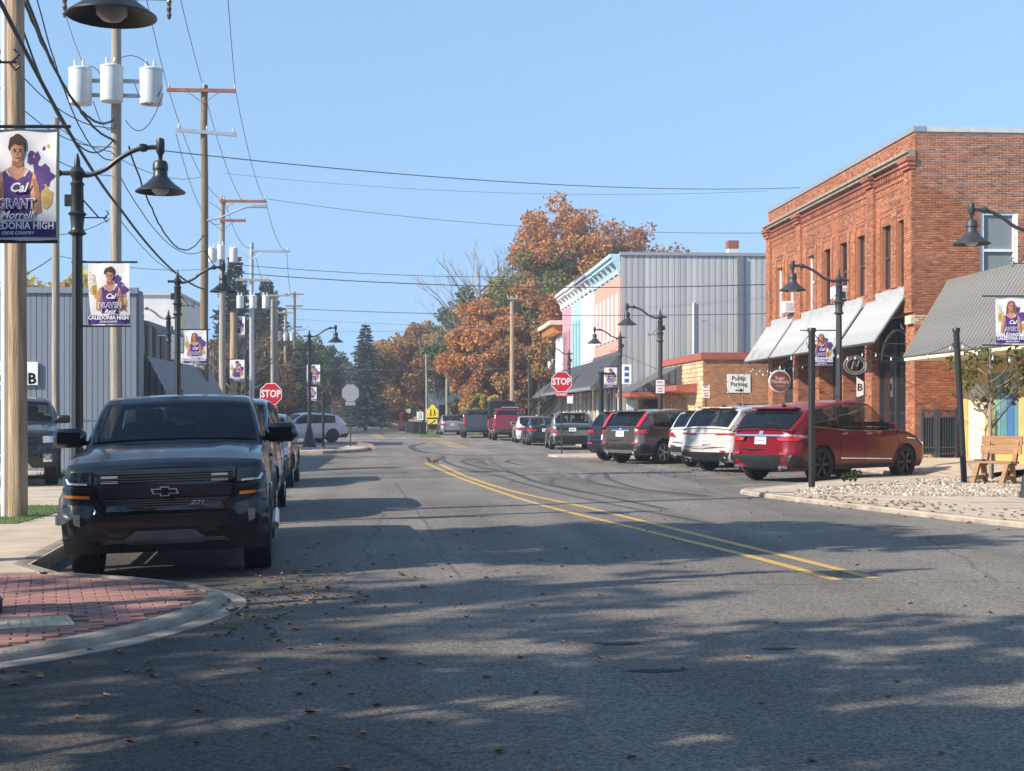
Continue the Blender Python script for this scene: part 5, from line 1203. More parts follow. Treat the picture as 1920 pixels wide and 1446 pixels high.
t = utility_pole(838, 128, .12, 632, 'weathered pole with a lamp arm before the brown trees', WOODG, .14, .11, group='utility poles on the right')
MB().tube([(0, -.1, t['h'] - .1), (-1.7, -.1, t['h'] + .15)], .035, 6).build('lamp_arm', STEEL, t); MB().box((-1.95, -.1, t['h'] + .15), (.55, .2, .1)).build('lamp_head', STEEL, t)
t = utility_pole(801, 122, .12, 664, 'thin leaning pole beside the yellow crossing sign', WOODG, .11, .09, lean=-.012, group='utility poles on the right')
# ---- overhead wires
WN = 0
def wire(a, b, sag, r, label, m=None, n=24, wob=0.0):
    pts = []; rnd = random.Random(int(abs(a.x * 31 + b.y * 17)))
    for i in range(n + 1):
        t_ = i / n; p = a.lerp(b, t_); p.z -= sag * 4 * t_ * (1 - t_); 
        if wob and 0 < i < n: p += Vector((rnd.uniform(-wob, wob), 0, rnd.uniform(-wob, wob)))
        pts.append(p)
    o = MB().tube(pts, r, 5, False).build('overhead_wire', m or THINWIRE, None, 60)
    return tag(o, label, 'wire', 'overhead wires')
def P(px, py, d): return wp(px, d, hz(py, d))
HB = P(228, 395, 33)
wire(P(-60, -120, 15), HB, .25, .030, 'thick dark cable slanting down to the transformer pole', CABLE, 30)
wire(HB, P(386, 543, 51), .35, .030, 'thick dark cable sagging from the transformer pole to the brown pole', CABLE, 30)
wire(P(20, -60, 22), P(213, 262, 33), .55, .026, 'upper twisted cable running into the transformer pole', CABLE, 40, .012)
wire(P(40, -30, 22), P(213, 225, 33), .75, .026, 'second twisted cable running into the transformer pole', CABLE, 40, .012)
wire(P(38, 40, 22), P(212, 263, 33), .95, .018, 'slack cable looping left of the transformer pole', CABLE, 30)
wire(P(242, 275, 33), P(381, 440, 51), 1.3, .022, 'slack twisted cable between transformer and brown poles', CABLE, 40, .014)
wire(P(262, -60, 33), P(314, 162, 51), .1, .012, 'thin line to the left end of the red crossarm')
wire(P(325, -60, 33), P(379, 155, 51), .1, .012, 'thin line to the middle of the red crossarm')
wire(P(423, -60, 33), P(441, 160, 51), .1, .012, 'thin line to the right end of the red crossarm')
wire(P(316, 168, 51), P(422, 376, 67), .9, .013, 'thin line from the red crossarm left end to the next pole')
wire(P(380, 160, 51), P(455, 378, 67), .5, .013, 'thin line from the brown pole top to the next crossarm')
wire(P(442, 170, 51), P(499, 380, 67), .6, .013, 'thin line from the red crossarm right end to the next pole')
wire(P(330, 250, 51), P(419, 415, 67), 1.2, .013, 'slack line from the steel crossarm to the next pole')
wire(P(422, 378, 67), P(475, 462, 80), .8, .014, 'line sagging from the transformers pole to the steel pole')
wire(P(499, 380, 67), P(538, 470, 80), .6, .014, 'outer line between the far crossarms')
wire(P(538, 475, 80), P(545, 548, 104), .5, .016, 'line dropping from the steel pole to the distant poles')
wire(P(475, 465, 80), P(513, 556, 104), .7, .016, 'inner line to the distant pole pair')
wire(P(300, 282, 33), P(1500, 352, 58), .35, .013, 'highest long wire crossing the street to the brick building')
wire(P(500, 373, 67), P(1432, 437, 64), .45, .014, 'long wire crossing to the brick building corner')
wire(P(420, 325, 67), P(1440, 358, 70), .5, .009, 'faint wire crossing the sky')
wire(P(447, 512, 67), P(1450, 533, 60), .35, .022, 'thick double cable crossing the street before the metal wall', CABLE)
wire(P(440, 496, 67), P(1140, 516, 78), .3, .014, 'thin cable above the thick crossing cable', CABLE)
wire(P(475, 575, 80), P(1450, 588, 66), .25, .018, 'lower cable crossing the street', CABLE)
wire(P(520, 596, 104), P(1330, 601, 72), .4, .012, 'thin low wire across the far street')
wire(P(552, 620, 135), P(985, 612, 96), .2, .016, 'far wire crossing behind the spruce')
wire(P(540, 688, 122), P(960, 690, 96), .2, .022, 'lowest far wire over the road', CABLE)
wire(P(0, 530, 36), P(105, 478, 36), .1, .014, 'wire above the blue grey building', CABLE)
wire(P(110, 480, 36), P(383, 505, 51), .15, .009, 'faint wire behind the athlete banners')
for i, (a, b, sg_, r_) in enumerate((((-40, 40), (212, 240), .5, .012), ((-40, 120), (213, 275), .45, .010), ((60, -40), (215, 300), .9, .014), ((-30, 200), (212, 330), .3, .009), ((120, 20), (160, 130), .05, .008), ((225, 330), (381, 470), .7, .012), ((228, 300), (383, 330), .25, .008), ((105, 235), (214, 285), .12, .010), ((112, 440), (214, 405), .1, .009), ((224, 410), (330, 512), .2, .010), ((0, 95), (46, 170), .1, .016), ((385, 470), (420, 500), .2, .014))):
    wire(P(a[0], a[1], 26 if a[0] < 100 else 33), P(b[0], b[1], 33 if b[0] < 300 else 51), sg_, r_, ['thin wire from the near pole to below the transformers', 'second thin wire from the near pole to the transformer pole', 'drooping wire beside the twisted cables', 'low wire behind the large banner', 'short drop wire to the left transformer', 'slack lower wire between transformer and brown poles', 'faint level wire between transformer and brown poles', 'wire from the thin pole to the transformer pole', 'wire behind the first lamp post', 'wire falling towards the second street lamp', 'short cable stub at the near pole', 'short cable between brown pole and small transformers'][i], CABLE, 22, .006)
for i, (a, b, s) in enumerate((((163, 128), (205, 180), -.25), ((213, 118), (285, 128), -.22), ((250, 150), (305, 160), .5), ((175, 190), (220, 232), .35), ((235, 225), (306, 175), .5))):
    wire(P(a[0], a[1], 32.6), P(b[0], b[1], 32.6), s, .010, ['jumper wire to the left transformer', 'jumper wire arching between the transformer bushings', 'loop of cable beside the right transformer', 'loop of cable under the left transformer', 'drooping cable under the right transformer'][i], CABLE, 14)
# ---- signs
def sign_post(t, x, z0, z1, m=GREENPOST, w_=.06): return MB().box((x, .03, (z0 + z1) / 2), (w_, .035, z1 - z0)).build('post', m, t)
def octagon(r, cz, y): return [(r * cos(pi / 8 + k * pi / 4) / cos(pi / 8), y, cz + r * sin(pi / 8 + k * pi / 4) / cos(pi / 8)) for k in range(8)]
def stop_sign(pos, cz, label, face=True, rz=-YAW, r=.385, plaque=True, m=GREENPOST):
    t = empty('stop_sign', pos, rz); tag(t, label, 'stop sign', 'stop signs at the crossing'); sign_post(t, 0, 0, cz + r * .9, m)
    s = 1 if face else -1
    MB().prism(octagon(r, cz, 0.0), (0, -.006 * s, 0)).build('plate', SIGNBACK if not face else SIGNWHITE, t)
    if face:
        MB().prism(octagon(r * .94, cz, -.006), (0, -.002, 0)).build('red_field', SIGNRED, t)
        text('lettering', 'STOP', .36, SIGNWHITE, t, (0, -.0105, cz), xs=.80, bold=.009)
        if plaque:
            pl = MB().bevel((0, -.004, cz - r - .10), (.46, .008, .155), .003).build('plaque', SIGNRED, t); text('lettering', '4-WAY', .13, SIGNWHITE, pl, (0, -.011, cz - r - .10), bold=.003)
    elif plaque: MB().bevel((0, .0, cz - r - .10), (.46, .008, .155), .003).build('plaque', SIGNBACK, t)
    return t
d = 51; stop_sign(wp(508, d, .10), hz(739, d) - .10, 'red stop sign facing the camera on the left')
d = 54.6; t = stop_sign(wp(1053, d, ZR), hz(716, d) - ZR, 'red stop sign facing the camera on the right corner')
q = MB().bevel((.32, .0, hz(745, d) - .15), (.22, .008, .33), .003).build('small_sign', SIGNWHITE, t); MB().box((.32, -.006, hz(738, d) - .15), (.16, .003, .05)).build('print_bar', SIGNRED, q)
MB().box((.18, .02, hz(745, d) - .15), (.2, .02, .03)).build('bracket', GREENPOST, t)
d = 65.5; stop_sign(wp(657, d, .12), hz(737, d) - .12, 'grey back of a stop sign on the far left corner', False)
def info_sign(px, py, d, w_, h_, label, lines, z=ZR):
    t = empty('parking_sign', wp(px, d, z), -YAW); tag(t, label, 'sign'); cz = hz(py, d) - z; sign_post(t, 0, 0, cz + h_ / 2, GREENPOST, .045)
    pl = MB().bevel((0, -.004, cz), (w_, .008, h_), .003).build('plate', SIGNWHITE, t)
    for s, dz, sz, m in lines: text('lettering', s, sz, m, pl, (0, -.010, cz + dz), bold=.002)
info_sign(1238, 725, 50.0, .30, .46, 'small white no parking sign beside the metal wall lamp', [('NO', .15, .13, SIGNRED), ('PARKING', .03, .065, SIGNRED), ('2AM-', -.07, .085, SIGNRED), ('6AM', -.16, .085, SIGNRED)])
info_sign(1324, 734, 51.5, .26, .46, 'small white no parking sign by the public parking wall', [('NO', .15, .12, SIGNRED), ('PARKING', .03, .055, SIGNRED), ('ANY', -.07, .085, SIGNRED), ('TIME', -.16, .085, SIGNRED)])
# pedestrian crossing and speed signs
t = empty('crossing_sign', wp(811, 104, .12), -YAW); tag(t, 'yellow school crossing sign with arrow plate far down the street', 'sign'); d = 104; cz = hz(772, d) - .12
sign_post(t, -.35, 0, cz + .3); sign_post(t, .35, 0, cz + .3)
s = .42; MB().prism([(-s, 0, cz - s), (s, 0, cz - s), (s, 0, cz + .12), (0, 0, cz + .55), (-s, 0, cz + .12)], (0, -.008, 0)).build('plate', SIGNYEL, t)
fig = MB()
for x in (-.13, .14):
    fig.lathe([(.05, -.012), (.05, -.009)], 8, (x, 0, cz + .12), 'Y'); fig.box((x, -.010, cz - .06), (.09, .004, .22)); fig.box((x - .05, -.010, cz - .24), (.05, .004, .18), ry=.3); fig.box((x + .05, -.010, cz - .24), (.05, .004, .18), ry=-.3)
fig.build('pictogram', GLOSSBLK, t)
pl = MB().box((0, 0, cz - .72), (.70, .008, .36)).build('arrow_plate', SIGNYEL, t); MB().prism([(-.2, -.006, cz - .84), (.12, -.006, cz - .68), (.08, -.006, cz - .62), (.22, -.006, cz - .60), (.2, -.006, cz - .72), (.16, -.006, cz - .74), (-.16, -.006, cz - .90)], (0, -.003, 0)).build('arrow', GLOSSBLK, pl)
t = empty('speed_limit_sign', wp(788, 112, .12), -YAW); tag(t, 'small white speed limit sign left of the crossing sign', 'sign'); d = 112; cz = hz(780, d) - .12; sign_post(t, 0, 0, cz)
pl = MB().bevel((0, -.004, cz), (.48, .008, .62), .003).build('plate', SIGNWHITE, t); text('lettering', '25', .36, GLOSSBLK, pl, (0, -.010, cz - .10), bold=.006); text('lettering', 'SPEED', .12, GLOSSBLK, pl, (0, -.010, cz + .20)); text('lettering', 'LIMIT', .11, GLOSSBLK, pl, (0, -.010, cz + .11))
# plain black posts
def post(px, d, z, top_py, label, r=.075, lean=0.0, base=True):
    h = hz(top_py, d) - z; t = empty('banner_post', wp(px, d, z)); tag(t, label, 'post', 'plain black posts')
    MB().tube([(0, 0, 0), (lean * .5, 0, h * .5), (lean, 0, h - .06)], r, 16).build('shaft', BLACK, t, 50)
    MB().lathe([(r * 1.25, h - .09), (r * 1.3, h - .02), (r * 1.1, h), (0, h)], 16, (lean, 0, 0), cap=False).build('cap', BLACK, t, 40)
    MB().lathe([(r * 1.1, h - .42), (r * 1.25, h - .41), (r * 1.25, h - .34), (r * 1.1, h - .33)], 14, (lean, 0, 0)).build('clamp', BLACK, t, 40)
    return t
post(1522, 29.6, ZR + .0, 615, 'upright black post on the rock bed in front of the red SUV', .068)
post(1808, 31.6, ZR, 615, 'leaning black post beside the wooden bench', .066, lean=-.18)
post(606, 63.2, .12, 735, 'short dark post right of the far left corner lamp', .06)
t = post(1127, 56.5, .15, 697, 'black post with short arm beyond the right stop sign', .085); MB().bbox((.0, -.03, t.children[0].bound_box[1][2] - .12), (.55, .03, t.children[0].bound_box[1][2] - .04)).build('arm', BLACK, t)
post(1141, 68, .15, 738, 'thin dark post under the salmon facade banner', .05)
# white and blue sign on the lamp by the salmon facade
t = empty('shop_sign', wp(1175, 64.6, .15), -YAW); tag(t, 'white vertical sign with blue squares beside the salmon facade lamp', 'sign'); z = hz(702, 64.6) - .15
MB().bevel((0, 0, z), (.42, .04, .88), .008).build('board', SIGNWHITE, t); BLU = mat('sign_blue', (.05, .10, .32), .5)
for k in range(3): MB().box((0, -.024, z + .26 - k * .27), (.20, .006, .17)).build('print_square', BLU, t)
MB().box((-.32, 0, z + .40), (.3, .03, .03)).build('bracket', BLACK, t)
# bins, mailbox, far roadside things
def bin_(px, d, label, m, s=1.0):
    t = empty('wheelie_bin', wp(px, d, .12), rnd.uniform(-.3, .3)); t.scale = (.8, .8, .8); tag(t, label, 'bin', 'bins by the far verge')
    MB().add([(-.26, -.28, 0), (.26, -.28, 0), (.26, .28, 0), (-.26, .28, 0), (-.32, -.36, 1.0), (.32, -.36, 1.0), (.32, .36, 1.0), (-.32, .36, 1.0)], [(0, 3, 2, 1), (4, 5, 6, 7), (0, 1, 5, 4), (1, 2, 6, 5), (2, 3, 7, 6), (3, 0, 4, 7)]).build('tub', m, t)
    MB().bevel((0, 0, 1.04), (.70, .78, .08), .03).build('lid', m, t)
    for sg in (-1, 1): MB().lathe([(.12, -.03), (.12, .03)], 12, (sg * .30, .28, .12), 'X').build('wheel', RUBBER, t)
bin_(793, 103, 'black bin with a red label nearest the crossing sign', PLASTIC); bin_(779, 107, 'black bin left of the crossing sign', mat('bin_black', (.02, .021, .024), .6)); bin_(766, 113, 'dark green grey bin in the middle of the row', mat('bin_grey', (.035, .04, .045), .6)); bin_(752, 120, 'maroon bin farthest along the verge', mat('bin_maroon', (.10, .02, .02), .6))
t = empty('mailbox', wp(726, 150, .12)); tag(t, 'white box sign on a pale post at the far verge', 'mailbox'); MB().box((0, 0, 1.0), (.2, .2, 2.0)).build('post', WHITE, t); MB().bevel((0, -.05, 1.9), (.75, .3, .9), .04).build('panel', WHITE, t)
# kerb stone lump on the far left corner
t = recalc(MB().add([(-.5, -.2, 0), (.5, -.2, 0), (.5, .2, 0), (-.5, .2, 0), (-.3, -.15, .32), (.35, -.15, .22), (.3, .15, .22), (-.3, .15, .3)], [(0, 3, 2, 1), (4, 5, 6, 7), (0, 1, 5, 4), (1, 2, 6, 5), (2, 3, 7, 6), (3, 0, 4, 7)]).build('kerb_block', KERB, None, loc=wp(684, 65.8, .0))); tag(t, 'broken concrete kerb end on the far left corner', 'kerb')
# ---- bench
t = empty('wooden_bench', wp(1858, 31.0, ZR + .03), radians(-48)); tag(t, 'rough wooden bench at the edge of the rock bed', 'bench')
for k in range(2): MB().bevel((-.02, .06 + k * .24, .45), (.95, .21, .05), .008).build('seat_plank', TIMBER, t)
for k in range(2): MB().bevel((.06, .36 + .05 * k, .72 + k * .20), (.93, .045, .19), .008).build('back_plank', TIMBER, t)
for x in (-.33, .32):
    for a, b in (((x - .03, -.10, 0), (x + .05, .0, .43)), ((x, .42, 0), (x + .04, .24, .43)), ((x + .05, .30, .38), (x + .10, .45, 1.0))):
        A, B = Vector(a), Vector(b); mb = MB(); mb.prism([A + Vector((-.045, -.05, 0)), A + Vector((.045, -.05, 0)), A + Vector((.045, .05, 0)), A + Vector((-.045, .05, 0))], B - A); recalc(mb.build('leg', TIMBER, t))
    MB().box((x, .16, .12), (.07, .55, .09)).build('stretcher', TIMBER, t)
MB().box((-.30, .1, .49), (.2, .15, .04)).build('armrest_block', mat('dark_strap', (.03, .03, .03)), t)
# ---- squirrel on the centre line: one body with a raised tail
def squirrel(pos, rz):
    mb = MB()
    mb.tube([(-.10, 0, .09), (-.06, 0, .105), (0, 0, .10), (.07, 0, .10), (.12, 0, .125), (.155, 0, .15), (.185, 0, .15), (.215, 0, .14)], [.02, .055, .06, .048, .036, .034, .032, .008], 10)
    mb.tube([(-.09, 0, .09), (-.16, 0, .08), (-.22, 0, .11), (-.25, 0, .17), (-.30, 0, .21), (-.36, 0, .20)], [.02, .035, .045, .048, .04, .008], 8)
    for sg in (-1, 1):
        mb.tube([(-.05, sg * .04, .08), (-.02, sg * .06, .05), (-.06, sg * .05, .02), (-.01, sg * .055, .008)], [.035, .028, .014, .012], 6); mb.tube([(.08, sg * .03, .08), (.09, sg * .035, .04), (.11, sg * .035, .008)], [.02, .013, .01], 6); mb.tube([(.165, sg * .018, .175), (.16, sg * .024, .205)], [.012, .003], 5)
    o = mb.build('squirrel', mat('squirrel_fur', (.12, .065, .03), .95, var=.35, scale=40), None, 60, loc=pos); o.rotation_euler.z = rz; o.scale = (.85, .85, .85)
    return tag(o, 'small brown squirrel on the yellow centre line', 'squirrel')
squirrel(gp(815, 869, .005), -.1)
# ================================================================== BUILDINGS
def holes_wall(o, u, n, L, z0, z1, holes, depth=.22):
    """wall face from o along u, outward normal n; holes=(u0,u1,z0,z1) are cut out and get reveals of depth"""
    us = sorted(set([0, L] + [h[0] for h in holes] + [h[1] for h in holes])); zs = sorted(set([z0, z1] + [h[2] for h in holes] + [h[3] for h in holes]))
    o, u, n = Vector(o), Vector(u), Vector(n); mb = MB()
    pt = lambda a, z, k=0.0: o + u * a + Vector((0, 0, z)) - n * k
    for a, b in zip(us, us[1:]):
        for c, d in zip(zs, zs[1:]):
            m_, k_ = (a + b) / 2, (c + d) / 2
            if any(h[0] < m_ < h[1] and h[2] < k_ < h[3] for h in holes): continue
            mb.add([pt(a, c), pt(b, c), pt(b, d), pt(a, d)], [(0, 1, 2, 3)])
    for h in holes:
        q = [(h[0], h[2]), (h[1], h[2]), (h[1], h[3]), (h[0], h[3])]
        for (a, c), (b, d) in zip(q, q[1:] + q[:1]): mb.add([pt(a, c), pt(b, d), pt(b, d, depth), pt(a, c, depth)], [(0, 1, 2, 3)])
    return mb
BP, BC = .2150, .0705     # brick pitch along and up
def brick_list(L, z0, z1, holes, off=0, joint=.014, rnd=None, margin=0.0):
    out = []; r = 0; z = z0
    while z + BC <= z1 + 1e-6:
        x = -(BP / 2 if (r + off) % 2 else 0.0)
        while x < L:
            a, b = max(0.0, x), min(L, x + BP - joint)
            if b - a > .04:
                segs = [(a, b)]
                for h in holes:
                    if h[2] < z + BC * .6 and z + BC * .3 < h[3]:
                        ns = []
                        for s0, s1 in segs:
                            if s1 <= h[0] or s0 >= h[1]: ns.append((s0, s1))
                            else:
                                if s0 < h[0] - .03: ns.append((s0, h[0]))
                                if s1 > h[1] + .03: ns.append((h[1], s1))
                        segs = ns
                for s0, s1 in segs: out.append((s0, s1, z, z + BC - joint))
            x += BP
        z += BC; r += 1
    return out
def put_bricks(mb, o, u, n, bricks, proud=.012, rnd=None):
    o, u, n = Vector(o), Vector(u), Vector(n); rnd = rnd or random.Random(5)
    for a, b, c, d in bricks:
        k = proud + rnd.uniform(-.004, .003)
        f = [o + u * a + Vector((0, 0, c)), o + u * b + Vector((0, 0, c)), o + u * b + Vector((0, 0, d)), o + u * a + Vector((0, 0, d))]
        mb.add([p + n * k for p in f] + [p - n * .004 for p in f], [(0, 1, 2, 3), (0, 4, 5, 1), (1, 5, 6, 2), (2, 6, 7, 3), (3, 7, 4, 0)])
def sheet4(mb, pts): mb.add(pts, [tuple(range(len(pts)))])
FX, FY0, FY1, FZ0, FZ1 = 14.75, 41.3, 58.6, .25, 10.0
BB = empty('brick_building', (0, 0, 0)); tag(BB, 'two storey red brick commercial building with corrugated awnings', 'building')
UY, NX, UX, NY = (0, 1, 0), (-1, 0, 0), (1, 0, 0), (0, -1, 0)
def dx(px, X): return X / ((px - 960) / FOC * CA + SA)          # depth of a bearing on a plane parallel to the street
def yx(px, X): d = dx(px, X); return d * CA - (px - 960) / FOC * d * SA
wins = []
wy = [yx(p, FX + .1) for p in (1700, 1669, 1621, 1588, 1557, 1527, 1490, 1468)]
for y in wy: wins.append((y - FY0 - .46, y - FY0 + .46, 5.45, 7.45))
piers = [(0, .75), (3.95, 4.65), (7.0, 7.45), (9.9, 10.35), (12.75, 13.45), (16.6, 17.3)]
shops = [(a[1], b[0], .25, 4.55) for a, b in zip(piers, piers[1:])]
fw = holes_wall((FX, FY0, 0), UY, NX, FY1 - FY0, FZ0, FZ1, wins + shops, .26).build('front_wall', MORTAR2, BB)
allb = MB(); put_bricks(allb, (FX, FY0, 0), UY, NX, brick_list(FY1 - FY0, FZ0, FZ1 - .12, wins + shops))
# pilasters: corners and between the bays, proud of the wall
for a, w_ in ((.0, .62), (yx(1637, FX) - FY0 - .3, .6), (yx(1501, FX) - FY0 - .3, .6), (17.3 - .62, .62)):
    MB().bbox((FX - .10, FY0 + a, 4.6), (FX + .01, FY0 + a + w_, 8.85)).build('pilaster', MORTAR2, BB)
    put_bricks(allb, (FX - .10, FY0 + a, 0), UY, NX, brick_list(w_, 4.6, 8.8, [])); put_bricks(allb, (FX - .10, FY0 + a, 0), UX, NY, brick_list(.1, 4.6, 8.8, [], 1))
    for k, (zz, e) in enumerate(((8.80, .05), (8.90, .10), (9.02, .15))): MB().bbox((FX - .14 - e, FY0 + a - e * .6, zz), (FX, FY0 + a + w_ + e * .6, zz + .13)).build('corbel', OLDBRICK, BB)
# cornice: stepped stone ledge, dentils, string courses
CST = mat('cornice_stone', (.30, .24, .18), .9, var=.3, scale=4, bump=.4)
mb = MB()
for e, z0, z1 in ((.20, 9.16, 9.26), (.27, 9.26, 9.34)): mb.bbox((FX - e, FY0 - .06, z0), (FX, FY1 + .06, z1))
mb.build('cornice', CST, BB)
for zz, e in ((8.62, .045), (8.40, .03), (8.98, .09)): MB().bbox((FX - e, FY0 + .62, zz), (FX, FY1 - .62, zz + .07)).build('string_course', OLDBRICK, BB)
mb = MB(); k = 0
while FY0 + .7 + k * .17 < FY1 - .7: mb.bbox((FX - .10, FY0 + .7 + k * .17, 8.78), (FX, FY0 + .78 + k * .17, 8.92)); k += 1
mb.build('dentil', OLDBRICK, BB, kind='stuff')
MB().bbox((FX - .05, FY0 - .05, FZ1 - .12), (FX + .35, FY1, FZ1 + .03)).build('coping', STEEL, BB)
MB().bbox((FX + .352, FY0 - .05, FZ1 - .12), (30, FY0 + .3, FZ1 + .03)).build('coping', mat('pale_coping', (.55, .58, .58), .5, var=.1), BB)
for y in wy:                                                      # paired slots above every window
    for zz in (7.72, 7.86): MB().bbox((FX - .035, y - .52, zz), (FX - .014, y + .52, zz + .055)).build('brick_hood', OLDBRICK, BB)
    for sg in (-1, 1):
        MB().bbox((FX - .05, y + sg * .62 - .11, 5.45), (FX + .01, y + sg * .62 + .11, 7.75)).build('window_pier', MORTAR2, BB)
        put_bricks(allb, (FX - .05, y + sg * .62 - .11, 0), UY, NX, brick_list(.22, 5.45, 7.7, []))
# side wall
SXL = 12.0; sw = [(16.72 - FX, 17.85 - FX, 5.35, 7.55)]
holes_wall((FX, FY0, 0), UX, NY, SXL, FZ0, FZ1, sw, .15).build('side_wall', MORTAR, BB)
red = MB(); sheet4(red, [(FX + .002, FY0 - .003, FZ0), (FX + SXL, FY0 - .003, FZ0), (FX + SXL, FY0 - .003, 4.9), (16.70, FY0 - .003, 4.9), (16.70, FY0 - .003, 7.5), (15.3, FY0 - .003, 8.25), (FX + .002, FY0 - .003, 8.35)]); red.build('old_mortar', MORTAR2, BB)
sb = brick_list(6.2, FZ0, FZ1 - .13, sw, 1, .026)
vis = sorted(sb, key=lambda q: (q[2] < 7.3) * 100 + q[0])
parts_, rest_ = vis[:300], vis[300:]
rnd = random.Random(9)
bmesh_ = MB().bbox((0, -.013, 0), (BP - .026, .004, BC - .026)).mesh('brick', BRICK)
for a, b, c_, d_ in parts_:
    link('brick', bmesh_, BB, (FX + a, FY0 + rnd.uniform(-.002, .003), c_), None, ((b - a) / (BP - .026), 1, 1))
put_bricks(allb, (FX, FY0, 0), UX, NY, rest_)
# shopfront recesses with their own brick side walls and glazing
DKF = mat('dark_shop_frame', (.03, .03, .033), .5); GREYP = mat('grey_shop_panel', (.36, .38, .40), .6)
for i, (a, b, z0, z1) in enumerate(shops):
    dep = .30 if i in (0,) else .85
    MB().bbox((FX + .26, FY0 + a - .3, .25), (FX + dep + .1, FY0 + a, 4.6)).build('recess_wall', MORTAR2, BB) if dep > .5 else None
    MB().bbox((FX + .26, FY0 + b, .25), (FX + dep + .1, FY0 + b + .25, 4.6)).build('recess_wall', MORTAR2, BB) if dep > .5 else None
    if dep > .5: put_bricks(allb, (FX, FY0 + b, 0), UX, NY, brick_list(dep, .3, 4.55, [], 1))
    else: put_bricks(allb, (FX, FY0 + b, 0), UX, NY, brick_list(.26, .3, 4.55, [], 1))
    sh = empty('shop_window', (0, 0, 0)); sh.parent = BB
    x = FX + dep
    MB().bbox((x, FY0 + a, .9), (x + .03, FY0 + b, 4.5)).build('pane', GLASS, sh)
    MB().bbox((x - .04, FY0 + a, .26), (x + .04, FY0 + b, .95)).build('stall_riser', GREYP if i == 0 else DKF, sh)
    n = 2 if i == 0 else 3
    for k in range(n + 1):
        yy = lerp(FY0 + a + .05, FY0 + b - .05, k / n); MB().bbox((x - .06, yy - .05, .95), (x - .002, yy + .05, 4.5)).build('frame', DKF, sh)
    MB().bbox((x - .05, FY0 + a + .101, 3.2), (x - .004, FY0 + b - .101, 3.3)).build('transom', DKF, sh); MB().bbox((x - .07, FY0 + a + .101, .951), (x - .004, FY0 + b - .101, 1.03)).build('window_sill', DKF, sh)
    if i == 0:
        for k in range(3): MB().bbox((x - .055, FY0 + a + .2 + k * 1.05, .36), (x - .041, FY0 + a + 1.05 + k * 1.05, .85)).build('riser_panel', GREYP, sh)
        pth = [(x - .03, lerp(FY0 + a, FY0 + b, .5) + cos(t_) * 1.4, 3.3 + sin(t_) * .9) for t_ in [pi * j / 14 for j in range(15)]]; MB().tube(pth, .04, 6).build('arch_trim', GREYP, sh)
allb.build('brick', BRICK, BB, kind='stuff')
MB().bbox((FX + .5, FY0 + .5, .2), (28, FY1 - .3, 9.6)).build('interior', DARKROOM, BB)
MB().bbox((FX - .03, FY0 + .02, 5.16), (FX + .02, FY0 + 4.1, 5.40)).build('stone_sill', mat('grey_sill', (.36, .36, .37), .85, var=.15), BB)
for a, b in ((4.75, 12.65), (13.4, 17.1)): MB().bbox((FX - .06, FY0 + a, 5.16), (FX + .02, FY0 + b, 5.40)).build('stone_sill', MATS['grey_sill'], BB)
MB().bbox((FX - .12, FY0 - .012, 4.25), (FX + .58, FY0 + .5, 4.50)).build('stone_block', mat('cream_stone', (.62, .5, .34), .85), BB)
MB().bbox((FX - .12, FY0 - .014, .24), (FX + .5, FY0 + .5, .85)).build('stone_block', MATS['cream_stone'], BB)
BRD = mat('brown_board', (.055, .035, .03), .6, var=.2); 
for i, y in enumerate(wy):
    w_ = empty('window', (0, 0, 0)); w_.parent = BB; pale = i in (5, 6, 7)
    MB().bbox((FX + .16, y - .46, 5.45), (FX + .18, y + .46, 7.45)).build('pane', GLASS if i > 2 else BRD, w_)
    fm = WHITE if pale else BRD
    for sg in (-1, 1): MB().bbox((FX + .10, y + sg * .42 - .045, 5.45), (FX + .158, y + sg * .42 + .045, 7.45)).build('frame', fm, w_)
    MB().bbox((FX + .11, y - .375, 6.42), (FX + .157, y + .375, 6.50)).build('sash_bar', fm, w_)
w_ = empty('window', (0, 0, 0)); w_.parent = BB
MB().bbox((16.72, FY0 + .10, 5.35), (17.85, FY0 + .13, 7.55)).build('pane', SHEERGLASS, w_)
for x in (16.78, 17.79): MB().bbox((x - .06, FY0 + .03, 5.35), (x + .06, FY0 + .095, 7.55)).build('frame', WHITE, w_)
MB().bbox((16.84, FY0 + .035, 6.38), (17.73, FY0 + .095, 6.46)).build('sash_bar', WHITE, w_); MB().bbox((16.84, FY0 + .04, 7.46), (17.73, FY0 + .095, 7.55)).build('frame', WHITE, w_)
MB().bbox((16.84, FY0 + .135, 6.5), (17.73, FY0 + .15, 7.5)).build('blind', mat('pale_blind', (.6, .62, .6), .8), w_)
# corrugated awnings
def corr_awning(name, parent, m, top, bot, run, length, pitch=.16, amp=.022, flip=1):
    """sloping canopy of metal pans: a dark backing sheet with one raised pan after another along the wall"""
    top, bot, run = Vector(top), Vector(bot), Vector(run); nrm = (bot - top).cross(run).normalized() * flip
    if nrm.z < 0: nrm = -nrm
    n = max(2, int(length / pitch)); pw = length / n; e = run * length
    bk = MB(); bk.add([top - nrm * .012, bot - nrm * .012, bot + e - nrm * .012, top + e - nrm * .012], [(0, 1, 2, 3)]); aw = bk.build(name, AWB, parent)
    w = pw * .80; q = [(0, 0), (pw * .05, amp), (w - pw * .05, amp), (w, 0)]
    pan = MB(); pan.add([run * u + nrm * h for u, h in q] + [run * u + nrm * h + (bot - top) for u, h in q], [(i, i + 1, i + 5, i + 4) for i in range(3)] + [(0, 1, 2, 3), (4, 5, 6, 7)]); me = pan.mesh('pan', m)
    for i in range(n): link('pan', me, aw, tuple(top + run * (pw * i)))
    return aw
AWB = mat('awning_groove', (.13, .13, .13), .7)
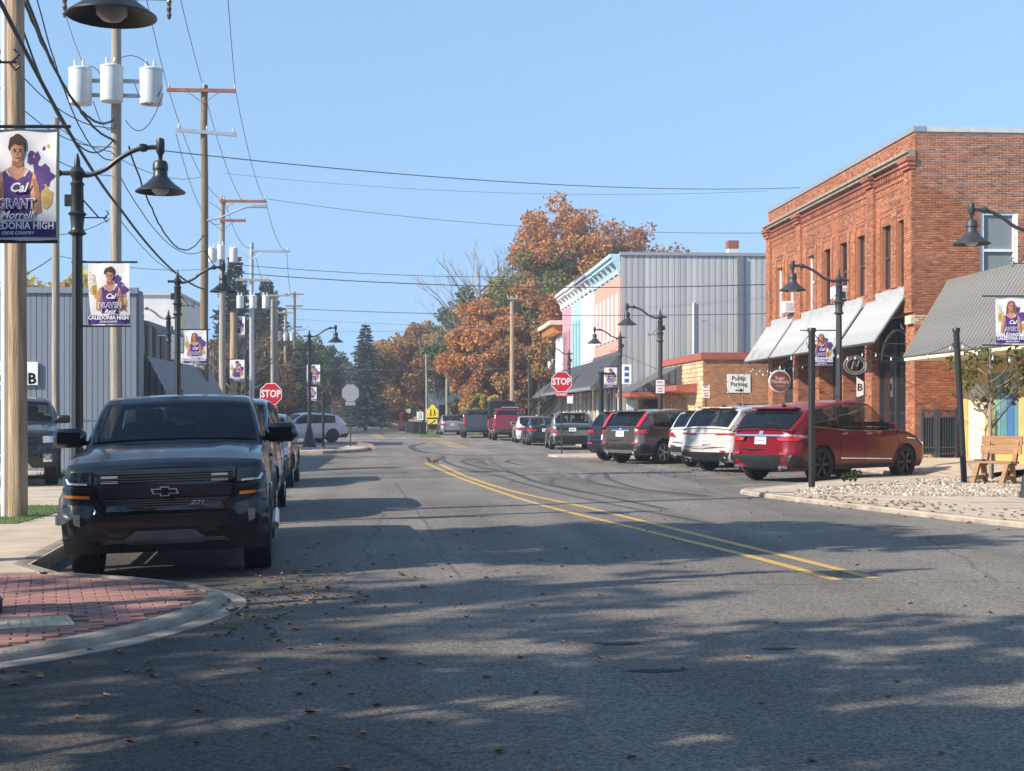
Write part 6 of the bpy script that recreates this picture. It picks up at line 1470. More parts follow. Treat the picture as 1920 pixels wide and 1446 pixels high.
AWN = mat('white_corrugated_metal', (.45, .44, .42), .5, metal=.1, var=.2, scale=2.0, stretch=(1, 1, .3)); AWD = mat('dark_trim', (.03, .03, .034), .6)
for a, b in ((.55, 4.1), (4.55, 12.9), (13.3, 17.1)):
    aw = corr_awning('awning', BB, AWN, (FX - .12, FY0 + a, 5.08), (FX - 1.05, FY0 + a, 3.72), (0, 1, 0), b - a, .25, .050, -1)
    MB().bbox((FX - .16, FY0 + a, 5.06), (FX - .02, FY0 + b, 5.15)).build('awning_cap', AWN, aw)
    for y in (a, b): MB().tube([(FX - .10, FY0 + y, 5.04), (FX - 1.04, FY0 + y, 3.68)], .028, 6).build('awning_edge', AWD, aw)
    MB().tube([(FX - 1.05, FY0 + a, 3.69), (FX - 1.05, FY0 + b, 3.69)], .022, 6).build('awning_rail', AWD, aw)
    for y in (a + .1, b - .1): MB().tube([(FX - 1.03, FY0 + y, 3.69), (FX - .0, FY0 + y, 3.69)], .018, 5).build('awning_stay', AWD, aw)
def ac_unit(y, label):
    t = empty('air_conditioner', (FX - .02, y, 5.46)); tag(t, label, 'air conditioner', 'window air conditioners')
    MB().bevel((-.14, 0, .26), (.46, .62, .44), .02).build('case', WHITE, t)
    for k in range(7): MB().box((-.14, -.313, .12 + k * .045), (.34, .008, .018)).build('louver', mat('ac_grille', (.45, .45, .45), .6), t)
ac_unit(wy[6], 'white window air conditioner at the far end of the brick building'); ac_unit(wy[3], 'white window air conditioner behind the lamp post')
# round brown shop sign, oval iron sign
t = empty('hanging_sign', (FX - .95, yx(1462, FX - .95), hz(715, dx(1462, FX - .95)))); tag(t, 'round brown hanging shop sign with a pale rim', 'sign')
MB().lathe([(.41, -.03), (.43, 0), (.41, .03)], 32, (0, 0, 0), 'Y').build('rim', mat('sign_silver', (.6, .58, .56), .4), t, 40); MB().lathe([(.37, -.045), (.37, -.028)], 32, (0, 0, 0), 'Y').build('face', mat('sign_brown', (.17, .055, .04), .6), t)
for s, zz in (('Sugar', .12), ('Momma\'s', -.02)): text('lettering', s, .19, mat('sign_pink', (.75, .45, .4), .6), t, (0, -.05, zz), xs=.9, bold=.003)
text('lettering', 'COOKIES', .085, MATS['sign_pink'], t, (0, -.05, -.18)); MB().tube([(.0, 0, .42), (0, 0, .75)], .012, 5).build('hanger', BLACK, t)
d_ = dx(1604, FX - 1.0); t = empty('hanging_sign', (FX - 1.0, yx(1604, FX - 1.0), hz(685, d_))); tag(t, 'open ironwork oval sign hanging below the middle awning', 'sign')
OV = mat('oval_iron', (.20, .20, .20), .5)
for q in (1.0, .78): MB().tube([(cos(a) * .36 * q, 0, sin(a) * .28 * q) for a in [2 * pi * k / 26 for k in range(27)]], .022, 6).build('ring', OV, t)
mb = MB(); mb.tube([(-.12, 0, -.12), (-.05, 0, .12), (.05, 0, -.05), (.12, 0, .14)], .022, 6); mb.build('monogram', OV, t); MB().tube([(-.55, 0, .34), (.4, 0, .34)], .014, 5).build('bracket', BLACK, t)
# white flag sign in the shop doorway
t = empty('door_sign', (FX - .18, yx(1613, FX - .18), hz(726, dx(1613, FX - .18)))); t.scale = (.6, .6, .6); tag(t, 'white slanted door sign with a black letter B', 'sign')
MB().prism([(-.20, 0, -.55), (.18, 0, -.42), (.18, 0, .30), (-.20, 0, .55)], (0, .02, 0)).build('board', SIGNWHITE, t); text('lettering', 'B', .55, GLOSSBLK, t, (-.02, -.004, -.03), bold=.012); MB().tube([(-.2, .01, -.5), (-.2, .01, -4.2)], .02, 5).build('stake', BLACK, t)
# alley gate
t = empty('iron_gate', (FX + .1, FY0 - .3, .32)); tag(t, 'dark blue grey iron gate in the alley beside the brick wall', 'gate'); GT = mat('gate_paint', (.05, .06, .075), .5)
for x in (0, .42, .50, 1.02): MB().box((x, 0, .72), (.07, .07, 1.44)).build('post', GT, t)
for zz in (.12, .30, 1.18, 1.36): MB().box((.52, 0, zz), (1.0, .035, .045)).build('rail', GT, t)
for k in range(14): MB().box((.06 + k * .073, -.0, .74), (.018, .018, 1.2)).build('bar', GT, t)
MB().bbox((.02, .06, .1), (1.0, .068, 1.2)).build('mesh_panel', mat('gate_mesh', (.035, .04, .05), .7, var=.5, scale=60), t)
# ---- yellow storefront with grey corrugated mansard
YX_, YW0, YW1 = 15.65, 27.0, 40.1
YB = empty('yellow_storefront', (0, 0, 0)); tag(YB, 'yellow storefront with a sloping grey corrugated canopy at the right edge', 'building')
YEL = mat('yellow_wall', (.55, .36, .12), .8, var=.1, scale=3); CRM = mat('cream_door', (.74, .66, .48), .6, var=.06)
dw = [(yx(1846, YX_) - YW0, yx(1813, YX_) - YW0, .33, 2.45), (yx(1910, YX_) - YW0, yx(1859, YX_) - YW0, .8, 2.7), (2.0, 7.6, .8, 2.7)]
holes_wall((YX_, YW0, 0), UY, NX, YW1 - YW0, .2, 3.6, dw, .12).build('front_wall', YEL, YB)
MB().bbox((YX_ + .13, YW0, .2), (28, YW1 - .01, 3.59)).build('interior', DARKROOM, YB); holes_wall((YX_, YW1, 0), UX, (0, 1, 0), 10, .2, 5.2, [], .1).build('side_wall', YEL, YB)
a, b, z0, z1 = dw[0]; dr = MB().bbox((YX_ + .05, YW0 + a, z0), (YX_ + .10, YW0 + b, z1)).build('door', CRM, YB)
for k in range(3): MB().bbox((YX_ + .038, YW0 + a + .12, z0 + .15 + k * .7), (YX_ + .05, YW0 + b - .12, z0 + .7 + k * .7)).build('door_panel', CRM, dr)
a, b, z0, z1 = dw[1]; n = 4
for k, m_ in enumerate((mat('teal_panel', (.09, .22, .25), .5), mat('blue_panel', (.05, .14, .30), .5), MATS['teal_panel'], mat('green_panel', (.16, .30, .24), .5))):
    MB().bbox((YX_ + .06, YW0 + lerp(a, b, k / n) + .02, z0), (YX_ + .09, YW0 + lerp(a, b, (k + 1) / n) - .02, z1)).build('window_panel', m_, YB)
a, b, z0, z1 = dw[2]; MB().bbox((YX_ + .07, YW0 + a, z0), (YX_ + .09, YW0 + b, z1)).build('pane', GLASS, YB)
CAN = mat('grey_corrugated_metal', (.215, .197, .175), .5, metal=.2, var=.12, scale=2.0)
aw = corr_awning('canopy', YB, CAN, (YX_ - .25, 27, 5.38), (YX_ - 1.55, 27, 3.22), (0, 1, 0), YW1 - 27 + .3, .24, .050, -1)
MB().tube([(YX_ - .25, YW1 + .3, 5.40), (YX_ - 1.56, YW1 + .3, 3.20)], .03, 6).build('canopy_edge', AWD, aw); MB().bbox((YX_ - .3, 27, 5.37), (YX_ + .2, YW1 + .3, 5.44)).build('canopy_cap', CAN, aw)
MB().bbox((YX_ - 1.55, 27, 3.12), (YX_ + .0, YW1 + .25, 3.20)).build('soffit', CRM, YB); MB().bbox((YX_ - .2, 27.02, 3.21), (YX_ + .3, YW1 + .05, 5.34)).build('parapet', CRM, YB)
# ---- low tan brick building with the parking sign
TB = empty('tan_brick_building', (0, 0, 0)); tag(TB, 'low tan brick building with red trim and a stone front corner', 'building')
TX, TY0, TY1, TZ = 12.6, 61.4, 71.2, 4.0
wn = [(1.55, 3.2, .9, 2.05)]
holes_wall((TX, TY0, 0), UX, NY, 9, .15, TZ, wn, .12).build('side_wall', mat('tan_mortar', (.50, .33, .18), .95), TB)
mb = MB(); put_bricks(mb, (TX, TY0, 0), UX, NY, brick_list(6.0, .2, TZ - .1, wn)); mb.build('brick', TANBRICK, TB, kind='stuff')
MB().bbox((TX + 1.55, TY0 + .08, .9), (TX + 3.2, TY0 + .1, 2.05)).build('window_pane', mat('grey_shutter', (.12, .12, .12), .6), TB)
for k in range(4): MB().bbox((TX + 1.55, TY0 + .05, .98 + k * .28), (TX + 3.2, TY0 + .078, 1.05 + k * .28)).build('shutter_bar', mat('shutter_bar', (.2, .2, .2), .6), TB)
holes_wall((TX, TY0, 0), UY, NX, TY1 - TY0, .15, TZ, [(3.4, 5.6, .2, 2.4)], .5).build('front_wall', MATS['tan_mortar'], TB)
mb = MB(); rs = random.Random(4)
for r in range(20):
    y = rs.uniform(-.2, 0)
    while y < TY1 - TY0:
        l = rs.uniform(.22, .55); a, b = max(0, y), min(TY1 - TY0, y + l - .02)
        if b > a + .05 and not (r * .19 + .2 < 2.4 and b > 3.4 and a < 5.6): put_bricks(mb, (TX, TY0, 0), UY, NX, [(a, b, .2 + r * .19, .2 + r * .19 + .165)], .03, rs)
        y += l
mb.build('stone', STONE, TB, kind='stuff')
MB().bbox((TX + .3, TY0 + 3.4, .2), (TX + .34, TY0 + 5.6, 2.4)).build('door', mat('beige_door', (.5, .42, .32), .6), TB)
RTR = mat('red_trim', (.36, .09, .055), .6, var=.12)
MB().bbox((TX - .12, TY0 - .12, TZ - .06), (TX + 9, TY0 + .2, TZ + .24)).build('roof_trim', RTR, TB); MB().bbox((TX - .12, TY0 + .203, TZ - .06), (TX + .2, TY1, TZ + .24)).build('roof_trim', RTR, TB)
mb = MB(); mb.prism([(TX - .0, TY0 + 1.2, 2.50), (TX - .95, TY0 + 1.2, 2.62), (TX - .95, TY0 + 1.2, 2.86), (TX - .0, TY0 + 1.2, 2.95)], (0, 7.4, 0)); recalc(mb.build('door_canopy', RTR, TB))
MB().bbox((TX + .2, TY0 + .2, TZ - .3), (TX + 8.8, TY1, TZ - .1)).build('roof', mat('flat_roof', (.15, .15, .15), .9), TB)
t = empty('parking_sign', (TX + 1.55, TY0 - .03, 2.90)); tag(t, 'white Public Parking sign with arrow on the tan brick wall', 'sign')
MB().bevel((0, 0, 0), (1.02, .03, .80), .006).build('board', SIGNWHITE, t)
text('lettering', 'Public', .27, GLOSSBLK, t, (0, -.018, .22), bold=.004); text('lettering', 'Parking', .25, GLOSSBLK, t, (0, -.018, -.03), bold=.004); MB().prism([(-.16, -.017, -.32), (.06, -.017, -.32), (.06, -.017, -.38), (.2, -.017, -.29), (.06, -.017, -.2), (.06, -.017, -.26), (-.16, -.017, -.26)], (0, -.003, 0)).build('arrow', GLOSSBLK, t)
# ---- grey metal clad building with painted fronts
MY, MX, MZ = 71.5, 10.5, 9.55
KB = empty('metal_clad_building', (0, 0, 0)); tag(KB, 'tall building with grey ribbed metal side and salmon painted front', 'building')
CLAD = mat('grey_cladding', (.55, .535, .52), .5, metal=.25, var=.20, scale=1.0, stretch=(1, 1, .15), island=.17); CLADD = mat('cladding_joint', (.13, .13, .14), .7)
MB().bbox((MX, MY + .03, .2), (MX + 20, MY + 12, MZ - .02)).build('core', CLADD, KB)
pn = MB(); pw_ = .30
pn.add([(0, .03, 0), (.012, 0, 0), (.20, 0, 0), (.212, .022, 0), (.225, .022, 0), (.237, 0, 0), (pw_ - .03, 0, 0), (pw_ - .018, .03, 0)] + [(0, .03, 1), (.012, 0, 1), (.20, 0, 1), (.212, .022, 1), (.225, .022, 1), (.237, 0, 1), (pw_ - .03, 0, 1), (pw_ - .018, .03, 1)], [(i, i + 1, i + 9, i + 8) for i in range(7)])
pm_ = pn.mesh('panel', CLAD)
k = 0
while k * pw_ < 12.6:
    link('panel', pm_, KB, (MX + .02 + k * pw_, MY, .2), None, (1, 1, MZ - .2)); k += 1
MB().bbox((MX - .05, MY - .09, MZ - .02), (MX + 20, MY + .3, MZ + .14)).build('roof_edge', mat('grey_cap', (.30, .30, .32), .5), KB)
MB().bbox((wp(1389, 71.6).x, MY - .16, 3.6), (wp(1389, 71.6).x + .30, MY - .005, MZ - .05)).build('duct', mat('duct_grey', (.16, .17, .19), .5), KB)
MB().tube([(wp(1310, 71).x, MY - .06, 2), (wp(1310, 71).x, MY - .06, 7.2)], .05, 8).build('pipe', WHITE, KB)
MB().bbox((wp(1374, 73).x, 73, MZ), (wp(1393, 73).x, 73.6, MZ + .55)).build('chimney', mat('white_brick', (.6, .58, .54), .85), KB); MB().bbox((wp(1374, 73).x - .02, 72.98, MZ + .551), (wp(1393, 73).x + .02, 73.62, MZ + .95)).build('chimney_cap', OLDBRICK, KB)
SALM = mat('salmon_paint', (.58, .29, .22), .8, var=.08, scale=2); LAV = mat('lavender_paint', (.66, .60, .68), .8, var=.06); TEAL = mat('teal_paint', (.34, .52, .54), .8, var=.08); PINK = mat('pink_paint', (.50, .27, .31), .8, var=.08)
BLUEC = mat('pale_blue_trim', (.42, .64, .74), .7, var=.06); GREYC = mat('grey_trim', (.28, .29, .36), .7)
def arch_poly(u0, u1, z0, z1, n=7):
    r = (u1 - u0) / 2; return [(u0, z0), (u1, z0)] + [((u0 + u1) / 2 + r * cos(pi * k / n), z1 - r + r * sin(pi * k / n)) for k in range(n + 1)]
def painted_front(parent, y0, y1, z0, z1, m, wm, nwin, wz, ww, trim, bracket):
    MB().bbox((MX - .02, y0, z0), (MX + .3, y1 - .01, z1)).build('front_wall', m, parent)
    for k in range(nwin):
        u = lerp(y0, y1, (k + .75) / (nwin + .5)); poly = arch_poly(u - ww / 2, u + ww / 2, wz[0], wz[1])
        wo_ = MB(); wo_.prism([(MX - .05, a, z) for a, z in poly], (.02, 0, 0)); w2 = recalc(wo_.build('arched_window', wm, parent))
        MB().bbox((MX - .10, u - ww / 2 - .05, wz[0] - .1), (MX - .03, u + ww / 2 + .05, wz[0])).build('window_sill', wm, w2)
        MB().bbox((MX - .065, u - .02, wz[0]), (MX - .05, u + .02, wz[1] - ww / 2)).build('mullion', m, w2)
    # bracketed cornice
    for e, c_, d_ in ((.55, z1 - .18, z1), (.42, z1 - .36, z1 - .18), (.12, z1 - .95, z1 - .82)): MB().bbox((MX - e, y0, c_), (MX, y1 - .012, d_)).build('cornice', trim, parent)
    nb = max(3, int((y1 - y0) / 1.6))
    for k in range(nb + 1):
        yy = lerp(y0 + .08, y1 - .1, k / nb); mb = MB(); mb.prism([(MX - .40, yy - .07, z1 - .36), (MX - .02, yy - .07, z1 - .36), (MX - .02, yy - .07, z1 - 1.15), (MX - .14, yy - .07, z1 - 1.05), (MX - .20, yy - .07, z1 - .7)], (0, .14, 0)); recalc(mb.build('bracket', bracket, parent))
ye = [MY, yx(1115, MX), yx(1091, MX), yx(1072, MX), yx(1055, MX)]
painted_front(KB, ye[0] + .06, ye[1], 3.9, 9.6, SALM, PRINTWHITE, 6, (5.5, 7.75), .62, BLUEC, BLUEC)
b2 = empty('lavender_front', (0, 0, 0)); tag(b2, 'narrow lavender shopfront with tall white arched windows', 'building', 'painted shopfronts'); painted_front(b2, ye[1], ye[2], 3.9, 9.65, LAV, PRINTWHITE, 4, (4.8, 8.0), .62, GREYC, WHITE)
b3 = empty('teal_front', (0, 0, 0)); tag(b3, 'teal painted shopfront between lavender and pink ones', 'building', 'painted shopfronts'); painted_front(b3, ye[2], ye[3], 3.9, 9.7, TEAL, mat('teal_window', (.16, .36, .40), .5), 3, (4.4, 7.5), .7, WHITE, WHITE)
b4 = empty('pink_front', (0, 0, 0)); tag(b4, 'dusky pink shopfront at the far end of the painted row', 'building', 'painted shopfronts'); painted_front(b4, ye[3], ye[4], 3.9, 9.75, PINK, mat('pink_window', (.35, .16, .2), .5), 3, (4.4, 7.2), .7, WHITE, WHITE)
# shared dark fascia, canopy and shopfronts below
DKC = mat('dark_canopy', (.09, .09, .10), .6, var=.2, scale=2)
for nm, par, a, b in (('a', KB, ye[0], ye[1]), ('b', b2, ye[1], ye[2]), ('c', b3, ye[2], ye[3]), ('d', b4, ye[3], ye[4])):
    MB().bbox((MX - .10, a, 3.7 if nm != 'a' else 4.3), (MX + .02, b - .02, 4.75 if nm == 'a' else 4.2)).build('fascia', DKC, par)
    mb = MB(); mb.prism([(MX - .11, a + .1, 4.55), (MX - 1.5, a + .1, 2.95), (MX - 1.5, a + .1, 2.82), (MX - .11, a + .1, 2.9)], (0, b - a - .15, 0)); cn = recalc(mb.build('canopy', DKC, par))
    MB().bbox((MX - 1.54, a + .1, 2.80), (MX - 1.503, b - .05, 2.95)).build('canopy_gutter', STEEL, cn)
    n = int((b - a) / .6)
    for k in range(n): MB().tube([(MX - .14, lerp(a, b, (k + .5) / n), 4.56), (MX - 1.49, lerp(a, b, (k + .5) / n), 2.98)], .02, 4).build('seam', DKC, cn)
    MB().bbox((MX + .02, a, .2), (MX + .06, b - .02, 3.9)).build('shop_glass', GLASS, par)
    n = max(2, int((b - a) / 1.7))
    for k in range(n + 1): MB().bbox((MX - .12, lerp(a + .05, b - .35, k / n), .2), (MX + .015, lerp(a + .05, b - .35, k / n) + .30, 2.85)).build('shop_pier', mat('cream_paint', (.70, .62, .46), .7) if k % 2 == 0 else WHITE, par)
# lean-to canopy between the tan and metal buildings
t = empty('entry_canopy', (0, 0, 0)); tag(t, 'small grey standing seam canopy with red soffit by the metal wall', 'canopy')
mb = MB(); mb.prism([(12.55, 66.2, 3.85), (10.2, 66.2, 2.62), (12.55, 66.2, 2.62)], (0, 4.8, 0)); recalc(mb.build('gable', mat('seamed_grey', (.10, .105, .11), .6), t)); MB().bbox((10.15, 66.1, 2.40), (12.5, 71, 2.60)).build('soffit', RTR, t)
for k in range(8): MB().bbox((12.5 - k * .3, 66.16, 2.62), (12.53 - k * .3, 66.199, 3.84 - k * .157)).build('batten', MATS['seamed_grey'], t)
MB().bbox((10.6, 70.2, .2), (12.55, 70.3, 2.4)).build('back_wall', CRM, t); MB().bbox((11.2, 70.1, .3), (12.3, 70.19, 2.3)).build('window', GLASS, t); MB().bbox((10.62, 70.12, .3), (11.1, 70.19, 2.3)).build('blue_panel', BLUEC, t)
# white shop with the orange bracket cornice
OB = empty('white_shop', (0, 0, 0)); tag(OB, 'white ribbed shopfront with an orange bracketed cornice', 'building'); oy0, oy1 = ye[4] + .1, 122.0
MB().bbox((MX + .1, oy0, .2), (MX + 14, oy1, 7.9)).build('front_wall', mat('grey_blue_wall', (.42, .44, .46), .8), OB)
for k in range(16): MB().bbox((MX + .03, oy0 + .4 + k * 1.25, 4.3), (MX + .098, oy0 + 1.1 + k * 1.25, 6.9)).build('white_slat', PRINTWHITE, OB)
MB().bbox((MX - .9, oy0 - .2, 7.75), (MX + 1.2, oy1 + .2, 8.05)).build('cornice', mat('pale_trim', (.62, .52, .40), .8), OB)
ORG = mat('orange_bracket', (.52, .22, .06), .8, var=.15)
for k in range(28): MB().bbox((MX - .7, oy0 + .1 + k * .78, 7.2), (MX + .095, oy0 + .40 + k * .78, 7.748)).build('bracket', ORG, OB)
mb = MB(); mb.prism([(MX + .0, oy0, 4.2), (MX - 1.6, oy0, 2.8), (MX - 1.6, oy0, 2.7), (MX + .0, oy0, 2.7)], (0, oy1 - oy0, 0)); recalc(mb.build('canopy', DKC, OB))
t = empty('blade_sign', (MX - .55, yx(1000, MX - .55) - 3, hz(680, 113))); tag(t, 'dark vertical blade sign with white letters on the white shop', 'sign'); MB().box((0, 0, 0), (.85, .25, 3.4)).build('board', mat('sign_maroon', (.05, .015, .015), .6), t)
for k, ch in enumerate('PIZZA'): text('lettering', ch, .6, SIGNWHITE, t, (0, -.13, 1.2 - k * .6), bold=.012)
# ---- left side: blue grey metal building
GB_ = empty('blue_grey_building', (0, 0, 0)); tag(GB_, 'blue grey ribbed metal building behind the near utility poles', 'building')
gy = 39.6; gx = -7.37; BGP = mat('blue_grey_cladding', (.205, .235, .285), .55, metal=.1, var=.08, scale=1.0, stretch=(1, 1, .2), island=.05)
gz1 = hz(547, 40)
MB().bbox((-34, gy + .03, 0), (-11.0, gy + 6, gz1 - .03)).build('core', mat('blue_grey_joint', (.145, .17, .21), .7), GB_); MB().bbox((-10.998, gy + .03, 0), (gx - .02, gy + .9, gz1 - .03)).build('core', MATS['blue_grey_joint'], GB_)
k = 0; pg = MB(); pg.add([(0, .02, 0), (.008, 0, 0), (.135, 0, 0), (.141, .010, 0), (.149, .010, 0), (.155, 0, 0), (.282, 0, 0), (.29, .02, 0), (0, .02, 1), (.008, 0, 1), (.135, 0, 1), (.141, .010, 1), (.149, .010, 1), (.155, 0, 1), (.282, 0, 1), (.29, .02, 1)], [(i, i + 1, i + 9, i + 8) for i in range(7)]); pgm = pg.mesh('panel', BGP)
while k * .295 < 12: link('panel', pgm, GB_, (gx - .32 - k * .295, gy, .05), None, (1, 1, gz1 - .15)); k += 1
MB().bbox((-34, gy - .06, gz1 - .14), (gx, gy + .2, gz1 + .02)).build('roof_edge', BGP, GB_); MB().bbox((-20, gy - .015, 1.42), (gx, gy + .004, 1.47)).build('girt_line', MATS['blue_grey_joint'], GB_)
MB().bbox((gx - .018, gy + .2, .05), (gx, gy + .9, gz1 - .15)).build('front_wall', BGP, GB_)
for px, w_, h_, m_ in ((120, .7, .35, OLDBRICK), (128, .45, .6, TANBRICK)): MB().bbox((wp(px, 46).x, 44.5, gz1 - .1), (wp(px, 46).x + w_, 45.1, gz1 + h_)).build('chimney', m_, GB_)
t = empty('wall_sign', (-10.0, gy - .05, hz(701, 38.7))); tag(t, 'white wall sign with large black letters behind the near pole', 'sign')
MB().bbox((-2.6, -.03, -.30), (0, .02, .32)).build('board', SIGNWHITE, t); text('lettering', 'Color', .30, mat('olive_ink', (.28, .26, .05), .6), t, (-.62, -.035, .15), 'RIGHT' and (pi / 2, 0, 0), 'RIGHT', .9, .003); text('lettering', 'FOOD CLUB', .40, GLOSSBLK, t, (-.04, -.035, -.14), (pi / 2, 0, 0), 'RIGHT', 1.0, .012)
def canopy_block(name, d, poly, length, m, label, ribs, cat='building'):
    t = empty(name, (0, 0, 0)); tag(t, label, cat); P3 = [wp(px, d, hz(py, d)) for px, py in poly]; y0 = P3[0].y
    P3 = [Vector((p.x, y0, p.z)) for p in P3]; mb = MB(); mb.prism(P3, (0, length, 0)); recalc(mb.build('shell', m, t)); x0 = min(p.x for p in P3); x1 = max(p.x for p in P3); zb = min(p.z for p in P3)
    for k in range(ribs):
        x = lerp(x0 + .05, x1 - .12, k / (ribs - 1)); zt = max(zb + .02, pwl(sorted([(p.x, p.z) for p in P3 if p.z > zb + .2 or p.x > x1 - .01], key=lambda q: q[0]), x)); MB().bbox((x, y0 - .06, zb), (x + .035, y0 - .002, zt)).build('rib', mat('rib_dark', (.05, .052, .058), .6), t)
    return t
SEAM = mat('dark_seamed_metal', (.15, .153, .158), .55, metal=.1, var=.1, scale=2)
canopy_block('seamed_canopy', 40.6, [(232, 760), (232, 668), (275, 668), (309, 733), (311, 760)], 13, SEAM, 'dark grey seamed metal canopy along the left shopfronts', 7, 'canopy')
t = canopy_block('dark_mansard_shop', 56, [(240, 720), (240, 601), (276, 601), (303, 630), (303, 720)], 8, mat('black_seamed_metal', (.045, .05, .058), .55), 'near black mansard shopfront left of the white building', 5)
sg_ = MB().box((wp(300, 56).x + .12, 60, hz(650, 58)), (.08, 3.0, 1.0)).build('shop_sign', SIGNWHITE, t)
WB = empty('white_building', (0, 0, 0)); tag(WB, 'white painted building beyond the left shopfronts', 'building'); wx = wp(338, 68).x; wz = hz(555, 68)
MB().bbox((wx - 12, 68.6, .1), (wx, 76.5, wz)).build('wall', mat('chalky_white_paint', (.66, .65, .64), .85, var=.12, scale=1.5), WB); MB().bbox((wx - 12.1, 68.5, wz), (wx + .1, 76.6, wz + .12)).build('coping', mat('pale_grey', (.5, .5, .5), .7), WB)
MB().bbox((wx, 68.7, 2.2), (wx + .06, 70.2, wz - .1)).build('corner_trim', mat('cream_trim', (.7, .64, .42), .8), WB)
for k in range(6): MB().bbox((wx - 10, 68.56, .9 + k * .9), (wx - .3, 68.599, .93 + k * .9)).build('siding_joint', MATS['pale_grey'], WB)
# ---- far houses at the end of the street
def house(px, d, w_, dep, h_, rh, label, wall, roof, rz=0.0, wins_=2):
    t = empty('house', wp(px, d, .1), rz); tag(t, label, 'house'); MB().bbox((-w_ / 2, 0, 0), (w_ / 2, dep, h_)).build('wall', wall, t)
    mb = MB(); mb.prism([(-w_ / 2 - .3, -.25, h_ + .01), (w_ / 2 + .3, -.25, h_ + .01), (0, -.25, h_ + rh)], (0, dep + .5, 0)); recalc(mb.build('roof', roof, t))
    for k in range(wins_):
        x = lerp(-w_ / 2, w_ / 2, (k + .5) / wins_)
        for zz in ((1.0,) if h_ < 4 else (1.0, 3.8)):
            w2 = MB().bbox((x - .45, -.06, zz), (x + .45, -.01, zz + 1.4)).build('window', WHITE, t); MB().bbox((x - .36, -.08, zz + .09), (x + .36, -.061, zz + 1.31)).build('pane', GLASS, w2)
    dr = MB().bbox((-w_ / 2 + .3, -.05, 0), (-w_ / 2 + 1.2, -.012, 2.1)).build('door', mat('house_door', (.12, .05, .04), .6), t)
    return t
ROOFG = mat('shingle_grey', (.12, .12, .13), .9, var=.25, scale=10)
house(862, 138, 6.5, 8, 5.2, 2.2, 'white house with steep gable behind the silver hatchback', WHITE, ROOFG); house(640, 190, 7, 8, 3.4, 2.2, 'small red brick house at the far end of the street', OLDBRICK, ROOFG, .1)
house(752, 175, 6, 8, 3.0, 2.8, 'small tan gabled house under the brown trees', mat('tan_siding', (.45, .36, .22), .8), ROOFG)
# string lights hung from the posts to the awnings
def light_string(a, b, sag, n, label):
    t = empty('string_lights', (0, 0, 0)); tag(t, label, 'string lights', 'strings of bulbs at the brick building'); pts = []
    for i in range(n * 3 + 1):
        u = i / (n * 3); p = a.lerp(b, u); p.z -= sag * 4 * u * (1 - u); pts.append(p)
    MB().tube(pts, .009, 4, False).build('cord', CABLE, t)
    me = LB
    for i in range(1, n * 3, 3): link('bulb', me, t, tuple(pts[i]))
LB = MB().lathe([(.010, 0), (.012, -.04), (.022, -.065), (.028, -.09), (.02, -.11), (.0, -.118)], 8, cap=False).mesh('bulb', mat('bulb_glass', (.45, .43, .40), .12), 60)
pa = P(1522, 622, 29.6); pb = P(1797, 640, 31.6); aw1 = Vector((FX - 1.05, FY0 + 1.2, 3.55)); aw2 = Vector((FX - 1.05, FY0 + 16.5, 3.5))
light_string(pa, aw1, .35, 6, 'bulb string from the upright post to the near awning'); light_string(pb, aw1, .30, 5, 'bulb string from the leaning post to the near awning')
light_string(Vector((FX - 1.1, FY0 + 4.0, 3.6)), aw2, .30, 10, 'bulb string under the awnings'); light_string(pb, P(1990, 650, 25), .25, 6, 'bulb string from the leaning post to the right edge')
light_string(pa, aw2, .5, 7, 'bulb string from the upright post to the far awning')
# unseen block added behind the camera to cut sky light and darken reflections
t = empty('unseen_block', (0, 0, 0)); tag(t, 'unseen brick block added behind the camera to cut sky light', 'building'); MB().bbox((-34, -30, -.1), (34, -17, 9.5)).build('wall', OLDBRICK, t); MB().bbox((-34.2, -30.2, 9.5), (34.2, -16.8, 9.8)).build('coping', CST, t)
for k in range(16):
    for z0 in (1.0, 5.4): MB().bbox((-31 + k * 4, -17.0, z0), (-29.4 + k * 4, -16.95, z0 + 2.4)).build('window', GLASS, t)
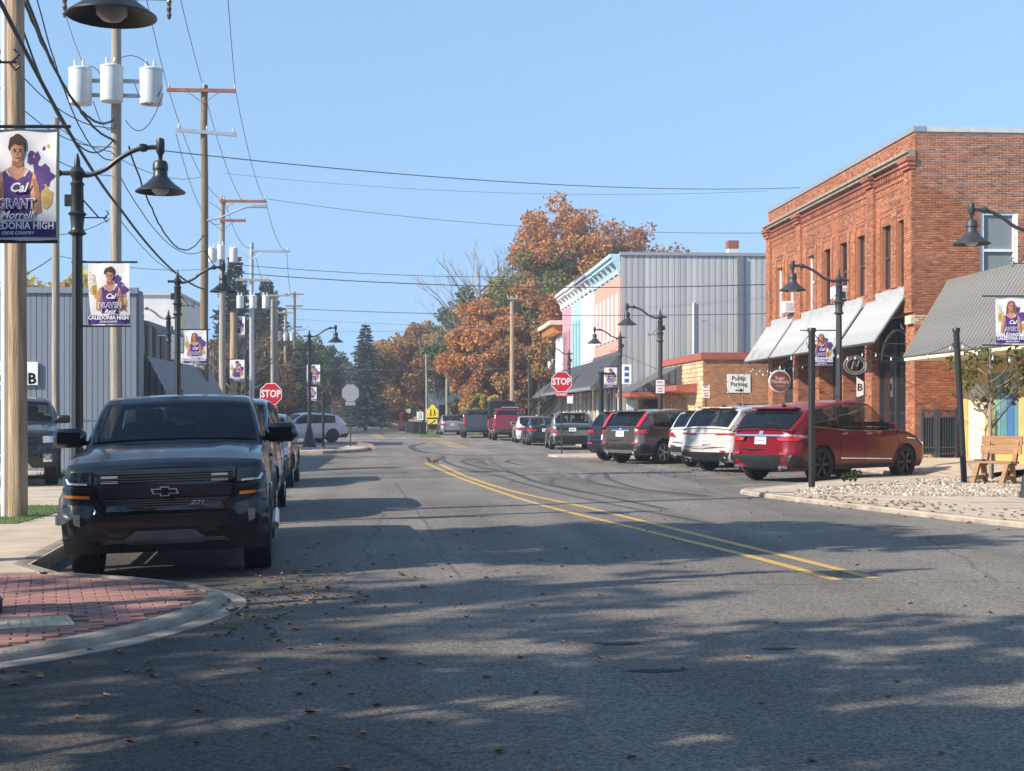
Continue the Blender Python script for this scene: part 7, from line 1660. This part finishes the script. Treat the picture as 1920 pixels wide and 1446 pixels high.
# ================================================================== TREES AND PLANTS
HAZE = 0.0010
def limb_tree(rnd, h, spread, trunk_h, n1=9, bare=False, r0=None):
    """tapered trunk with forking limbs; returns the wood mesh builder and the limb tips"""
    mb = MB(); tips = []; r0 = r0 or h * .017
    top = Vector((rnd.uniform(-.04, .04) * h, rnd.uniform(-.04, .04) * h, h * .86))
    tr = [Vector((0, 0, -.1)), Vector((rnd.uniform(-.01, .01) * h, rnd.uniform(-.01, .01) * h, trunk_h * .5)), Vector((top.x * .25, top.y * .25, trunk_h)), Vector((top.x * .5, top.y * .5, lerp(trunk_h, top.z, .5))), top]
    mb.tube(tr, [r0 * 1.25, r0, r0 * .85, r0 * .5, r0 * .12], 8); tips.append(top)
    def grow(p, d, l, r, lev):
        q = p + d * l * .5 + Vector((rnd.uniform(-.08, .08), rnd.uniform(-.08, .08), rnd.uniform(.0, .12))) * l; e = q + (d + Vector((rnd.uniform(-.3, .3), rnd.uniform(-.3, .3), rnd.uniform(.0, .35)))).normalized() * l * .5
        mb.tube([p, q, e], [r, r * .7, r * .4], 6 if lev < 2 else 4, False); tips.append(e)
        if lev < (4 if bare else 2):
            for _ in range(3 if bare else 2):
                b = rnd.uniform(.35, 1.0); s = p.lerp(q, b * 2) if b < .5 else q.lerp(e, b * 2 - 1)
                nd = (d + Vector((rnd.uniform(-.8, .8), rnd.uniform(-.8, .8), rnd.uniform(-.1, .6)))).normalized(); grow(s, nd, l * rnd.uniform(.5, .68), r * .5, lev + 1)
    for i in range(n1):
        a = 2 * pi * i / n1 * 2.4 + rnd.uniform(-.4, .4); f = lerp(trunk_h * .9, h * .8, (i + .3) / n1); u = (f - trunk_h) / max(.1, top.z - trunk_h)
        st = tr[2].lerp(top, max(0, min(1, u))); up = rnd.uniform(.35, .9)
        grow(st, Vector((cos(a), sin(a), up)).normalized(), spread * (1.05 - .55 * max(0, u)) * rnd.uniform(.75, 1.1), r0 * .45 * (1.1 - .6 * max(0, u)), 0 if not bare else 1)
    return mb, tips
def leaf_quads(mb, rnd, c, n, rad, s0, s1, flat=.85):
    for _ in range(n):
        while True:
            v = Vector((rnd.uniform(-1, 1), rnd.uniform(-1, 1), rnd.uniform(-1, 1)))
            if v.length <= 1: break
        p = c + Vector((v.x * rad, v.y * rad, v.z * rad * flat)); s = rnd.uniform(s0, s1)
        a = Vector((rnd.gauss(0, 1), rnd.gauss(0, 1), rnd.gauss(0, 1))).normalized(); b = a.orthogonal().normalized(); t_ = rnd.uniform(0, 6.28); b = b * cos(t_) + a.cross(b) * sin(t_)
        e = a * s; f = b * s * .62
        mb.add([p - e, p + f, p + e, p - f], [(0, 1, 2, 3)])
TREEM = {}
def broad_mesh(key, seed, h, spread, trunk_h, n_clump, per, s0, s1, gap=.0, clump=.16, bark=BARK):
    rnd = random.Random(seed); wood, tips = limb_tree(rnd, h, spread, trunk_h)
    lm = MB(); cz = lerp(trunk_h, h, .52); rz2 = (h - trunk_h) * .56; cs = []
    for t_ in tips: cs.append(t_)
    while len(cs) < n_clump:
        a = rnd.uniform(0, 2 * pi); w = rnd.uniform(-1, 1); q = rnd.uniform(.55, 1.0) ** .6; r = sqrt(max(0, 1 - w * w)) * spread * q * rnd.uniform(.8, 1.12)
        cs.append(Vector((cos(a) * r, sin(a) * r, cz + w * rz2 * q)))
    for c in cs:
        if rnd.random() < gap: continue
        leaf_quads(lm, rnd, c, int(per * rnd.uniform(.6, 1.3)), h * clump * .62 * rnd.uniform(.7, 1.3), s0, s1)
    return wood, lm
def broad(pos, h, spread, trunk_h, leaf_m, label, seed, n_clump=70, per=110, s=.26, gap=0.0, group='autumn trees', name='broadleaf_tree', bark=BARK, clump=.16, rz=0.0, cat='tree'):
    key = (seed, round(h), round(spread))
    wood, lm = broad_mesh(key, seed, h, spread, trunk_h, n_clump, per, s * .6, s * 1.15, gap, clump)
    t = empty(name, pos, rz); tag(t, label, cat, group); wood.build('trunk', bark, t, 60); lm.build('crown', leaf_m, t); return t
def bare(pos, h, spread, label, seed, bark=PALEBARK, n1=10, name='bare_tree', group='autumn trees', leaf=None, r0=None, trunk_h=None):
    rnd = random.Random(seed); wood, tips = limb_tree(rnd, h, spread, trunk_h or h * .22, n1, True, r0)
    t = empty(name, pos); tag(t, label, 'tree', group); wood.build('trunk', bark, t, 60)
    if leaf:
        lm = MB()
        for q in tips:
            if rnd.random() < leaf[1]: leaf_quads(lm, rnd, q, leaf[2], h * .05, leaf[3] * .6, leaf[3])
        lm.build('crown', leaf[0], t)
    return t
def conifer(pos, h, r, leaf_m, label, seed, name='spruce_tree', droop=.25, layers=26, dense=1.0, base=.08):
    rnd = random.Random(seed); t = empty(name, pos); tag(t, label, 'tree', 'conifers'); wood = MB(); wood.tube([(0, 0, -.1), (0, 0, h * .5), (0, 0, h * .99)], [h * .018, h * .011, h * .002], 8)
    lm = MB()
    for i in range(layers):
        u = i / layers; z = lerp(h * base, h * .985, u ** .95); rr = r * (1 - u) ** .85 * rnd.uniform(.8, 1.12) + .12; n = int(lerp(15, 5, u))
        for k in range(n):
            a = 2 * pi * (k + rnd.random() * .7) / n; l = rr * rnd.uniform(.65, 1.15); d = Vector((cos(a), sin(a), 0)); side = Vector((-sin(a), cos(a), 0)); p0 = Vector((0, 0, z)); p1 = p0 + d * l + Vector((0, 0, -droop * l + rnd.uniform(-.1, .1) + .12 * l)); wood.tube([p0, p1], [.03, .008], 3, False)
            m_ = int((7 + l * 7) * dense)
            for j in range(m_):
                w = (j + rnd.random()) / m_; c = p0.lerp(p1, .12 + .9 * w) + Vector((0, 0, -.06 * l * sin(w * 3))); s = max(.14, h * .017) * rnd.uniform(.7, 1.4) * (1.15 - .4 * w)
                sg = rnd.choice((-1, 1)); e = (d * rnd.uniform(.3, 1) + side * sg * rnd.uniform(.2, 1) + Vector((0, 0, rnd.uniform(-.7, .15)))).normalized() * s * 1.7; f = (side * rnd.uniform(-1, 1) + Vector((0, 0, rnd.uniform(.3, 1)))).normalized() * s * .5
                lm.add([c - f, c + e * .6 - f * .6, c + e, c + e * .5 + f * .7], [(0, 1, 2, 3)])
    wood.build('trunk', BARK, t); lm.build('crown', leaf_m, t); return t
L_ORANGE = leafmat('leaf_orange', [(0.28, 0.105, 0.04), (0.50, 0.188, 0.057), (0.65, 0.285, 0.08), (0.38, 0.215, 0.07), (0.55, 0.188, 0.057), (0.30, 0.25, 0.085)])
L_RUST = leafmat('leaf_rust', [(0.251, 0.099, 0.053), (0.410, 0.165, 0.073), (0.515, 0.225, 0.093), (0.330, 0.198, 0.080), (0.449, 0.159, 0.073)])
L_BROWN = leafmat('leaf_brown', [(0.185, 0.099, 0.046), (0.304, 0.159, 0.066), (0.436, 0.251, 0.093), (0.251, 0.185, 0.066), (0.357, 0.171, 0.080)])
L_OLIVE = leafmat('leaf_olive', [(0.073, 0.097, 0.032), (0.138, 0.162, 0.048), (0.243, 0.227, 0.065), (0.179, 0.147, 0.048), (0.325, 0.212, 0.065)])
L_GREEN = leafmat('leaf_green', [(0.036, 0.068, 0.022), (0.073, 0.122, 0.039), (0.122, 0.162, 0.057), (0.065, 0.097, 0.048)])
L_YELLOW = leafmat('leaf_yellow', [(0.260, 0.212, 0.048), (0.455, 0.357, 0.081), (0.585, 0.439, 0.114), (0.227, 0.243, 0.065)])
L_SPRUCE = leafmat('needles_blue_green', [(0.019, 0.043, 0.032), (0.043, 0.078, 0.062), (0.073, 0.116, 0.094)], .15)
L_DARK = leafmat('needles_dark', [(0.019, 0.032, 0.019), (0.039, 0.058, 0.029), (0.081, 0.081, 0.040)], .15)
L_MAROON = leafmat('leaf_maroon', [(0.162, 0.032, 0.032), (0.357, 0.081, 0.081), (0.260, 0.081, 0.048)])
# right-hand autumn mass behind the painted shopfronts
def T(px, d, z=.0): return wp(px, d, z)
broad(T(1052, 126), 18.8, 5.4, 4.0, L_ORANGE, 'tallest orange brown tree above the painted shopfronts', 31, 180, 150, .19, gap=.16, clump=.10)
broad(T(1125, 130), 19.0, 5.2, 4.0, L_RUST, 'tall rust red tree right of the tallest orange one', 46, 150, 150, .19, gap=.18, clump=.10)
broad(T(1185, 132), 18.0, 5.0, 4.0, L_RUST, 'rust red tree behind the metal clad building roof', 32, 130, 140, .19, gap=.18, clump=.10)
broad(T(1240, 128), 16.0, 4.4, 4.0, L_BROWN, 'brown leaved tree peeping over the metal roof on the right', 33, 100, 130, .19, gap=.2, clump=.11)
broad(T(1008, 122), 15.2, 4.4, 3.0, L_OLIVE, 'olive tree turning yellow left of the tallest orange tree', 34, 110, 230, .19, clump=.12)
broad(T(903, 128), 12.4, 4.0, 2.0, L_GREEN, 'green tree at the left flank of the autumn mass', 35, 90, 200, .19)
broad(T(912, 112), 9.4, 3.3, 1.6, L_ORANGE, 'bright orange maple behind the pale utility pole', 36, 110, 230, .17, clump=.14)
broad(T(985, 116), 11.6, 4.2, 1.8, L_OLIVE, 'mixed olive tree right of the pale utility pole', 37, 90, 210, .18)
broad(T(940, 108), 6.3, 2.6, .8, L_RUST, 'low rust coloured maple by the parked vans', 38, 70, 200, .15)
broad(T(1000, 107), 7.0, 3.0, .9, L_BROWN, 'brown tree beside the white shop', 39, 70, 190, .16)
bare(T(902, 124), 16.5, 5.2, 'leafless pale tree rising left of the orange mass', 41, n1=14)
bare(T(940, 126), 17.5, 5.2, 'leafless tree behind the tallest orange tree', 42, n1=13)
bare(T(1150, 127), 18.5, 4.6, 'twiggy tree between the two rust red trees', 47, BARK, 12)
conifer(T(1005, 140), 21.3, 3.6, L_SPRUCE, 'dark spruce tip behind the tallest orange tree', 43, layers=24, dense=1.4)
broad(T(1318, 150), 17.0, 3.4, 8, L_YELLOW, 'thin yellow treetop beyond the metal roof', 44, 60, 30, .2, clump=.07)
broad(T(1075, 112), 11.0, 4.0, 2, L_RUST, 'rust tree close behind the pink shopfront', 45, 80, 190, .18)
# middle: the brown oaks over the far road, spruces, hedges
broad(T(795, 140), 10.2, 4.0, 2.2, L_BROWN, 'broad brown oak over the far verge', 51, 120, 210, .18)
broad(T(750, 146), 9.2, 3.0, 2.2, L_BROWN, 'smaller golden brown oak left of the broad one', 52, 100, 190, .18)
broad(T(838, 145), 9.8, 3.2, 2.0, L_RUST, 'reddish oak right of the thin leaning pole', 53, 90, 190, .18, gap=.1)
broad(T(866, 150), 9.4, 2.8, 1.5, L_OLIVE, 'olive tree behind the white gabled house', 54, 80, 170, .18)
conifer(T(685, 134), 10.2, 3.0, L_SPRUCE, 'blue green spruce left of the brown oaks', 55, layers=34, dense=2.2)
conifer(T(716, 150), 8.2, 2.4, L_SPRUCE, 'shorter spruce half hidden by the golden oak', 56, layers=26, dense=1.8)
for i, (px, d, h, s_, m_, lab) in enumerate(((715, 168, 4.2, 3.0, L_GREEN, 'dark green hedge mass under the spruce'), (775, 160, 3.6, 3.4, L_GREEN, 'dark shrubs under the brown oaks'), (825, 150, 3.4, 2.6, L_OLIVE, 'olive shrubs by the weathered pole'), (685, 140, 1.9, 1.4, L_GREEN, 'low round green shrub at the road end'), (748, 140, 1.8, .9, L_MAROON, 'small maroon shrub on the far verge'), (905, 104, 2.6, 1.6, L_YELLOW, 'yellow green bush behind the grey pickup'), (870, 122, 2.2, 1.5, L_OLIVE, 'bush in front of the white gabled house'))):
    broad(T(px, d), h, s_, .3, m_, lab, 60 + i, 60, 130, .15, group='shrubs', name='shrub', cat='shrub')
# left: dark evergreen behind poles, bare brown trees, green tree
conifer(T(500, 124), 13.4, 4.6, L_DARK, 'tall dark spruce behind the left utility poles', 71, layers=40, dense=2.6)
conifer(T(440, 110), 14.0, 3.2, L_DARK, 'brown tinged spruce behind the transformers pole', 72, layers=38, dense=2.2)
broad(T(575, 150), 7.6, 3.8, 1.5, L_GREEN, 'rounded dark green tree behind the corner lamp', 73, 110, 190, .18, group='green trees')
broad(T(540, 138), 8.6, 2.8, 1.5, L_GREEN, 'green tree between the distant poles', 74, 90, 170, .18, group='green trees')
broad(T(500, 120), 4.6, 3.0, .5, L_OLIVE, 'scrubby olive bush behind the left stop sign', 75, 70, 110, .22, group='shrubs', name='shrub', cat='shrub')
bare(T(402, 104), 8.6, 4.2, 'leafless brown thicket tree left of the banners', 76, BARK, 13); bare(T(452, 98), 7.4, 3.6, 'leafless brown thicket tree behind the short pole', 77, BARK, 13); bare(T(478, 110), 8.6, 3.8, 'leafless brown tree behind the left stop sign', 78, BARK, 13)
broad(T(415, 112), 6.0, 4.0, .5, L_BROWN, 'brown leaved thicket behind the left banners', 79, 70, 70, .2)
broad(T(465, 116), 6.4, 3.6, .5, L_BROWN, 'brown scrub behind the stop sign pole', 80, 70, 70, .2)
broad(T(115, 75), 9.2, 2.7, 3.0, L_YELLOW, 'yellow green tree above the blue grey roof', 81, 50, 70, .2, gap=.2)
bare(T(255, 92), 8.6, 2.6, 'leafless twiggy tree over the white building', 82, PALEBARK, 9)
broad(T(620, 165), 5.5, 2.8, 1.0, L_RUST, 'small red maple at the far end of the road', 83, 50, 90, .22); broad(T(640, 230), 6.0, 6.5, .5, L_OLIVE, 'distant olive trees closing the end of the road', 84, 80, 90, .3); broad(T(540, 190), 6.5, 6.0, .8, L_GREEN, 'distant green trees behind the corner lamp', 85, 80, 90, .3, group='green trees')
broad(T(770, 215), 9.0, 8.0, .8, L_BROWN, 'distant brown wood behind the oaks', 86, 90, 90, .32); broad(T(880, 200), 9.5, 7.5, .8, L_OLIVE, 'distant olive wood behind the white house', 87, 90, 90, .32)
# young street trees on the right pavement
broad(T(1858, 33.5, ZR), 3.15, 1.0, 1.15, leafmat('leaf_young', [(.06, .075, .015), (.13, .13, .03), (.20, .16, .04), (.09, .10, .03)]), 'young street tree with green gold leaves before the yellow storefront', 91, 30, 20, .08, gap=.35, bark=PALEBARK, clump=.13, group='young street trees')
bare(T(1858, 33.4, ZR), 4.2, 1.0, 'bare upper twigs of the young tree by the bench', 92, PALEBARK, 8, r0=.03, group='young street trees', trunk_h=1.3)
bare(T(1390, 55.0, ZR), 4.4, 1.3, 'bare sapling in front of the public parking sign', 93, PALEBARK, 9, r0=.035, group='young street trees'); bare(T(1010, 78, .15), 3.6, 1.1, 'bare sapling by the white sedan', 94, PALEBARK, 8, r0=.03, group='young street trees'); bare(T(1110, 67, .15), 4.2, .9, 'bare sapling behind the silver SUV', 95, PALEBARK, 8, r0=.03, group='young street trees')
broad(wp(1595, 30.2, ZR), .17, .24, .02, L_GREEN, 'low green plant growing in the rock bed', 96, 26, 40, .03, group='shrubs', name='shrub', cat='shrub')
# street trees behind and left of the camera: they shade the near road
SHL = leafmat('leaf_shade', [(.10, .06, .02), (.2, .11, .03), (.14, .12, .03)])
for i, (x, y, h, s_, n, p_, g_, th_, cl) in enumerate(((-10.4, 13.0, 11.0, 2.3, 120, 60, .05, 6.4, .11), (-13.5, 1.0, 11.0, 3.4, 190, 13, .1, 4.0, .055), (-9.0, 2.6, 12.0, 3.2, 250, 14, .08, 4.0, .05), (-14.0, -4.0, 12.0, 4.2, 210, 15, .1, 4.0, .055), (-5.0, -3.8, 7.5, 2.8, 150, 14, .1, 2.6, .07), (-19, 4.0, 14.0, 3.6, 190, 14, .1, 6.0, .05), (-9.5, -6.5, 10, 3.8, 190, 15, .1, 3.5, .06), (-6.8, 4.2, 6.2, 2.0, 90, 12, .1, 2.6, .07))):
    broad(Vector((x, y, .1)), h, s_, th_, SHL, ['thinning street tree shading the parked pickup', 'tall thinning street tree left of the camera', 'street tree close left of the camera', 'large street tree left behind the camera', 'small street tree behind the camera', 'tall tree far left of the near corner', 'street tree behind the near corner', 'low street tree on the near corner'][i], 101 + i, n, p_, .20, gap=g_, group='street trees off the near corner', clump=cl)
# unseen trees added behind the camera so glossy fronts reflect something dark
for i, (x, y, h, s_, m_, lab) in enumerate(((-14, -13, 9, 3.2, L_OLIVE, 'unseen olive tree added behind the camera, left of the road'), (9, -13.5, 9, 3.2, L_BROWN, 'unseen brown oak added behind the camera, right of the road'), (20, -13, 9, 3.2, L_OLIVE, 'unseen olive tree added behind the camera, far right'), (-25, -12, 10, 3.6, L_BROWN, 'unseen brown oak added behind the camera, far left'), (31, -11, 9, 3.4, L_GREEN, 'unseen green tree added behind the camera at the far right'))):
    broad(Vector((x, y, 0)), h, s_, 1.2, m_, lab, 131 + i, 80, 60, .42, group='unseen trees added behind the camera')
# ---- thin haze over the far street
hb = MB(); hb.bbox((-60, -40, -1.5), (60, 280, 24)); ho = hb.build('haze', mat('haze_air', (.8, .85, .9)), None); ho['kind'] = 'stuff'; tag(ho, 'faint pale haze over the far end of the street', 'haze')
hm = bpy.data.materials.new('haze_volume'); hm.use_nodes = True; ht = hm.node_tree; ht.nodes.clear(); pv = ht.nodes.new('ShaderNodeVolumePrincipled'); pv.inputs['Color'].default_value = (.86, .91, 1, 1); pv.inputs['Density'].default_value = HAZE; pv.inputs['Anisotropy'].default_value = .2; om = ht.nodes.new('ShaderNodeOutputMaterial'); ht.links.new(pv.outputs[0], om.inputs['Volume']); ho.data.materials.clear(); ho.data.materials.append(hm)
